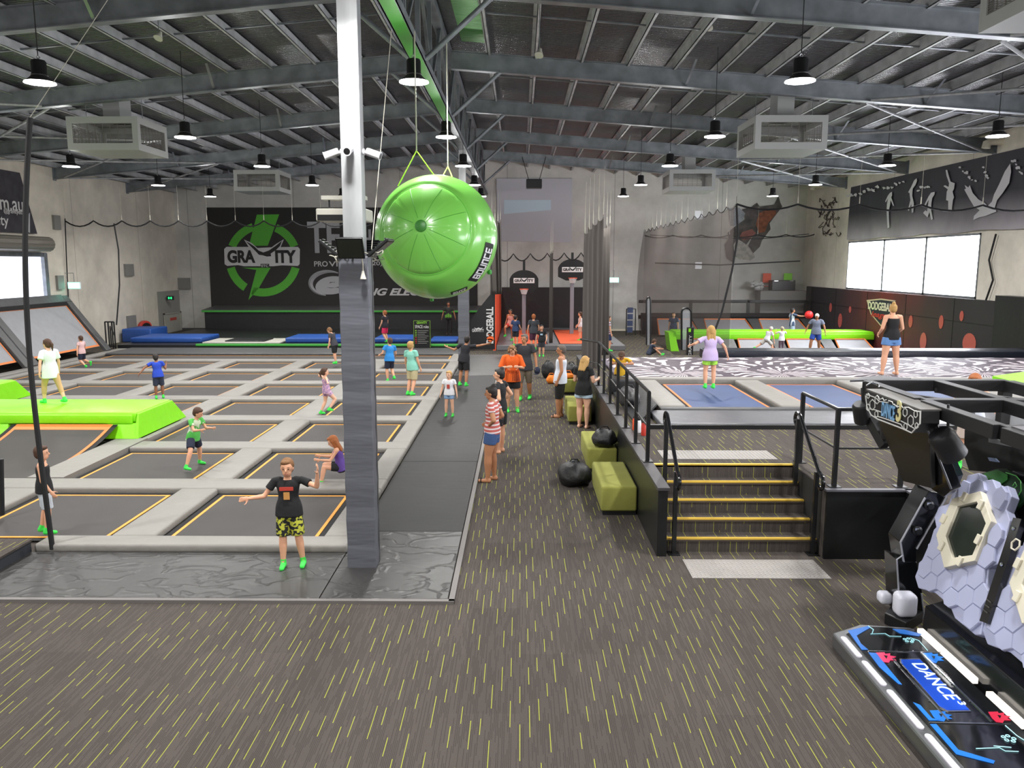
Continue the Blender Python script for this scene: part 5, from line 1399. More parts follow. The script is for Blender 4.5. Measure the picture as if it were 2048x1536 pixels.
MB().box((15.05, 25.2, 1.62), (15.058, 42.5, 1.635)).build('panel_joint', M['black'], rt)
xw = 15.045
def onw(u, v, dx=0): return gx(u, v, xw - dx)
sh = [(1733, 600), (1762, 597), (1791, 601), (1782, 625), (1762, 653), (1741, 628)]
MB().prism([onw(u, v) for u, v in sh], (.01, 0, 0)).build('crest_border', mat('crest_tan', 'c9b79a', .6), rt)
sh2 = [(1762 + (u - 1762) * .9, 624 + (v - 624) * .9) for u, v in sh]
MB().prism([onw(u, v, .008) for u, v in sh2], (.006, 0, 0)).build('crest', mat('crest_navy', '232733', .6), rt)
a = onw(1736, 618, .016); b = onw(1788, 619, .016)
text('DODGEBALL', 'lettering', a, (0, -1, 0), (0, 0, 1), a.y - b.y, .34, mat('crest_cream', 'd9d2b8', .6), rt, .03)
a = onw(1742, 636, .016); b = onw(1780, 637, .016)
text('league', 'lettering', a, (0, -1, 0), (0, 0, 1), a.y - b.y, .30, M['red'], rt, .01, .006, .3)
ov = mat('oval_red', 'b8554c', .35)
for (u, v, w, h) in ((1661, 615, 5, 17), (1680, 641, 8, 26), (1700, 619, 5, 12), (1821, 643, 8, 22), (1882, 644, 9, 24), (1923, 632, 8, 18), (1846, 683, 13, 32), (1938, 687, 27, 36), (1793, 640, 5, 10)):
    c = onw(u, v); ry = abs(onw(u - w / 2, v).y - onw(u + w / 2, v).y) / 2; rz2 = h / 2 * (c - EYE).length / FPX
    mb = MB(); n = 20
    mb.prism([(xw, c.y + ry * math.cos(2 * PI * i / n), max(.02, c.z + rz2 * math.sin(2 * PI * i / n))) for i in range(n)], (.008, 0, 0)); mb.build('printed_oval', ov, rt)
tag(MB().box((14.75, 19.5, HZ), (15.19, 25.1, 2.62)).build('wall_pad', M['blackpad']), 'tall plain black padded wall section at the right picture edge', 'padding')
# high banner with silhouettes
XBN = 15.12
rt = thing('silhouette_banner', 'long dark banner with pale leaping figures and a bird above the windows', 'banner', (XBN, 30, 4.66))
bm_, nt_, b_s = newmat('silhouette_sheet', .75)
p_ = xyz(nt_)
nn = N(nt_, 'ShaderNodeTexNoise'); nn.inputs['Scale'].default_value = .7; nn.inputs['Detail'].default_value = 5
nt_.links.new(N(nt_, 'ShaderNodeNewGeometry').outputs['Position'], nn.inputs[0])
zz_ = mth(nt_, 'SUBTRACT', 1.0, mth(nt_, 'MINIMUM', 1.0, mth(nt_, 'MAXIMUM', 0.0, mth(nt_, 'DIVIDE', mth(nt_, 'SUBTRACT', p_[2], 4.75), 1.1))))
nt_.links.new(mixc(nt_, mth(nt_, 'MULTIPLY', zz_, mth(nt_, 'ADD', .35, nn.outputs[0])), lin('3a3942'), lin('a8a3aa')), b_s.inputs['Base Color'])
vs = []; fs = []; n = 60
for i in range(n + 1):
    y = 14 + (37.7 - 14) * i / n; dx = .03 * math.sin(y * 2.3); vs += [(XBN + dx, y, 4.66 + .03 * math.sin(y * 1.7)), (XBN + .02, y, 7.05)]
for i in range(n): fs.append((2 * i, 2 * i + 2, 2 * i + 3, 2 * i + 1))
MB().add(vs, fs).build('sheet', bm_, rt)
sil = mat('silhouette_grey', 'cdccd2', .8)
def C5(x, y): return (1650 + x / 3.49, 300 + y / 3.49)
def wpoly(pts, nm='figure'): MB().prism([gx(*C5(*p), XBN - .05) for p in pts], (.006, 0, 0)).build(nm, sil, rt)
wpoly([(452, 300), (466, 292), (468, 315), (462, 330), (482, 390), (474, 388), (458, 350), (452, 390), (444, 430), (448, 540), (436, 545), (430, 430), (432, 380), (440, 335), (424, 365), (420, 358), (438, 320)])
wpoly([(622, 212), (638, 198), (642, 215), (630, 245), (612, 270), (608, 320), (620, 370), (616, 430), (606, 440), (602, 375), (585, 425), (578, 420), (596, 350), (590, 300), (580, 295), (600, 260)])
wpoly([(740, 298), (765, 292), (764, 310), (748, 335), (742, 370), (740, 420), (752, 480), (742, 488), (728, 430), (715, 470), (685, 440), (700, 420), (712, 430), (720, 380), (724, 345), (702, 388), (694, 382), (722, 325)])
wpoly([(842, 140), (852, 138), (862, 175), (875, 220), (905, 232), (900, 270), (890, 290), (900, 330), (892, 350), (884, 420), (860, 418), (860, 355), (845, 350), (850, 290), (858, 275), (826, 252), (838, 246), (862, 258), (866, 232), (848, 180)])
wpoly([(1035, 488), (1040, 460), (1080, 420), (1040, 395), (1010, 345), (985, 300), (972, 275), (984, 270), (975, 245), (1000, 262), (1010, 245), (1030, 300), (1070, 345), (1115, 370), (1135, 392), (1165, 360), (1180, 310), (1215, 240), (1255, 150), (1292, 95), (1298, 150), (1285, 230), (1240, 300), (1200, 350), (1185, 400), (1195, 430), (1120, 460), (1075, 470)], 'bird')
random.seed(3)
for (x0, y0, x1, y1, k) in ((140, 330, 380, 260, 8), (400, 280, 560, 210, 6), (640, 280, 730, 240, 4), (930, 120, 1060, 230, 6), (1100, 120, 1140, 200, 4), (1300, 60, 1380, 170, 6)):
    for i in range(k):
        t = (i + .5) / k; cx_ = x0 + (x1 - x0) * t; cy_ = y0 + (y1 - y0) * t + random.uniform(-12, 12); r_ = random.uniform(9, 20); pts = []
        for a in range(9): 
            q2 = r_ * random.uniform(.35, 1.15); pts.append((cx_ + q2 * math.cos(2 * PI * a / 9), cy_ + .8 * q2 * math.sin(2 * PI * a / 9)))
        wpoly(pts, 'splash')
# pipes on the wall
for u, v, y in ((1985, 290, 25.0), (1632, 376, 37.0)):
    p = gx(u, v, 14.9)
    tag(MB().tube([(15.2, p.y, p.z + .12), (14.85, p.y, p.z + .12), (14.72, p.y, p.z + .05), (14.7, p.y, p.z - .1)], .13, 12).build('pvc_pipe', M['cream'], smooth=True), 'cream elbow pipe high on the right wall, %s' % ('nearer one' if u > 1900 else 'farther one'), 'pipe')
# left wall banner
rt = thing('fabric_banner', 'dark hanging fabric banner with white web address at the upper left', 'banner', (X0 + .12, 30, 6))
a = gx(-120, 330, X0 + .1); b = gx(40, 350, X0 + .1); c = gx(62, 467, X0 + .1)
MB().prism([(X0 + .1, 22.0, 6.9), (X0 + .1, b.y, 6.9), (X0 + .1, c.y + .4, 4.72), (X0 + .1, 22.0, 4.66)], (-.02, 0, 0)).build('sheet', mat('banner_print_dark', '37353b', .8, vary=.3, vs=3), rt)
def ltext(s, u0, v0, u1, v1, nm='lettering'):
    a = gx(u0, v1, X0 + .115); b = gx(u1, v1, X0 + .115); c = gx(u1, v0, X0 + .115)
    text(s, nm, a, (0, 1, 0), (0, 0, 1), b.y - a.y, c.z - b.z, M['printwhite'], rt, .01)
ltext('etc.com.au', -70, 388, 46, 412); ltext('gravity', -40, 428, 18, 454); ltext('@gravityetc', 8, 416, 46, 428)
MB().prism([gx(u, v, X0 + .115) for u, v in ((48, 440), (60, 425), (60, 466), (50, 460))], (-.004, 0, 0)).build('printed_figure', M['printgrey'], rt)
# ================================================================== benches, bags, bottles
def bench(x0, x1, y0, y1, label):
    rt = thing('bench', label, 'bench', ((x0 + x1) / 2, (y0 + y1) / 2, 0), 'lime benches')
    MB().box((x0 + .03, y0 + .03, 0), (x1 - .01, y1 - .03, .06)).build('plinth', M['black'], rt)
    MB().rbox((x0, y0, .06), (x1, y1, .43), .035).build('upholstery', M['lime'], rt, smooth=True)
bench(1.17, 1.69, 11.15, 12.65, 'nearest lime green upholstered bench against the black knee wall')
bench(1.17, 1.69, 13.55, 15.05, 'second lime green bench holding a black bag, against the knee wall')
bench(1.09, 1.62, 17.75, 19.2, 'third lime green bench beside the blonde woman')
bench(1.16, 1.66, 21.9, 23.3, 'farthest lime green bench behind the man in the white tank top')
def bag(c, r, label, m='blackbag', seed=0, grp=None):
    vs = []; fs = []; nu, nv = 28, 16
    for j in range(nv + 1):
        t = PI * j / nv
        for i in range(nu):
            a = 2 * PI * i / nu; d = Vector((math.sin(t) * math.cos(a), math.sin(t) * math.sin(a), math.cos(t)))
            k = 1 + .16 * mnoise.noise(d * 1.7 + Vector((seed, 0, 0))) + .07 * abs(mnoise.noise(d * 5 + Vector((seed, 3, 0))))
            p = Vector((d.x * r[0], d.y * r[1], d.z * r[2])) * k
            p.z = max(-r[2] * .82, p.z); vs.append(Vector(c) + p)
    for j in range(nv):
        for i in range(nu):
            q2 = (i + 1) % nu; fs.append((j * nu + i, (j + 1) * nu + i, (j + 1) * nu + q2, j * nu + q2))
    rt = thing('bag', label, 'bag', tuple(c), grp)
    MB().add(vs, fs).build('body', M.get(m) or M['black'], rt, smooth='all')
    p = Vector(c) + Vector((0, 0, r[2] * .75))
    MB().tube([p + Vector((-.1, 0, 0)), p + Vector((-.05, -.02, .09)), p + Vector((.05, -.02, .09)), p + Vector((.1, 0, 0))], .012, 6).build('handle', M.get(m) or M['black'], rt, smooth=True)
M['blackbag'] = mat('black_nylon', '18181b', .5, bump=.01, bs=14)
bag((.90, 12.85, .17), (.28, .34, .21), 'big black drawstring bag slumped on the carpet by the nearest bench', seed=1)
bag((1.48, 13.75, .57), (.21, .26, .17), 'black bag lying on the second bench against the wall', seed=2)
bag(gz(1096, 757) + Vector((0, .2, .24)), (.22, .24, .29), 'black backpack on the carpet left of the man in the tank top', seed=3)
bag((1.45, 22.5, .60), (.2, .25, .2), 'black bag on the farthest bench behind the man', seed=4)
M['orangebag'] = mat('orange_cloth', 'e07a1e', .7)
bag(gz(1103, 768) + Vector((0, .1, .12)), (.15, .13, .14), 'small orange bag on the carpet by the farthest bench', 'orangebag', 5)
bag((1.35, 22.1, .5), (.16, .12, .08), 'orange towel bundle on the farthest bench', 'orangebag', 6)
M['brownbag'] = mat('brown_canvas', '6a5b45', .8)
bag((1.47, 18.1, .60), (.15, .22, .2), 'brown canvas handbag on the bench behind the blonde woman', 'brownbag', 7)
M['tealbag'] = mat('blue_white_cloth', '8fb3c9', .8)
bag((2.25, 17.1, 1.0), (.22, .3, .14), 'pale blue cloth heap on the deck behind the railing', 'tealbag', 8)
bag((2.1, 15.2, 1.06), (.2, .5, .2), 'dark heap of bags and clothes on the deck behind the railing', seed=9)
def bottle(x, y, z, m, h, label):
    rt = thing('drink_bottle', label, 'bottle', (x, y, z), 'bottles by the railing')
    MB().lathe([(.038, 0), (.042, .01), (.042, h * .68), (.03, h * .78)], (x, y, z), 14).build('body', m, rt, smooth=True)
    MB().lathe([(.028, h * .78), (.028, h * .92), (.012, h * .93), (.010, h), (.001, h)], (x, y, z), 12).build('cap', M['black'], rt, smooth=True)
bottle(1.98, 12.55, HZ, M['red'], .27, 'red drink bottle nearest the stairs on the deck edge')
bottle(1.93, 12.78, HZ, M['white'], .26, 'white drink bottle between the red and orange ones')
bottle(1.90, 12.98, HZ, M['orangewall'], .25, 'orange drink bottle farthest of the three on the deck edge')
# stand with flyers near back wall
p = gz(1262, 672, 0)
rt = thing('display_stand', 'narrow dark blue display rack by the back wall', 'display stand', (p.x, 40.5, 0))
a = gy(1258, 618, 40.5)
MB().bar((a.x - .12, 40.5, 0), (a.x - .12, 40.5, a.z), .05).bar((a.x + .35, 40.6, 0), (a.x + .35, 40.6, a.z), .05).bar((a.x - .12, 40.5, a.z), (a.x + .35, 40.6, a.z), .04).build('frame', M['black'], rt)
for k in range(4): MB().box((a.x - .08, 40.46, .15 + .33 * k), (a.x + .2, 40.5, .42 + .33 * k)).build('leaflet_panel', mat('navy_print', '2c3856', .6), rt)
tag(MB().box((gy(1218, 665, 43.3).x, 43.2, 0), (gy(1252, 665, 43.3).x, 43.38, .1)).build('threshold_strip', M['cream']), 'pale strip on the floor along the back wall', 'strip')
# small ceiling speakers
for (u, v, y, nm) in ((318, 72, 16.5, 'left side'), (1418, 52, 17.5, 'right side'), (1079, 106, 16.5, 'near the ridge')):
    p = gy(u, v, y)
    z = min(p.z, rz_(p.x) + .3)
    rt = thing('roof_spotlight', 'small white cone spotlight clamped under the roof, %s' % nm, 'spotlight', tuple(p), 'roof spotlights')
    MB().lathe([(.03, .1), (.04, .06), (.09, -.06), (.085, -.06)], p, 14, axis=(.2, .5, .9)).build('spot_head', M['offwhite'], rt, smooth=True)
    MB().tube([p + Vector((0, 0, .08)), Vector((p.x, p.y, rz_(p.x) + RT))], .008).build('stem', M['galv'], rt)
# ================================================================== dance arcade machine (two stations side by side along Y)
MG = thing('dance_machine', 'large black dance arcade machine with lilac hexagon shields at the lower right', 'arcade machine', (4.0, 6.4, 0))
PTOP = .17
def F(x, y): return (1448 + x / 3.413, 1100 + y / 3.413)       # close view of the platform
def H(x, y): return (1748 + x / 4.043, 900 + y / 4.043)        # close view of the shields
def T_(x, y): return (1700 + x / 5.885, 740 + y / 5.885)       # close view of the top frame
gl = mat('gloss_black_cabinet', '121316', .16, coat=.3); edge_m = mat('light_edge_trim', 'aeb0ba', .3, .4)
lightbar = mat('white_light_bar', 'fff6ea', .4, emit=.8); pill = mat('frosted_light_lens', 'd8d4e0', .3, emit=.03)
blue_p = mat('blue_print', '1a6fcc', .3, emit=.12); bluescr = mat('blue_lit_panel', '0b45b8', .3, emit=.3); cyan_p = mat('cyan_line', 'a8e4ef', .4, emit=.2)
pink_p = mat('pink_arrow', 'e83a68', .3, emit=.2); red_p = mat('red_arrow', 'b8203c', .3, emit=.15); darkblue = mat('dark_blue_print', '142a66', .3)
# ---- platform
def pf(x, y, z=PTOP): return gz(*F(x, y), z)
A = pf(740, 550); B = pf(975, 497); Bx = pf(1340, 525)
xl = A.x; yTop = A.y
yNear = 4.75
outl = [(xl, yTop), (xl + .34, yTop + .19), (3.76, yTop + .12), (3.76, yNear - .1), (xl + .36, yNear - .1), (xl, yNear + .18)]
pt = MB().prism([(x, y, 0) for x, y in outl], (0, 0, PTOP - .02)).build('dance_platform', M['chrome'] if False else mat('platform_metal', '8d8f92', .28, .85), MG, bevel=.02)
ins = [(xl + .11, yTop - .05), (xl + .36, yTop + .11), (3.75, yTop + .06), (3.75, yNear - .04), (xl + .38, yNear - .04), (xl + .11, yNear + .22)]
MB().prism([(x, y, PTOP - .02) for x, y in ins], (0, 0, .012)).build('step_surface', M['padgloss'], pt)
zt3 = PTOP - .006
def on(x, y): p = gz(*F(x, y), zt3); return p
def zpoly(pts, m, nm, dz=0.0, par=None):
    return MB().prism([on(*p) + Vector((0, 0, dz)) for p in pts], (0, 0, .003)).build(nm, m, par or pt)
# light pills along the outer rim
for ya, yb in ((yTop - .10, yTop - .50), (yTop - .56, yTop - .98), (yTop - 1.04, yTop - 1.60), (yTop - 1.66, yTop - 2.1)):
    c = []
    for i in range(9):
        t = R(180 * i / 8); c.append((xl + .055 + .026 * math.cos(t), ya + .026 * math.sin(t) - .03, PTOP - .018))
    for i in range(9):
        t = R(180 + 180 * i / 8); c.append((xl + .055 + .026 * math.cos(t), yb + .026 * math.sin(t) + .03, PTOP - .018))
    MB().prism(c, (0, 0, .012)).build('light_lens', pill, pt)
# metal dividers on the top
def strip(p, q_, w, m=None, nm='divider'):
    a, b = on(*p), on(*q_)
    MB().bar(a, b, w, .008).build(nm, m or M['chrome'], pt)
strip((985, 690), (1480, 700), .014); strip((1400, 1178), (1960, 1190), .014)
strip((1150, 740), (1530, 1165), .014); strip((1345, 700), (1830, 1172), .014)
# printed bands and arrows
zpoly([(845, 552), (985, 520), (1000, 530), (905, 585), (935, 640), (985, 682), (940, 682)], blue_p, 'blue_band')
zpoly([(1150, 540), (1230, 545), (1350, 575), (1330, 590), (1200, 570)], blue_p, 'blue_band')
zpoly([(985, 700), (1040, 705), (1140, 830), (1215, 920), (1190, 915), (1060, 800)], blue_p, 'blue_band')
zpoly([(1290, 1040), (1340, 1060), (1420, 1150), (1500, 1165), (1400, 1165)], blue_p, 'blue_band')
zpoly([(1405, 1190), (1450, 1190), (1600, 1365), (1850, 1440), (1840, 1460), (1585, 1395)], blue_p, 'blue_band')
def arrow(cx_, cy_, m, k=1.0, flip=1):
    pts = [(-70, -30), (-10, -32), (-5, -22), (30, -25), (28, -10), (70, -2), (48, 8), (72, 22), (30, 22), (20, 38), (-20, 32), (-45, 10)]
    zpoly([(cx_ + x * k * flip, cy_ + y * k * flip) for x, y in pts], m, 'arrow_pad')
    zpoly([(cx_ - 14, cy_ - 10), (cx_ + 12, cy_ - 6), (cx_ + 4, cy_ + 14)], M['padgloss'], 'arrow_mark', .003)
arrow(1105, 732, pink_p); arrow(1430, 735, blue_p, 1.0); arrow(1480, 1130, blue_p, 1.1); arrow(1880, 1140, red_p, 1.1)
# DANCE panel
pn = [(1197, 742), (1335, 742), (1688, 1103), (1530, 1105), (1470, 1072), (1200, 762)]
zpoly(pn, M['chrome'], 'panel_rim'); cxn = sum(p[0] for p in pn) / 6; cyn = sum(p[1] for p in pn) / 6
zpoly([(cxn + (x - cxn) * .95, cyn + (y - cyn) * .95) for x, y in pn], bluescr, 'word_panel', .003)
a = on(1240, 768); b = on(1585, 1090); c = on(1330, 762)
td = Vector((0, -1, 0))
text('DANCE', 'dance_lettering', Vector((min(a.x, c.x) + .035, a.y - .03, zt3 + .008)), (0, -1, 0), (1, 0, 0), abs(a.y - b.y) * .78, .115, mat('ice_lettering', 'd8ecff', .4, emit=.5), pt, .0, .002)
text('3', 'dance_lettering', Vector((min(a.x, c.x) + .10, b.y + .105, zt3 + .008)), (0, -1, 0), (1, 0, 0), .045, .055, mat('ice_lettering', '', 0), pt, .0, .002)
# circuit lines and trefoil marks
for ln in ([(1000, 575), (1100, 572), (1130, 590), (1210, 592)], [(985, 520), (1020, 545), (1010, 575)], [(1270, 600), (1330, 620), (1390, 688)], [(1720, 1358), (1880, 1352), (1920, 1375), (2010, 1378)], [(1840, 1340), (1960, 1350)], [(1920, 1200), (2000, 1270), (2048, 1300)]):
    pts = [on(*p) + Vector((0, 0, .003)) for p in ln]
    MB().tube(pts, .004, 4).build('circuit_line', cyan_p, pt)
for cx_, cy_ in ((1262, 618), (1945, 1290)):
    mb = MB()
    for k in range(5):
        an = 2 * PI * k / 5; o_ = on(cx_, cy_) + Vector((.035 * math.cos(an), .035 * math.sin(an), .004))
        mb.tube([o_ + Vector((.014 * math.cos(2 * PI * i / 8), .014 * math.sin(2 * PI * i / 8), 0)) for i in range(9)], .004, 4)
    mb.build('hexagon_mark', cyan_p, pt)
for p in ((1292, 690), (1345, 706), (1445, 805), (1555, 915), (1675, 1033), (1195, 803), (1298, 915), (1400, 1030), (1530, 1165), (1780, 1183)):
    MB().lathe([(.007, 0), (.006, .006), (.001, .007)], on(*p), 8).build('screw', M['chrome'], pt)
# ---- base cabinet
XC = 3.84
zb = 1.42
MB().prism([(XC, yTop + .1, 0), (XC + .02, yTop + .1, .38), (XC + .25, yTop + .1, .45), (XC + .72, yTop + .1, 1.70), (XC + .95, yTop + .1, 1.75), (XC + .95, yTop + .1, 0)], (0, yNear - yTop - .2, 0)).build('cabinet', gl, MG, bevel=.01)
for (p, q_) in (((1340, 525), (1715, 860)), ((1812, 955), (2050, 1185))):
    a = gx(*F(*p), XC - .04); b = gx(*F(*q_), XC - .04)
    MB().box((XC - .066, a.y, .13), (XC - .012, b.y, .178)).build('light_bar', lightbar, MG)
# ---- shields: hex tiles on a leaning plane
P0 = Vector((3.83, 0, .45)); P1 = Vector((4.31, 0, 1.68)); SD = (P1 - P0).normalized(); SN = SD.cross(Vector((0, 1, 0))).normalized()
if SN.x > 0: SN = -SN
def hp(x, y, o=0.0): return gp(*H(x, y), P0 + SN * o, SN)
def shield(dy, label_):
    D = Vector((0, dy, 0))
    out = [(835, 178), (862, 245), (945, 230), (975, 300), (1065, 282), (1098, 370), (1055, 480), (1085, 565), (1055, 690), (1083, 790), (1025, 905), (915, 940), (880, 1290), (850, 1490), (800, 1488), (640, 1355), (600, 1255), (480, 1150), (345, 1110), (318, 1020), (350, 940), (440, 740), (470, 640), (490, 620), (475, 540), (510, 455), (590, 430), (620, 340), (710, 305), (745, 200)]
    base = [hp(*p) + D for p in out]
    sh = MB().prism([p - SN * .10 for p in base], SN * .085).build('shield', M['shield'], MG, bevel=.008)
    # hex lattice (axes on the plane: e1 along -Y, e2 up the slope)
    e1 = Vector((0, -1, 0)); e2 = SD
    c0 = hp(700, 1050) + D; rad = .118
    import itertools
    def inside(pt_, poly):
        q0 = (pt_.dot(e1), pt_.dot(e2)); n = len(poly); r_ = False
        for i in range(n):
            a, b = poly[i], poly[(i + 1) % n]; ax_, ay_ = a.dot(e1), a.dot(e2); bx_, by_ = b.dot(e1), b.dot(e2)
            if (ay_ > q0[1]) != (by_ > q0[1]) and q0[0] < (bx_ - ax_) * (q0[1] - ay_) / (by_ - ay_) + ax_: r_ = not r_
        return r_
    ro = [hp(*p) + D for p in [(665, 405), (895, 345), (985, 590), (930, 700), (850, 910), (600, 965), (535, 700)]]
    rnd = random.Random(7)
    for i in range(-7, 8):
        for j in range(-8, 9):
            c = c0 + e1 * (rad * 1.5 * i) + e2 * (rad * math.sqrt(3) * (j + .5 * (i % 2)))
            cors = [c + (e1 * math.cos(PI / 3 * k) + e2 * math.sin(PI / 3 * k)) * rad * .99 for k in range(6)]
            inn = sum(inside(q, base) for q in cors)
            if not (inside(c, base) and inn >= 4) or inside(c, ro): continue
            h_ = .012 + .008 * rnd.random()
            cors = [q if inside(q, base) else q.lerp(c, .35) for q in cors]
            top_ = [c + (q - c) * .94 + SN * h_ for q in cors]
            mb = MB().loft([[q - SN * .018 for q in cors], [q + SN * (h_ - .010) for q in cors], top_])
            mb.build('hexagon_tile', M['shield'], sh)
    # cream ring + glass
    inner = [hp(*p) + D for p in [(705, 468), (865, 432), (938, 608), (900, 700), (830, 862), (668, 885), (612, 705)]]
    n = len(ro); mb = MB()
    f = [q + SN * .045 for q in ro] + [q + SN * .045 for q in inner] + [q - SN * .02 for q in ro] + [q - SN * .02 for q in inner]
    fs = []
    for i in range(n):
        k = (i + 1) % n; fs += [(i, k, n + k, n + i), (i, 2 * n + i, 2 * n + k, k), (n + i, n + k, 3 * n + k, 3 * n + i), (2 * n + i, 3 * n + i, 3 * n + k, 2 * n + k)]
    rg = mb.add(f, fs).build('ring_frame', M['cream'], sh, bevel=.006)
    for p in ((770, 395), (905, 460), (600, 570), (585, 790), (885, 740), (735, 915)):
        c = hp(*p) + D + SN * .045
        MB().prism([c + e1 * .03 + e2 * .045, c - e1 * .03 + e2 * .045, c - e1 * .03 - e2 * .045, c + e1 * .03 - e2 * .045], SN * .02).build('ring_clip', M['cream'], rg, bevel=.006)
    MB().prism([q - SN * .005 for q in inner], SN * .02).build('dark_window', M['screenglass'], sh)
shield(0, 'a'); shield(-1.16, 'b')
# dark divider between the shields with metal marks
a = hp(960, 930, -.02); 
for p, q_ in (((1240, 560), (900, 1330)),):
    A2, B2 = hp(1180, 560, .02), hp(905, 1400, .02)
    MB().bar(A2, B2, .10, .05, up=SN).build('divider_rail', gl, MG)
    for k in range(3):
        c = A2.lerp(B2, .80 + .05 * k) + SN * .03
        MB().bar(c + Vector((0, .03, 0)), c - Vector((0, .03, 0)), .012).build('metal_clip', M['chrome'], MG)
    for t_ in (.1, .45):
        c = A2.lerp(B2, t_) + SN * .03
        MB().lathe([(.018, 0), (.012, .01), (.001, .011)], c, 10, axis=SN).build('knob', M['chrome'], MG)
    c = hp(1145, 765, .05); MB().tube([c + (Vector((0, -1, 0)) * math.cos(PI / 3 * i) + SD * math.sin(PI / 3 * i)) * .05 for i in range(7)], .008, 5).build('hexagon_outline', M['cream'], MG)
# green circuit board panel behind the top of the shields
gb = [(870, 190), (1000, 150), (1075, 150), (1230, 300), (1210, 420), (1060, 560), (1000, 430), (900, 330)]
G0 = P0 - SN * .13
MB().prism([gp(*H(*p), G0, SN) for p in gb], -SN * .02).build('circuit_panel', mat('circuit_green', '16301a', .3), MG)
MB().prism([gp(*H(*p), G0 + SN * .008, SN) for p in [(890, 190), (1000, 160), (1080, 200), (1080, 240), (1010, 290), (930, 270)]], SN * .003).build('green_patch', mat('circuit_green_light', '2c6a2a', .3, emit=.05), MG)
for ln in ([(1065, 182), (1150, 210), (1185, 250), (1190, 330), (1100, 480)], [(1120, 290), (1140, 260), (1155, 290), (1130, 310)]):
    MB().tube([gp(*H(*p), G0 + SN * .012, SN) for p in ln], .004, 4).build('circuit_line', mat('circuit_line_green', '4c9a48', .4, emit=.1), MG)
# ---- slanted knob column on the left end
wp = [(415, 385), (215, 745), (240, 905), (345, 905), (345, 800), (600, 385), (590, 368), (445, 330)]
Wy = yTop + .60
q0 = gy(*H(300, 700), Wy)
MB().prism([gy(*H(*p), Wy) for p in wp], (0, .28, 0)).build('side_console', gl, MG, bevel=.006)
for pts in ([(415, 385), (215, 745), (240, 905)], [(590, 375), (345, 800)]):
    MB().tube([gy(*H(*p), Wy - .01) for p in pts], .010, 6).build('edge_trim', edge_m, MG)
for p in ((440, 445), (345, 650)):
    c = gy(*H(*p), Wy)
    k_ = MB().lathe([(.05, 0), (.05, -.02), (.03, -.03), (.03, -.06), (.001, -.062)], c, 14, axis=(0, 1, 0)).build('round_lens', M['black'], MG, smooth=True)
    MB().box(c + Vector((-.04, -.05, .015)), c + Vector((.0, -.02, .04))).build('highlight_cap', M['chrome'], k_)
lower = [(190, 890), (245, 905), (345, 905), (390, 1150), (400, 1340), (380, 1400), (205, 1330)]
MB().prism([gy(*H(*p), Wy - .02) for p in lower], (0, .3, 0)).build('lower_cabinet', gl, MG, bevel=.006)
MB().tube([gy(*H(*p), Wy - .03) for p in [(235, 850), (185, 885), (205, 1240)]], .008, 6).build('edge_trim', edge_m, MG)
MB().tube([gy(*H(*p), Wy - .03) for p in [(385, 1160), (402, 1330), (370, 1400)]], .008, 6).build('edge_trim', edge_m, MG)
# foot plinth with glossy white cube light
fp = [gz(*H(*p), .10) for p in [(85, 1330), (170, 1230), (400, 1320), (260, 1410)]]
MB().prism([(p.x, p.y, 0) for p in fp], (0, 0, .12)).build('foot_plinth', M['black'], MG, bevel=.01)
c = gz(*H(255, 1330), .14); 
o = MB().rbox(c + Vector((-.10, -.06, -.02)), c + Vector((.10, .12, .22)), .05).build('cube_light', mat('gloss_white', 'dfe0ee', .12, coat=.5), MG, smooth=True)
MB().rbox(c + Vector((-.13, .25, -.02)), c + Vector((.0, .4, .10)), .04).build('cube_light', mat('gloss_white', '', 0), MG, smooth=True)
# ---- big leaning back plate of the first monitor (black, seen at left top)
Q0 = gx(*T_(350, 650), 3.72); Q1 = gx(*T_(620, 1310), 3.98)
e = Vector((0, -1, 0)); nq = (Q1 - Q0).cross(e).normalized()
if nq.x > 0: nq = -nq
def mp(x, y, o=0): return gp(*T_(x, y), Q0 + nq * o, nq)
mon = MB().prism([mp(*p) for p in [(330, 600), (560, 560), (850, 520), (935, 790), (955, 1395), (620, 1310)]], -nq * .05).build('monitor_plate', mat('black_shell', '1d1c1d', .4), MG, bevel=.008)
MB().prism([mp(*p, -.06) for p in [(860, 540), (1190, 1420), (1100, 1500), (955, 1400), (920, 780)]], -nq * .10).build('side_shell', gl, mon, bevel=.006)
MB().prism([mp(*p, -.2) for p in [(1040, 1060), (1195, 1110), (1260, 1260), (1200, 1420)]], -nq * .06).build('rear_shell', mat('dark_teal_shell', '13262b', .3), mon)
MB().tube([mp(870, 600, .01), mp(1190, 1400, .01)], .010, 6).build('edge_trim', mat('dim_edge', '4b4d55', .3), mon)
# ---- overhead frame
ZF = 2.36
fm = mat('frame_black', '1b1b1e', .45)
X_ = (3.74, 4.5, 5.25); Y_ = (8.6, 7.35, 6.10, 4.85)
def beam(a, b, w=.11, nm='frame_beam', z=ZF): MB().bar((a[0], a[1], z - .06), (b[0], b[1], z - .06), w, .12).build(nm, fm, MG, bevel=.006)
for y in Y_: beam((X_[0], y), (X_[2], y))
for i in range(3):
    for x in X_: beam((x, Y_[i] - .055), (x, Y_[i + 1] + .055))
MB().prism([gz(*T_(x, y), ZF) for x, y in [(0, 120), (720, 98), (360, 62), (180, 78)]], (0, 0, -.02)).build('corner_plate', mat('plate_grey', '4b4a4e', .5), MG)
for (x, y) in ((5.25, 7.35), (5.25, 8.6), (5.25, 6.1), (4.35, 6.3)):
    MB().bar((x, y, .9 if x > 5 else 1.4), (x, y, ZF - .12), .10).build('frame_post', fm, MG)
MB().bar((5.25, 6.1, 0), (5.25, 6.1, .9), .10).bar((4.86, 5.2, 1.7), (4.86, 5.2, ZF - .12), .1).build('frame_post', fm, MG)
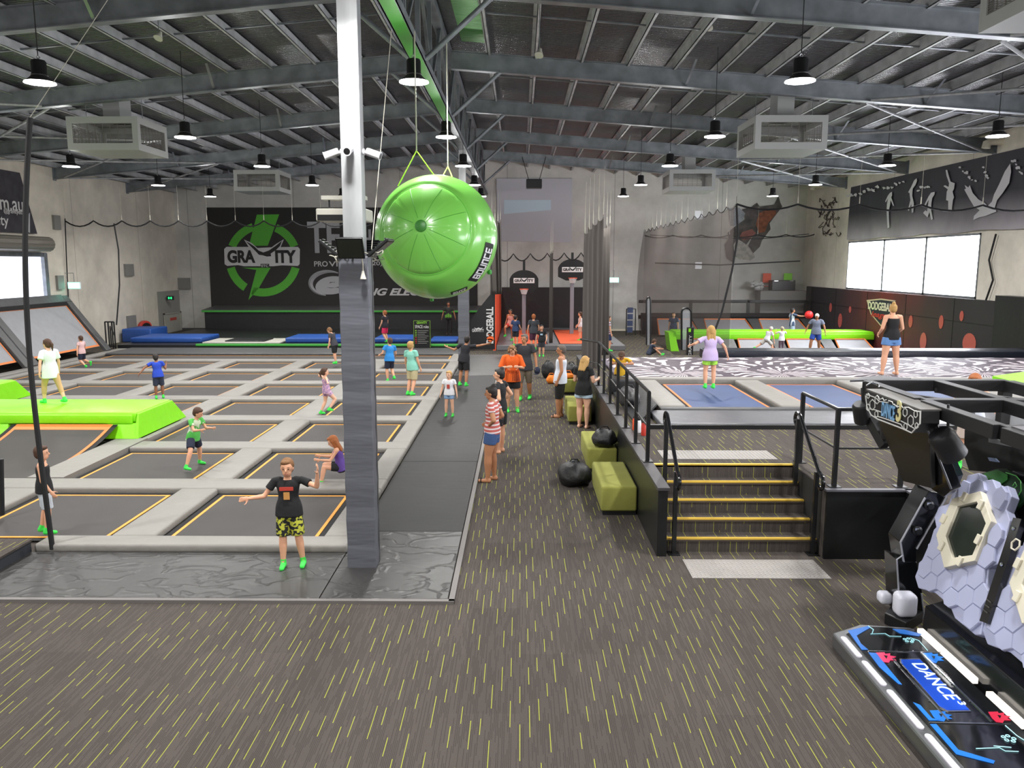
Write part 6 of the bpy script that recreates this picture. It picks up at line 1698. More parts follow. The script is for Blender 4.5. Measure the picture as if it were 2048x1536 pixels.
MB().bar((3.74, 8.55, ZF - .08), (3.74, 8.45, 1.95), .10).bar((3.74, 8.45, 1.98), (3.82, 8.2, 1.72), .10).build('front_drop', fm, MG)
MB().bar((4.45, 8.5, ZF - .1), (5.2, 7.45, ZF - .1), .05).bar((3.7, 8.5, ZF - .1), (4.4, 7.45, ZF - .1), .05).build('frame_diagonal', fm, MG)
# sign box with hexagon print, hung at the front beam
XS = 3.50
def sp(x, y, o=0.0): return gx(*T_(x, y), XS - o)
sg = [(190, 235), (185, 300), (200, 430), (250, 530), (330, 580), (620, 690), (725, 740), (825, 630), (830, 480)]
pr = [sp(*p) for p in sg]
sb = MB().prism(pr, (.17, 0, 0)).build('sign_box', fm, MG, bevel=.005)
lt = [sp(190, 235), sp(830, 480)]
MB().prism([lt[0], lt[1], lt[1] + Vector((.22, 0, .0)), lt[0] + Vector((.22, 0, .0))], (0, 0, .012)).build('sign_top', mat('brushed_grey_top', '6a6865', .4, .3), sb)
wl = mat('sign_white_line', 'd8d8d6', .5)
MB().tube([sp(*p, .006) for p in sg[1:] + [(825, 500)]], .007, 5).build('sign_outline', wl, sb)
def hexl(cx_, cy_, r_):
    pts = [sp(cx_ + r_ * .55 * math.cos(R(60 * i + 30)), cy_ + r_ * math.sin(R(60 * i + 30)), .006) for i in range(7)]
    MB().tube(pts, .0055, 5).build('hexagon_outline', wl, sb)
for a in ((215, 305, 30), (265, 410, 62), (312, 520, 38), (320, 350, 50), (650, 500, 50), (775, 520, 42), (715, 600, 68), (785, 655, 34), (655, 665, 40), (215, 440, 40)): hexl(*a)
for ln in ([(190, 285), (300, 325), (345, 370), (450, 385), (455, 360), (500, 375), (510, 405), (600, 440)], [(330, 330), (360, 345), (385, 330), (400, 360), (430, 350)], [(520, 400), (560, 440), (600, 410), (630, 450)], [(640, 440), (690, 440), (760, 480), (820, 490)], [(240, 460), (300, 470), (380, 500)], [(320, 545), (420, 575), (600, 640), (620, 680)], [(600, 600), (680, 640), (760, 690)]):
    MB().tube([sp(*p, .006) for p in ln], .0055, 5).build('sign_line', wl, sb)
a = sp(375, 560, .007); b = sp(530, 560, .007); c = sp(375, 460, .007)
text('DANCE', 'sign_lettering', sp(370, 540, .010), (0, -1, 0), (0, 0, 1), abs(a.y - b.y), .14, mat('sign_blue', '7fb0dc', .5), sb, .02, .004)
text('3', 'sign_lettering', sp(540, 600, .010), (0, -1, 0), (0, 0, 1), .09, .20, mat('sign_cream', 'd8cf98', .5), sb, .03, .004)
MB().tube([gy(*T_(195, 185), 8.1), gy(*T_(250, 150), 8.1), gy(*T_(330, 165), 8.1), gy(*T_(335, 205), 8.1)], .010, 6).build('grab_handle', M['chrome'], MG, smooth=True)
# spot cans
def can(c, d, r, L, nm='spot_can'):
    o = MB().lathe([(r * .8, 0), (r, L * .12), (r * 1.02, L), (r * .9, L * 1.01), (r * .85, L * .9), (.001, L * .88)], c, 22, axis=d).build(nm, fm, MG, smooth=True)
    MB().tube([Vector(c) + Vector(d).normalized() * L * .5 + Vector((0, 0, r)), Vector(c) + Vector(d).normalized() * L * .4 + Vector((0, 0, r + .22))], .012).build('can_bracket', fm, o)
    return o
p = gx(*T_(1050, 745), 3.66)
can(p, (.60, .1, -.75), .115, .26)
p = gx(*T_(1420, 470), 4.75); can(p, (-.5, 0, -.9), .06, .2)
p = gx(*T_(170, 470), 3.62); can(p + Vector((0, .1, .05)), (.3, .3, -.9), .09, .22)
p = gx(*T_(440, 640), 3.80); can(p + Vector((.02, .0, .06)), (.2, .2, -.95), .10, .2)
# rear screens behind top right: dark glossy plate with silver rail
p = gx(*T_(1640, 830), 4.35)
MB().prism([gx(*T_(*q_), 4.6) for q_ in [(1350, 700), (2080, 900), (2100, 1250), (1400, 1180), (1340, 1000)]], (.1, 0, 0)).build('rear_panel', M['blackmatte'], MG)
MB().prism([gx(*T_(*q_), 4.40) for q_ in [(1630, 795), (2100, 905), (2100, 945), (1630, 850)]], (.03, 0, 0)).build('silver_rail', mat('rail_silver', '8d9094', .3, .6), MG)
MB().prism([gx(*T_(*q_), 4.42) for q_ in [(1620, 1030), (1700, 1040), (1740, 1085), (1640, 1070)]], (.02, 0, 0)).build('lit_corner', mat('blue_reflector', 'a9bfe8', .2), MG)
MB().box((X_[0] + .02, Y_[2] - .9, ZF - .001), (X_[2], Y_[2] - .06, ZF + .01)).build('roof_plate', mat('roof_plate_grey', '5d5b60', .45), MG)
tag(MB().prism([gz(1985, 752, 1.62), gz(2060, 742, 1.62), gz(2060, 770, 1.62), gz(2048, 768, 1.62)], (0, 0, -.1)).build('green_pad', M['green']), 'lime green padded corner at the right picture edge behind the arcade frame', 'padding')
# ================================================================== people
SK = {'light': mat('skin_light', 'd9a283', .55), 'fair': mat('skin_fair', 'e0ae92', .55), 'tan': mat('skin_tan', 'b07a58', .55), 'brown': mat('skin_brown', '8a5a40', .55)}
HR = {'brown': mat('hair_brown', '4a3122', .7, bump=.004, bs=60, stretch=(1, 1, .15)), 'dark': mat('hair_dark', '1e1715', .6, bump=.004, bs=60, stretch=(1, 1, .15)), 'blond': mat('hair_blond', 'b08a52', .7, bump=.006, bs=60, stretch=(1, 1, .15)),
      'ginger': mat('hair_ginger', '9c5a2c', .7, bump=.006, bs=60), 'grey': mat('hair_grey', '5e5650', .7, bump=.004, bs=70), 'lightbrown': mat('hair_lightbrown', '7a5533', .7, bump=.004, bs=60, stretch=(1, 1, .15))}
EYE_M = mat('eye_dark', '17120f', .2); LIP_M = mat('lip', 'a55a4c', .5); BROW_M = mat('brow', '3b2a20', .8)
def cloth(c, name=None): return mat(name or 'cloth_' + c, c, .85, bump=.006, bs=11)
def person(label, pos, h, yaw, arms=None, legs=None, lean=(0, 0), head=(0, 0), kid=0.0, skin='light', hair=('short', 'brown'), top=None, bottom=None, feet='sock', fem=0.0, curl=.5, vox=.011, cat='person', lift=0.0, hands=True):
    """arms/legs: {'R':(upper dir, lower dir), 'L':...}, dirs are (outward, forward, up); yaw 0 faces away from the camera, 180 faces it, 90 faces left"""
    pos = Vector(pos); Rz = Matrix.Rotation(R(yaw), 3, 'Z')
    root = thing('person', label, cat, tuple(pos))
    A = {'R': ((.12, 0, -1), (.08, .15, -1)), 'L': ((.12, 0, -1), (.08, .15, -1))}; A.update(arms or {})
    G = {'R': ((.04, .02, -1), (0, -.02, -1)), 'L': ((.04, .02, -1), (0, -.02, -1))}; G.update(legs or {})
    hh = h * (.132 + .034 * kid); tl = h * (.288 - .02 * kid); legu = h * (.242 - .006 * kid); legl = h * (.236 - .006 * kid); ank = h * .042
    wsh = h * (.112 - .010 * fem - .002 * kid); whip = h * (.047 + .004 * fem)
    T = Matrix.Rotation(R(-lean[0]), 3, 'X') @ Matrix.Rotation(R(lean[1]), 3, 'Y')
    up = T @ Vector((0, 0, 1)); fw = T @ Vector((0, 1, 0)); sd = T @ Vector((1, 0, 0))
    J = {}
    for s, n in ((1, 'R'), (-1, 'L')):
        def D(v): return Vector((v[0] * s, v[1], v[2])).normalized()
        hip = Vector((whip * s, 0, 0)); d1, d2 = D(G[n][0]), D(G[n][1])
        kn = hip + d1 * legu; an = kn + d2 * legl
        J['hip' + n], J['kn' + n], J['an' + n] = hip, kn, an
        # foot forward roughly perpendicular to shin
        f = Vector((0, 1, 0)) - d2 * d2.dot(Vector((0, 1, 0)))
        f = f.normalized() if f.length > .2 else Vector((0, 0, 1))
        if abs(d2.z) > .75: f = (f + Vector((0, 0, -f.z * .9))).normalized()
        J['ft' + n] = f; J['fd' + n] = d2
        sh = T @ Vector((wsh * s, -.004 * h, tl)); u1, u2 = D(A[n][0]), D(A[n][1])
        el = sh + u1 * h * .170; wr = el + u2 * h * .140
        J['sh' + n], J['el' + n], J['wr' + n], J['hd' + n], J['ud' + n] = sh, el, wr, u2, u1
    low = min(J['anR'].z, J['anL'].z) - ank
    sit = G.get('sit')
    if sit: low = min(low, -.075 * h)
    base = Vector((0, 0, -low + lift))
    off2 = Vector((0, 0, 0))
    if not G.get('raw'):
        off2 = Vector((0, 0, 0))
    bk = 1.0 if kid > .3 else (1.16 if fem > .5 else 1.06)
    def W(p): return pos + Rz @ (Vector(p) + base)
    def ring(c, a, b, ax=None, ay=None, n=20, sq=.0):
        ax = ax or sd; ay = ay or fw; return [c + ax * (a * math.cos(2 * PI * i / n)) + ay * (b * math.sin(2 * PI * i / n)) for i in range(n)]
    class PB(MB):
        def tr(s_): s_.v = [tuple(W(p)) for p in s_.v]; return s_
    def torso(mb, infl, z0, z1, flare=0.0, wide=0.0):
        prof = [(-.075, .070, .050), (-.045, .086 + .006 * fem, .062 + .004 * fem), (.0, .088 + .006 * fem, .063), (.06, .078 - .006 * fem, .055), (.12, .074 - .008 * fem, .052), (.18, .084 - .006 * fem, .060 + .006 * fem), (.235, .094 - .008 * fem, .060), (.268, .090 - .01 * fem, .050), (.292, .062, .042), (.305, .036, .033)]
        k_ = tl / .288; rings = []
        def at(z):
            for i in range(len(prof) - 1):
                a, b = prof[i], prof[i + 1]
                if a[0] <= z <= b[0]:
                    t = (z - a[0]) / (b[0] - a[0]); return a[1] + (b[1] - a[1]) * t, a[2] + (b[2] - a[2]) * t
            return (prof[0][1], prof[0][2]) if z < prof[0][0] else (prof[-1][1], prof[-1][2])
        n = 16
        for i in range(n + 1):
            z = z0 + (z1 - z0) * i / n; a, b = at(z); fl = flare * max(0, (.02 - z)) * 3
            if z < -.045 and infl > .001: a, b = at(-.045)
            if wide: t_ = max(0, min(1, (.17 - z) / .16)); t_ = t_ * t_ * (3 - 2 * t_); a = max(a, a + (wide - a) * t_); b = max(b, b + (wide * .69 - b) * t_)
            rings.append(ring(up * (z * k_) if z > -.02 or lean[0] < 25 else Vector((0, 0, z * k_)), a * h + infl + fl, b * h + infl + fl))
        mb.loft(rings)
    # ---- body
    b = PB(); torso(b, 0, -.075, .305)
    nb = up * (tl * 1.03)
    hp, hy = R(head[1]), R(head[0])
    HM = T @ Matrix.Rotation(hy, 3, 'Z') @ Matrix.Rotation(-hp, 3, 'X')
    hc = nb + up * (.028 * h) + HM @ Vector((0, .012 * h, hh * .50))
    b.cap(nb - up * .02 * h, nb + (hc - nb) * .6, .033 * h, .030 * h)
    hw, hd = hh * .355, hh * .44
    b.ell(hc + HM @ Vector((0, -.04 * hh, .07 * hh)), (hw, hd * .95, hh * .43), HM, 18, 14)
    b.ell(hc + HM @ Vector((0, .08 * hh, -.22 * hh)), (hw * .74, hd * .66, hh * .28), HM, 16, 12)
    b.ell(hc + HM @ Vector((0, hd * .98, -.08 * hh)), (hh * .055, hh * .08, hh * .10), HM, 8, 6)
    for s in (1, -1):
        b.ell(hc + HM @ Vector((s * hw * .98, -.03 * hh, -.04 * hh)), (hh * .035, hh * .07, hh * .11), HM, 8, 6)
    for s, n in ((1, 'R'), (-1, 'L')):
        m_ = .5 * (J['hip' + n] + J['kn' + n])
        b.cap(J['hip' + n] + Vector((0, 0, -.01 * h)), m_, .052 * h * bk, .048 * h * bk); b.cap(m_, J['kn' + n], .048 * h * bk, .034 * h * bk)
        m_ = J['kn' + n].lerp(J['an' + n], .32); b.cap(J['kn' + n], m_, .034 * h * bk, .036 * h * bk); b.cap(m_, J['an' + n], .036 * h * bk, .021 * h)
        f = J['ft' + n]; an = J['an' + n]; dn = J['fd' + n]
        heel = an + dn * ank * .55 - f * .012 * h; toe = an + dn * ank * .72 + f * .085 * h
        b.cap(heel, an, .024 * h, .021 * h); b.cap(heel, toe, .023 * h, .018 * h); J['heel' + n], J['toe' + n] = heel, toe
        b.cap(J['sh' + n] - up * .006 * h, J['el' + n], .027 * h * bk, .021 * h * bk); b.cap(J['sh' + n] - sd * s * .04 * h, J['sh' + n] - up * .006 * h, .031 * h, .028 * h); b.cap(nb - up * .012 * h + sd * s * .018 * h, J['sh' + n] - sd * s * .02 * h + up * .006 * h, .020 * h, .020 * h)
        m_ = J['el' + n].lerp(J['wr' + n], .3); b.cap(J['el' + n], m_, .022 * h, .022 * h); b.cap(m_, J['wr' + n], .022 * h, .0145 * h)
        d = J['hd' + n]; nrm = (Vector((-s, 0, 0)) - d * d.dot(Vector((-s, 0, 0))))
        nrm = nrm.normalized() if nrm.length > .25 else (Vector((0, 1, 0)) - d * d.y).normalized()
        w = d.cross(nrm).normalized()
        if w.y < 0: w = -w
        wr = J['wr' + n]
        hs = h * (1 + .06 * kid)
        pc = wr + d * .030 * hs
        Q = Matrix((w, nrm, d)).transposed()
        b.ell(pc, (.022 * hs, .010 * hs, .033 * hs), Q, 12, 8)
        if hands:
            for i in range(4):
                L_ = (.040, .046, .043, .034)[i] * hs; fb = wr + d * .052 * hs + w * ((1.5 - i) * .0118 * hs)
                a1 = curl * .8; a2 = curl * 2.0
                q1 = fb + (d * math.cos(a1) + nrm * math.sin(a1)) * L_ * .52; q2_ = q1 + (d * math.cos(a2) + nrm * math.sin(a2)) * L_ * .5
                b.cap(fb, q1, .0056 * hs, .0052 * hs, 8); b.cap(q1, q2_, .0052 * hs, .0045 * hs, 8)
            tb = wr + d * .014 * hs + w * .018 * hs
            t1 = tb + (d * .6 + w * .7 + nrm * .3).normalized() * .028 * hs; t2 = t1 + (d * .9 + w * .2 + nrm * .4).normalized() * .022 * hs
            b.cap(tb, t1, .0075 * hs, .006 * hs, 8); b.cap(t1, t2, .006 * hs, .005 * hs, 8)
    def rm(o, vx, it=3):
        m_ = o.modifiers.new('merge', 'REMESH'); m_.mode = 'VOXEL'; m_.voxel_size = vx; m_.use_smooth_shade = True
        if it: sm = o.modifiers.new('soften', 'SMOOTH'); sm.factor = .5; sm.iterations = it
        return o
    vb = min(vox, .0085 if vox < .010 else vox)
    rm(b.tr().build('body', SK[skin], root), vb, 2)
    # ---- face
    for s in (1, -1):
        PB().ell(hc + HM @ Vector((s * hh * .145, hd * .83, .03 * hh)), (hh * .045, hh * .03, hh * .028), HM, 8, 6).tr().build('eye', EYE_M, root, smooth='all')
        PB().ell(hc + HM @ Vector((s * hh * .15, hd * .86, .125 * hh)), (hh * .075, hh * .02, hh * .014), HM, 8, 6).tr().build('eyebrow', BROW_M, root, smooth='all')
    PB().ell(hc + HM @ Vector((0, hd * .86, -.27 * hh)), (hh * .10, hh * .022, hh * .02), HM, 10, 6).tr().build('mouth', LIP_M, root, smooth='all')
    # ---- hair
    st, hcM = hair[0], HR.get(hair[1]) 
    if st != 'none':
        p = PB()
        if st == 'cap':
            p.ell(hc + HM @ Vector((0, -.06 * hh, .10 * hh)), (hw * 1.08, hd * 1.02, hh * .45), HM, 16, 12)
        else:
            p.ell(hc + HM @ Vector((0, -.12 * hh, .13 * hh)), (hw * 1.10, hd * 1.0, hh * .44), HM, 18, 14)
            p.ell(hc + HM @ Vector((0, -.20 * hh, -.05 * hh)), (hw * .98, hd * .78, hh * .38), HM, 16, 12)
            p.ell(hc + HM @ Vector((.05 * hh, hd * .45, .37 * hh)), (hw * .75, hd * .38, hh * .13), HM, 12, 8)
        if st == 'bun': p.ell(hc + HM @ Vector((0, -.28 * hh, .55 * hh)), (hh * .2, hh * .2, hh * .18), HM)
        if st == 'ponytail':
            p.cap(hc + HM @ Vector((0, -.5 * hh, .15 * hh)), hc + HM @ Vector((0, -.68 * hh, -.1 * hh)), hh * .13, hh * .15); p.cap(hc + HM @ Vector((0, -.68 * hh, -.1 * hh)), hc + HM @ Vector((.04 * hh, -.55 * hh, -.75 * hh)), hh * .15, hh * .05)
        if st == 'long':
            for s in (-1, 0, 1):
                p.cap(hc + HM @ Vector((s * hw * .65, -.22 * hh, .0)), hc + HM @ Vector((s * hw * .8, -.32 * hh, -1.0 * hh)), hh * .24, hh * .13)
            for s in (-1, 1): p.cap(hc + HM @ Vector((s * hw * .9, .02 * hh, .1 * hh)), hc + HM @ Vector((s * hw * 1.05, -.05 * hh, -.75 * hh)), hh * .12, hh * .09)
        if st == 'curly':
            rnd = random.Random(int(pos.x * 100))
            for i in range(46):
                a = rnd.uniform(0, 2 * PI); zz = rnd.uniform(-.85, .62)
                if math.sin(a) > .45 and zz < .42: continue
                rr_ = 1.12 + .12 * rnd.random(); k2 = math.sqrt(max(.12, 1 - max(0, zz * 1.4) ** 2))
                p.ell(hc + HM @ Vector((hw * rr_ * math.cos(a) * k2, hd * rr_ * math.sin(a) * k2 - .06 * hh, zz * hh * .62)), (hh * .13, hh * .13, hh * .15), HM, 8, 6)
        rm(p.tr().build('cap' if st == 'cap' else 'hair', hcM or cloth(hair[1]), root), max(.008, vox * .9), 2)
        if st == 'cap':
            PB().ell(hc + HM @ Vector((0, hd * 1.05, .17 * hh)), (hw * .8, hh * .28, hh * .03), HM, 12, 6).tr().build('cap_brim', hcM or cloth(hair[1]), root, smooth='all')
    # ---- top
    if top:
        tm, sl, hem = top[0], top[1], top[2]; inf = (.012 if len(top) < 4 else top[3]) * h / 1.5
        p = PB(); torso(p, inf, -hem, .296 if sl > 0 else .262, 0.03, .103 + (bottom[2] * .35 if bottom and len(bottom) > 2 else .003))
        for s, n in ((1, 'R'), (-1, 'L')):
            if sl > 0:
                e = J['sh' + n].lerp(J['el' + n], min(1, sl * 1.0))
                p.cap(J['sh' + n] - sd * s * .04 * h, J['sh' + n] - up * .006 * h, .030 * h + inf * .5, .029 * h + inf * .4)
                p.cap(up * (tl + .002 * h) + sd * s * .032 * h, J['sh' + n] + up * .004 * h - sd * s * .012 * h, .020 * h + inf * .3, .020 * h + inf * .3)
                d = (e - J['sh' + n]).normalized(); a_ = d.orthogonal().normalized(); b_ = d.cross(a_)
                p.loft([[c + (a_ * math.cos(2 * PI * i / 14) + b_ * math.sin(2 * PI * i / 14)) * r_ for i in range(14)] for c, r_ in ((J['sh' + n] - d * .005 * h, .029 * h + inf * .4), (J['sh' + n].lerp(e, .5), .030 * h + inf * .7), (e, .031 * h + inf * 1.0))])
                if sl > 1: p.cap(J['el' + n], J['wr' + n], .026 * h + inf * .5, .02 * h + inf * .5)
            else:
                p.cap(J['sh' + n] - sd * s * .045 * h - up * .03 * h, J['sh' + n] - sd * s * .035 * h + up * .016 * h, .022 * h, .014 * h)
        rm(p.tr().build('shirt', tm, root), max(vox, .010), 4)
    if bottom:
        bm_, lg_ = bottom[0], bottom[1]; inf = (.012 if len(bottom) < 3 else bottom[2]) * h / 1.5
        p = PB(); torso(p, inf * .5, -.072, .045, 0, .096)
        for s, n in ((1, 'R'), (-1, 'L')):
            a0 = J['hip' + n]; tot = lg_
            if tot <= 1: pts = [(a0, .054 * h * bk + inf * .4), (a0.lerp(J['kn' + n], tot * .5), .053 * h * bk + inf * .8), (a0.lerp(J['kn' + n], tot), (.054 - .013 * tot) * h * bk + inf * 1.3)]
            else:
                k3 = tot - 1; pts = [(a0, .054 * h + inf * .4), (a0.lerp(J['kn' + n], .5), .052 * h + inf * .5), (J['kn' + n], .037 * h + inf * .7), (J['kn' + n].lerp(J['an' + n], k3 * .5), .036 * h + inf * .7), (J['kn' + n].lerp(J['an' + n], k3), (.036 - .012 * k3) * h + inf)]
            rings = []
            for i, (c, r_) in enumerate(pts):
                d = (pts[min(i + 1, len(pts) - 1)][0] - pts[max(i - 1, 0)][0]).normalized(); a_ = Vector((1, 0, 0)) - d * d.x; a_.normalize(); b_ = d.cross(a_)
                rings.append([c + (a_ * math.cos(2 * PI * j / 16) + b_ * math.sin(2 * PI * j / 16)) * r_ for j in range(16)])
            p.loft(rings)
        rm(p.tr().build('shorts' if lg_ <= 1.1 else 'trousers', bm_, root), max(vox, .010), 4)
    for s, n in ((1, 'R'), (-1, 'L')):
        heel, toe, an = J['heel' + n], J['toe' + n], J['an' + n]
        if feet in ('sock', 'shoe'):
            p = PB(); p.cap(heel, toe, .0275 * h, .0215 * h); p.cap(heel, an - J['fd' + n] * .03 * h, .027 * h, .0245 * h)
            rm(p.tr().build('sock' if feet == 'sock' else 'shoe', M['sock'] if feet == 'sock' else cloth('1c1c1e'), root), max(vox * .85, .008), 2)
        elif feet == 'sandal':
            f = J['ft' + n]; dn = J['fd' + n]; c = heel.lerp(toe, .5) + dn * .020 * h; w = f.cross(dn).normalized()
            p = PB(); o_ = []
            for i in range(16):
                a = 2 * PI * i / 16; o_.append(c + f * (.078 * h * math.cos(a)) + w * (.026 * h * math.sin(a)))
            p.prism(o_, dn * .009 * h); sd_ = p.tr().build('sandal', cloth('4a2f25'), root)
            PB().tube([c + f * .03 * h + w * .026 * h - dn * .005 * h, c + f * .035 * h - dn * .045 * h, c + f * .03 * h - w * .026 * h - dn * .005 * h], .007 * h, 6).tr().build('strap', cloth('201612'), sd_)
    return root, {k: W(v) for k, v in J.items() if k[:2] in ('wr', 'el', 'sh', 'kn', 'an')}, {'W': W, 'hc': W(hc), 'Rz': Rz, 'T': T}
def shirt_print(info, h, m, w, hgt, dz, s=None):
    pass
GS = [((.04, .02, -1), (0, -.02, -1))] * 2
lc = lambda c: cloth(c)
blk_ = lc('17171a'); navy = lc('1d2338'); white_ = lc('dfdfe4')
# ---- left court
patt = make_blotch('yellow_black_print', '1a1b1c', 'b6b83e', 22, .5)
p1, j1, i1 = person('boy jumping in black printed T-shirt and yellow-patterned shorts on the front mat', gz(583, 1130, .03), 1.34, 186, arms={'R': ((.55, .1, -.8), (.65, .5, .05)), 'L': ((.75, .35, -.25), (.12, .35, 1))}, legs={'R': ((.05, .10, -1), (.02, .04, -1)), 'L': ((.12, .06, -1), (.12, -.06, -1))},
       head=(0, 4), kid=.7, hair=('short', 'lightbrown'), top=(blk_, .55, .05), bottom=(patt, .95, .02), vox=.009, curl=.25)
ci = i1['W'](Vector((0, .082 * 1.34, .215 * 1.34)))
rz180 = 186
def chestprint(info, root, h, zf, w, hh_, c, txt=None, y=.088):
    a = info['W'](Vector((-w / 2, y * h, zf * h))); b2 = info['W'](Vector((w / 2, y * h, zf * h)))
    xd = (b2 - a).normalized()
    if txt: text(txt, 'shirt_lettering', b2, -xd, (0, 0, 1), w, hh_, mat('print_' + c, c, .7), root, .02, .003)
    else: MB().prism([a, b2, b2 + Vector((0, 0, hh_)), a + Vector((0, 0, hh_))], info['Rz'] @ Vector((0, .006, 0))).build('shirt_print', mat('print_' + c, c, .7), root, bevel=.002)
chestprint(i1, p1, 1.34, .20, .16, .045, 'b3392c')
chestprint(i1, p1, 1.34, .12, .07, .09, 'c08a4a')
person('boy in black vest and pale shorts jumping at the far left of the front row', gz(97, 1072, .04), 1.20, -70, arms={'R': ((.15, .1, -1), (.05, .5, -.8)), 'L': ((.2, -.2, -1), (.1, .3, -.9))}, legs={'R': ((.03, .12, -1), (0, -.12, -1)), 'L': ((.03, -.05, -1), (0, -.25, -1))}, head=(-10, 0), kid=.8, hair=('short', 'brown'), top=(blk_, 0, .05), bottom=(lc('b9c0c8'), .95, .02), vox=.010, lift=.05)
gsh = make_blotch('green_white_print', '4fae4a', 'c3cdb4', 7, .55)
person('boy running in green and white T-shirt with black shorts', gz(390, 934, .04), 1.16, -110, arms={'R': ((.2, .5, -.7), (.1, .95, .15)), 'L': ((.2, .3, -.8), (-.1, .9, .1))}, legs={'R': ((.5, .35, -.8), (.35, -.1, -1)), 'L': ((.4, -.1, -.9), (.25, -.25, -1))}, lean=(14, 0), head=(20, 10), kid=.8, hair=('short', 'brown'), top=(gsh, .55, .06), bottom=(navy, .8, .018), vox=.011)
person('girl in pink patterned playsuit leaping with ponytail flying beside the near column', gz(655, 840, .04), 1.12, -60, arms={'R': ((.9, -.3, .15), (.8, -.1, -.3)), 'L': ((.9, -.2, .1), (.9, .2, -.2))}, legs={'R': ((.1, .6, -.7), (0, -.6, -.9)), 'L': ((.1, -.05, -1), (.05, -.4, -.9))}, lean=(-4, 0), kid=.9, hair=('ponytail', 'brown'), top=(make_blotch('pink_print', 'c9a3b8', '9a7ca6', 26), 0, .06), bottom=(make_blotch('pink_print2', 'c9a3b8', '9a7ca6', 26), .5, .012), skin='fair', lift=.14, vox=.011)
person('child in purple vest sitting half hidden behind the near column', gz(684, 967, .05), 1.15, 100, arms={'R': ((.1, .5, -.8), (.0, .9, .1)), 'L': ((.1, .5, -.8), (.0, .9, .1))}, legs={'R': ((.1, 1, .1), (0, .2, -1)), 'L': ((.1, 1, .1), (0, .2, -1)), 'sit': 1}, lean=(12, 0), head=(0, 15), kid=.8, hair=('long', 'ginger'), top=(lc('5a3f8c'), 0, .05), bottom=(blk_, .6), vox=.011)
person('boy in bright blue T-shirt and dark shorts running away across the court', gz(319, 797, PZ), 1.20, 20, arms={'R': ((.3, .2, -.8), (.1, .6, .6)), 'L': ((.7, -.3, -.5), (.5, -.4, -.6))}, legs={'R': ((.08, .18, -1), (.05, -.12, -1)), 'L': ((.05, .0, -1), (0, -.1, -1))}, lean=(8, -4), kid=.7, skin='brown', hair=('short', 'dark'), top=(lc('2445b8'), .5, .05), bottom=(lc('30364a'), .95, .014), vox=.012)
person('girl in oversized white T-shirt walking on the long green box', gz(106, 806, .62), 1.44, 62, arms={'R': ((.25, .1, -1), (.2, .35, -.7)), 'L': ((.35, -.2, -.9), (.15, -.05, -1))}, legs={'R': ((.08, -.36, -1), (0, -.52, -1)), 'L': ((.05, .36, -1), (0, .12, -1))}, head=(10, 8), kid=.4, skin='fair', hair=('ponytail', 'brown'), top=(lc('dfe2e6'), .7, .12, .02), bottom=(lc('c49c72'), 1.6, .004), fem=.5, vox=.012)
person('child in pink T-shirt and dark shorts bounding at the far left of the back rows', gy(166, 735, 27.6), 1.22, 75, arms={'R': ((.3, .2, -1), (.1, .5, -.8)), 'L': ((.4, -.1, -1), (.3, -.2, -.8))}, legs={'R': ((.1, .1, -1), (0, -1, -.25)), 'L': ((.1, .05, -1), (0, -.7, -.6))}, kid=.7, hair=('short', 'brown'), top=(lc('d8b4b4'), .5, .05), bottom=(navy, .9, .016), vox=.013, lift=.02)
person('boy in dark grey T-shirt looking down just left of the near column at the back', gz(670, 727, PZ), 1.34, 70, arms={'R': ((.1, .2, -1), (.0, .6, -.7)), 'L': ((.2, -.1, -1), (.1, .2, -1))}, legs={'R': ((.06, .15, -1), (0, -.1, -1)), 'L': ((.06, -.1, -1), (0, -.2, -1))}, lean=(14, 0), head=(0, 30), kid=.6, hair=('short', 'lightbrown'), top=(lc('3c3c44'), .55, .05), bottom=(blk_, .95, .014), vox=.013)
person('boy in light blue T-shirt and navy shorts running right of the near column', gz(780, 763, .06), 1.36, 30, arms={'R': ((.2, .1, -1), (.1, .7, -.4)), 'L': ((.4, .0, -.9), (.1, .8, -.3))}, legs={'R': ((.08, .25, -1), (0, -.7, -.8)), 'L': ((.06, .05, -1), (0, -.15, -1))}, lean=(6, 5), kid=.6, hair=('short', 'brown'), top=(lc('2f86d0'), .55, .06), bottom=(navy, .9, .016), skin='light', vox=.012)
person('tall child in pale teal T-shirt and beige shorts bouncing on the middle rows', gz(826, 792, .04), 1.50, -30, arms={'R': ((.15, .1, -1), (.1, .35, -.9)), 'L': ((.15, .1, -1), (.1, .3, -1))}, legs={'R': ((.03, -.1, -1), (0, -.35, -1)), 'L': ((.03, -.05, -1), (0, -.3, -1))}, lean=(-3, -3), kid=.4, hair=('short', 'blond'), top=(lc('86c9b8'), .55, .06), bottom=(lc('b5aa86'), .95, .018), vox=.012, lift=.04)
person('boy in black T-shirt with both arms thrown wide on the court edge pad', gz(928, 771, PZ), 1.48, -20, arms={'R': ((1, .2, .12), (.9, .3, .2)), 'L': ((.7, -.1, -.6), (.8, -.1, .3))}, legs={'R': ((.1, -.1, -1), (.05, -.3, -1)), 'L': ((.1, .1, -1), (.05, -.2, -1))}, lean=(6, 8), kid=.4, skin='tan', hair=('short', 'dark'), top=(lc('26262c'), .6, .05), bottom=(blk_, .85, .018), vox=.011)
pg, jg, ig = person('small girl in white printed T-shirt and denim shorts standing on the black runway', gz(899, 832, .03), 1.10, 172, arms={'R': ((.25, .05, -1), (.2, .2, -.9)), 'L': ((.22, .0, -1), (.2, .2, -1))}, legs={'R': ((.08, .02, -1), (.04, 0, -1)), 'L': ((.08, .03, -1), (.04, 0, -1))}, head=(-15, 0), kid=1, skin='fair', hair=('ponytail', 'blond'), top=(white_, .5, .05), bottom=(lc('7f9fc4'), .55, .016), vox=.010)
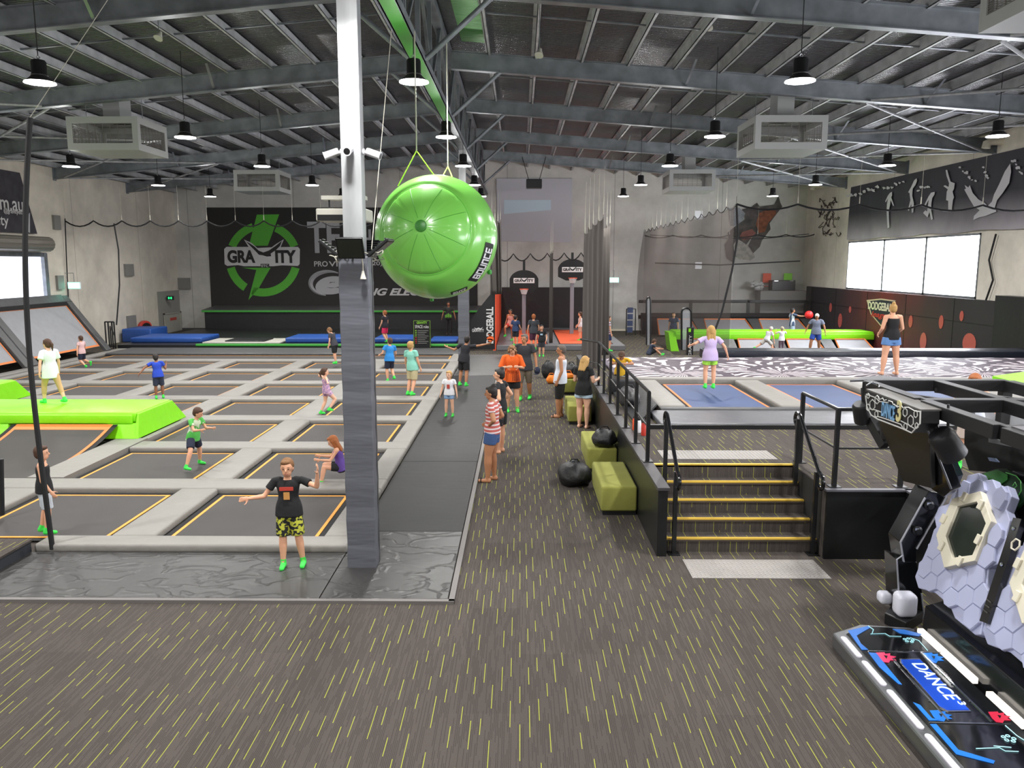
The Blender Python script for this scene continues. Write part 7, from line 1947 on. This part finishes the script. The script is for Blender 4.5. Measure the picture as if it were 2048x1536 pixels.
chestprint(ig, pg, 1.10, .10, .07, .10, 'b4453c')
person('boy in black T-shirt and pink-red shorts leaping by the stage at the back', gy(771, 685, 33.95), 1.42, 60, arms={'R': ((.15, .1, -1), (.1, .3, -1)), 'L': ((.2, .1, -1), (.1, .4, -.9))}, legs={'R': ((.05, .15, -1), (0, -.4, -1)), 'L': ((.05, .1, -1), (0, -.6, -.9))}, kid=.6, hair=('short', 'ginger'), top=(lc('22222c'), .5, .05), bottom=(lc('d8285c'), .9, .018), vox=.014, lift=.0)
st_, js_, is_ = person('attendant in black and lime uniform shirt standing behind the stage mats', (gy(889, 670, 36.0).x, 38.2, .22), 1.62, 180, arms={'R': ((.3, 0, -1), (.25, .1, -1)), 'L': ((.3, 0, -1), (.25, .1, -1))}, skin='brown', hair=('short', 'dark'), top=(lc('1c1f1c'), .6, .06), bottom=(blk_, 1.85), feet='shoe', vox=.014)
for k in (-2, -1, 0, 1, 2): chestprint(is_, st_, 1.62, .02 + .0 * k, .02, .16, '7cc83c') if k == 0 else None
a = is_['W'](Vector((0, .08 * 1.62, .0)))
mb = MB()
for k in range(-3, 4): mb.box((a.x + k * .045 - .008, a.y - .03, a.z + .0), (a.x + k * .045 + .008, a.y - .0, a.z + .18 - .02 * abs(k)))
mb.build('lime_stripe', mat('print_lime', '7cc83c', .7), st_)
# ---- aisle adults
stripe = make_stripes('red_white_stripe', 'cfc9cc', 'b2564f', .062, .62)
person('woman in red-and-white striped T-shirt and denim shorts, hand on hip, nearest on the aisle', gz(985, 962, .0), 1.64, 78, arms={'R': ((.25, -.35, -.85), (-.25, .85, -.45)), 'L': ((.45, -.35, -.9), (-.55, .45, -.45))}, legs={'R': ((.02, .05, -1), (0, -.08, -1)), 'L': ((.05, .12, -1), (0, .02, -1))}, head=(8, 4), fem=.8, skin='tan', hair=('bun', 'dark'), top=(stripe, .55, .02, .010), bottom=(lc('37507c'), .50, .014), feet='sandal', vox=.0095)
flr = make_blotch('black_floral', '17161a', '8a5f60', 14, .62)
person('woman with dark top bun in black floral top behind the striped woman', gz(1000, 905, .0), 1.66, 70, arms={'R': ((.35, -.4, -.8), (-.2, .7, -.5)), 'L': ((.35, -.3, -.9), (-.4, .6, -.5))}, head=(20, 0), fem=.8, skin='light', hair=('bun', 'dark'), top=(lc('19191d'), .35, .02, .010), bottom=(flr, .8, .012), feet='sandal', vox=.0105)
po, jo, io = person('teenager in orange T-shirt with curly ginger hair looking at hands', gz(1024, 823, 0), 1.68, 186, arms={'R': ((.3, .1, -.95), (-.55, .75, .18)), 'L': ((.3, .1, -.95), (-.55, .75, .18))}, legs={'R': ((.05, .0, -1), (.02, -.04, -1)), 'L': ((.08, .06, -1), (.05, 0, -1))}, head=(6, 14), skin='light', hair=('curly', 'lightbrown'), top=(lc('e5611c'), .95, .075, .022), bottom=(blk_, .72, .022), vox=.0105)
a = io['W'](Vector((0, .075 * 1.68, -.055 * 1.68)))
mb = MB()
for k in range(-4, 5): mb.prism([a + Vector((k * .038 - .004 , -.035 + .004 * abs(k), 0)), a + Vector((k * .042 + .010, -.035 + .004 * abs(k), 0)), a + Vector((k * .034 + .006, -.022 + .004 * abs(k), .26)), a + Vector((k * .034 - .001, -.022 + .004 * abs(k), .26))], (0, .02, 0))
mb.build('dark_stripe', mat('print_darkstripe', '6e2a1c', .8), po)
pm, jm, im = person('man in charcoal T-shirt and khaki shorts holding a dark cap', gz(1049, 800, 0), 1.80, 168, arms={'R': ((.15, 0, -1), (.1, .15, -1)), 'L': ((.32, 0, -1), (.12, .12, -1))}, legs={'R': ((.06, .1, -1), (0, -.05, -1)), 'L': ((.06, -.12, -1), (0, -.3, -1))}, head=(-20, 0), skin='tan', hair=('short', 'grey'), top=(lc('2b2b30'), .6, .07, .018), bottom=(lc('6e6455'), 1.05, .02), vox=.0115)
c = jm['wrL'] + Vector((.02, -.03, -.10))
rt = thing('baseball_cap', 'dark cap held in the hand of the man in khaki shorts', 'cap', tuple(c))
MB().ell(c, (.085, .07, .10)).build('crown', navy, rt, smooth='all')
MB().ell(c + Vector((-.03, -.03, -.09)), (.07, .05, .015)).build('brim', navy, rt, smooth='all')
person('man in white tank top and black shorts standing with hand at pocket', gz(1120, 834, 0), 1.76, 78, arms={'R': ((.12, .05, -1), (.0, .3, -.9)), 'L': ((.16, -.12, -1), (-.05, .35, -.85))}, legs={'R': ((.03, .03, -1), (0, -.05, -1)), 'L': ((.05, .06, -1), (0, 0, -1))}, head=(14, 6), skin='tan', hair=('short', 'grey'), top=(lc('cdd3e0'), 0, .055, .02), bottom=(blk_, 1.08, .022), feet='sandal', vox=.0105, lean=(-3, 0))
ph_, jh_, ih_ = person('blonde woman in black top and pale denim shorts looking at a phone by the bench', gz(1166, 856, 0), 1.64, 30 - 60, arms={'R': ((.2, .1, -1), (.0, .85, .1)), 'L': ((.2, .1, -1), (-.1, .85, .05))}, legs={'R': ((.02, .04, -1), (0, -.06, -1)), 'L': ((.05, .08, -1), (0, -.02, -1))}, head=(-8, 22), fem=.9, skin='fair', hair=('long', 'blond'), top=(lc('161618'), .5, .06, .016), bottom=(lc('a9bccb'), .42, .022), feet='sandal', vox=.0105)
c = jh_['wrR'] + ih_['Rz'] @ Vector((-.02, .075, .03))
rt = thing('mobile_phone', 'pale phone in the hand of the blonde woman', 'phone', tuple(c))
MB().rbox(c + Vector((-.038, -.03, -.004)), c + Vector((.038, .045, .004)), .003).build('case', M['white'], rt)
MB().box(c + Vector((-.034, -.026, .0045)), c + Vector((.034, .041, .0055))).build('screen', M['screenglass'], rt)
# ---- far aisle / basketball
p2, j2, i2 = person('small boy in black T-shirt and grey shorts standing in the far aisle', gz(1083, 713, 0), 1.26, 176, arms={'R': ((.3, .05, -1), (.1, .1, -1)), 'L': ((.3, .1, -.9), (-.1, .6, -.6))}, kid=.9, skin='light', hair=('short', 'dark'), top=(lc('17171b'), .55, .05), bottom=(lc('34343c'), .9, .016), vox=.013)
chestprint(i2, p2, 1.26, .16, .10, .06, 'a9c4dd')
person('boy in dark grey T-shirt and maroon shorts seen from behind on the basketball pads', gz(1067, 700, .05), 1.52, 10, arms={'R': ((.2, .05, -1), (.1, .2, -1)), 'L': ((.2, .05, -1), (.15, .1, -1))}, kid=.4, hair=('short', 'ginger'), top=(lc('3a3e44'), .6, .06), bottom=(lc('4a2438'), 1.0, .02), vox=.013)
person('boy in navy T-shirt and dark shorts seen from behind by the orange wall', gz(1031, 692, .22), 1.30, -25, arms={'R': ((.2, .1, -1), (.1, .5, -.6)), 'L': ((.2, .1, -1), (.1, .6, -.5))}, kid=.6, hair=('short', 'dark'), top=(lc('27395c'), .6, .05), bottom=(lc('202028'), .9, .016), vox=.013)
person('girl in pink vest with a raised knee in the corner by the orange wall', gz(1021, 681, .22), 1.42, 150, arms={'R': ((.15, .1, -1), (.1, .4, -.8)), 'L': ((.2, .1, -1), (.1, .4, -.8))}, legs={'R': ((.1, .9, -.4), (0, -.1, -1)), 'L': ((.05, 0, -1), (0, 0, -1))}, kid=.5, skin='tan', hair=('ponytail', 'dark'), top=(lc('dba79c'), 0, .06), bottom=(lc('b8382e'), .6, .016), vox=.013, fem=.4)
person('child in pale vest half hidden behind the gathered nets', gz(1160, 681, .22), 1.30, 80, arms={'R': ((.2, .1, -1), (.1, .6, -.6)), 'L': ((.25, .1, -1), (.1, .5, -.8))}, kid=.6, skin='light', hair=('short', 'brown'), top=(white_, 0, .05), bottom=(lc('c4a48c'), .9, .014), vox=.014)
tri = make_stripes('maroon_white_stripe', '8c5560', 'b9b9c4', .09, .5)
person('boy in striped maroon T-shirt and navy shorts walking past the nets', gz(1216, 702, 0), 1.50, -80, arms={'R': ((.2, .1, -1), (.1, .2, -1)), 'L': ((.2, -.3, -.9), (.1, -.1, -1))}, legs={'R': ((.05, .12, -1), (0, -.05, -1)), 'L': ((.05, -.15, -1), (0, -.3, -1))}, kid=.5, hair=('short', 'brown'), top=(tri, .55, .05), bottom=(lc('27345c'), .9, .018), vox=.013)
# ---- raised deck
person('boy in navy T-shirt sitting on the carpet behind the striped airbag', gz(1298, 713, 0.0), 1.25, -80, arms={'R': ((.2, .6, -.6), (.0, .9, .0)), 'L': ((.2, .6, -.6), (.0, .9, .0))}, legs={'R': ((.1, 1, .42), (0, .75, -.7)), 'L': ((.1, 1, .42), (0, .75, -.7)), 'sit': 1}, lean=(20, 0), head=(0, 15), kid=.8, hair=('short', 'brown'), top=(lc('2d3648'), .55, .05), bottom=(blk_, .9, .014), vox=.013)
py_, jy_, iy_ = person('boy in yellow T-shirt leaning on the pad edge beside the striped airbag', (2.22, 17.55, HZ), 1.20, 178, arms={'R': ((.5, .7, -.35), (-.8, .45, .05)), 'L': ((.5, .7, -.35), (-.8, .45, .05))}, legs={'R': ((.1, .0, -1), (0, -1, -.05)), 'L': ((.1, .0, -1), (0, -1, -.05))}, lean=(24, 0), head=(0, 30), kid=.8, skin='tan', hair=('short', 'brown'), top=(lc('d8a822'), .6, .05), bottom=(blk_, .8), vox=.012)
person('girl in lilac T-shirt and lime shorts jumping above the first blue trampoline', gy(1418, 776, 16.3), 1.31, 2, arms={'R': ((.6, -.1, -.7), (.35, .1, -.9)), 'L': ((.7, -.1, -.4), (.2, .6, -.2))}, legs={'R': ((.06, .0, -1), (0, -.05, -1)), 'L': ((.06, .05, -1), (0, -.08, -1))}, kid=.7, fem=.4, skin='light', hair=('long', 'blond'), top=(lc('b9a6cc'), .6, .08, .02), bottom=(lc('9fd84a'), .6, .02), vox=.0105)
person('woman in black camisole and denim shorts seen from behind on the airbag', gz(1778, 749, 1.04), 1.68, 4, arms={'R': ((.25, .0, -1), (-.1, .7, -.5)), 'L': ((.25, .0, -1), (-.1, .7, -.5))}, legs={'R': ((.12, .0, -1), (.1, -.02, -1)), 'L': ((.12, .0, -1), (.1, -.02, -1))}, head=(-12, 12), fem=1, skin='light', hair=('bun', 'blond'), top=(lc('141417'), 0, .03, .010), bottom=(lc('5a80b4'), .45, .022), feet='none', vox=.0105)
person('child in white T-shirt and pale shorts lunging in the dodgeball court', gz(1532, 706, 0), 1.25, -60, arms={'R': ((.3, .1, -1), (.2, .1, -1)), 'L': ((.2, .2, -1), (.1, .4, -.8))}, legs={'R': ((.35, .5, -.7), (.2, -.4, -.9)), 'L': ((.3, -.6, -.6), (.1, -.9, -.4))}, lean=(26, 0), kid=.7, hair=('cap', 'c9c3b4'), top=(white_, .6, .06), bottom=(lc('c6c2bc'), .8, .018), vox=.013)
person('child in white T-shirt with hands at face seen from behind in the dodgeball court', gz(1562, 706, 0), 1.10, 5, arms={'R': ((.4, .4, -.3), (-.3, .3, .9)), 'L': ((.4, .4, -.3), (-.3, .3, .9))}, kid=.8, hair=('cap', 'b9ad96'), top=(white_, .6, .06), bottom=(lc('6a5664'), 1.4, .008), vox=.013)
person('man in grey T-shirt, blue shorts and pale cap striding in the dodgeball court', gz(1630, 706, 0), 1.66, 160, arms={'R': ((.5, -.1, -.9), (.35, .1, -.9)), 'L': ((.4, .1, -.9), (.2, .1, -1))}, legs={'R': ((.25, .2, -1), (.1, -.1, -1)), 'L': ((.12, -.05, -1), (.05, -.3, -1))}, skin='tan', hair=('cap', 'cfcac0'), top=(lc('6c7486'), .6, .05, .02), bottom=(lc('2748a0'), .75, .02), vox=.012)
pb_, jb_, ib_ = person('person in vertically striped shirt reaching out to throw a red ball', gz(1580, 682, 0.0) if False else (gy(1583, 665, 37.5).x, 37.5, 0), 1.58, -85, arms={'R': ((.15, .95, -.3), (.0, 1, -.02)), 'L': ((.2, -.1, -1), (.1, .2, -.9))}, kid=.2, skin='tan', hair=('short', 'dark'), top=(make_stripes('navy_white_vertical', '3f516c', 'c8d2dc', .16, .3, 1), .55, .06), bottom=(lc('a8bccb'), .9, .018), vox=.013)
c = jb_['wrR'] + Vector((.22, 0, .06))
tag(MB().ell(c, (.19, .19, .19), None, 20, 14).build('dodgeball', mat('ball_red', 'e02828', .45), smooth='all'), 'red dodgeball held in the outstretched hand of the striped thrower', 'ball')
person('person in navy top standing behind the side net of the dodgeball court', (gy(1346, 665, 34).x + .3, 35.5, 0), 1.5, 150, kid=.3, hair=('short', 'brown'), top=(lc('2c3a5c'), .6, .06), bottom=(navy, .9), vox=.014)
pq = person('child with ginger hair and white vest clambering seen through the arcade frame', gz(1935, 935, HZ), 1.34, 150, arms={'R': ((.3, .5, -.5), (.1, .8, .1)), 'L': ((.3, .4, -.6), (.1, .8, .1))}, legs={'R': ((.12, .15, -1), (.0, -.05, -1)), 'L': ((.1, .3, -1), (0, -.3, -1))}, lean=(14, 0), kid=.7, hair=('short', 'ginger'), top=(lc('c6ccd8'), 0, .05), bottom=(lc('b9a9a0'), .9, .014), vox=.010)
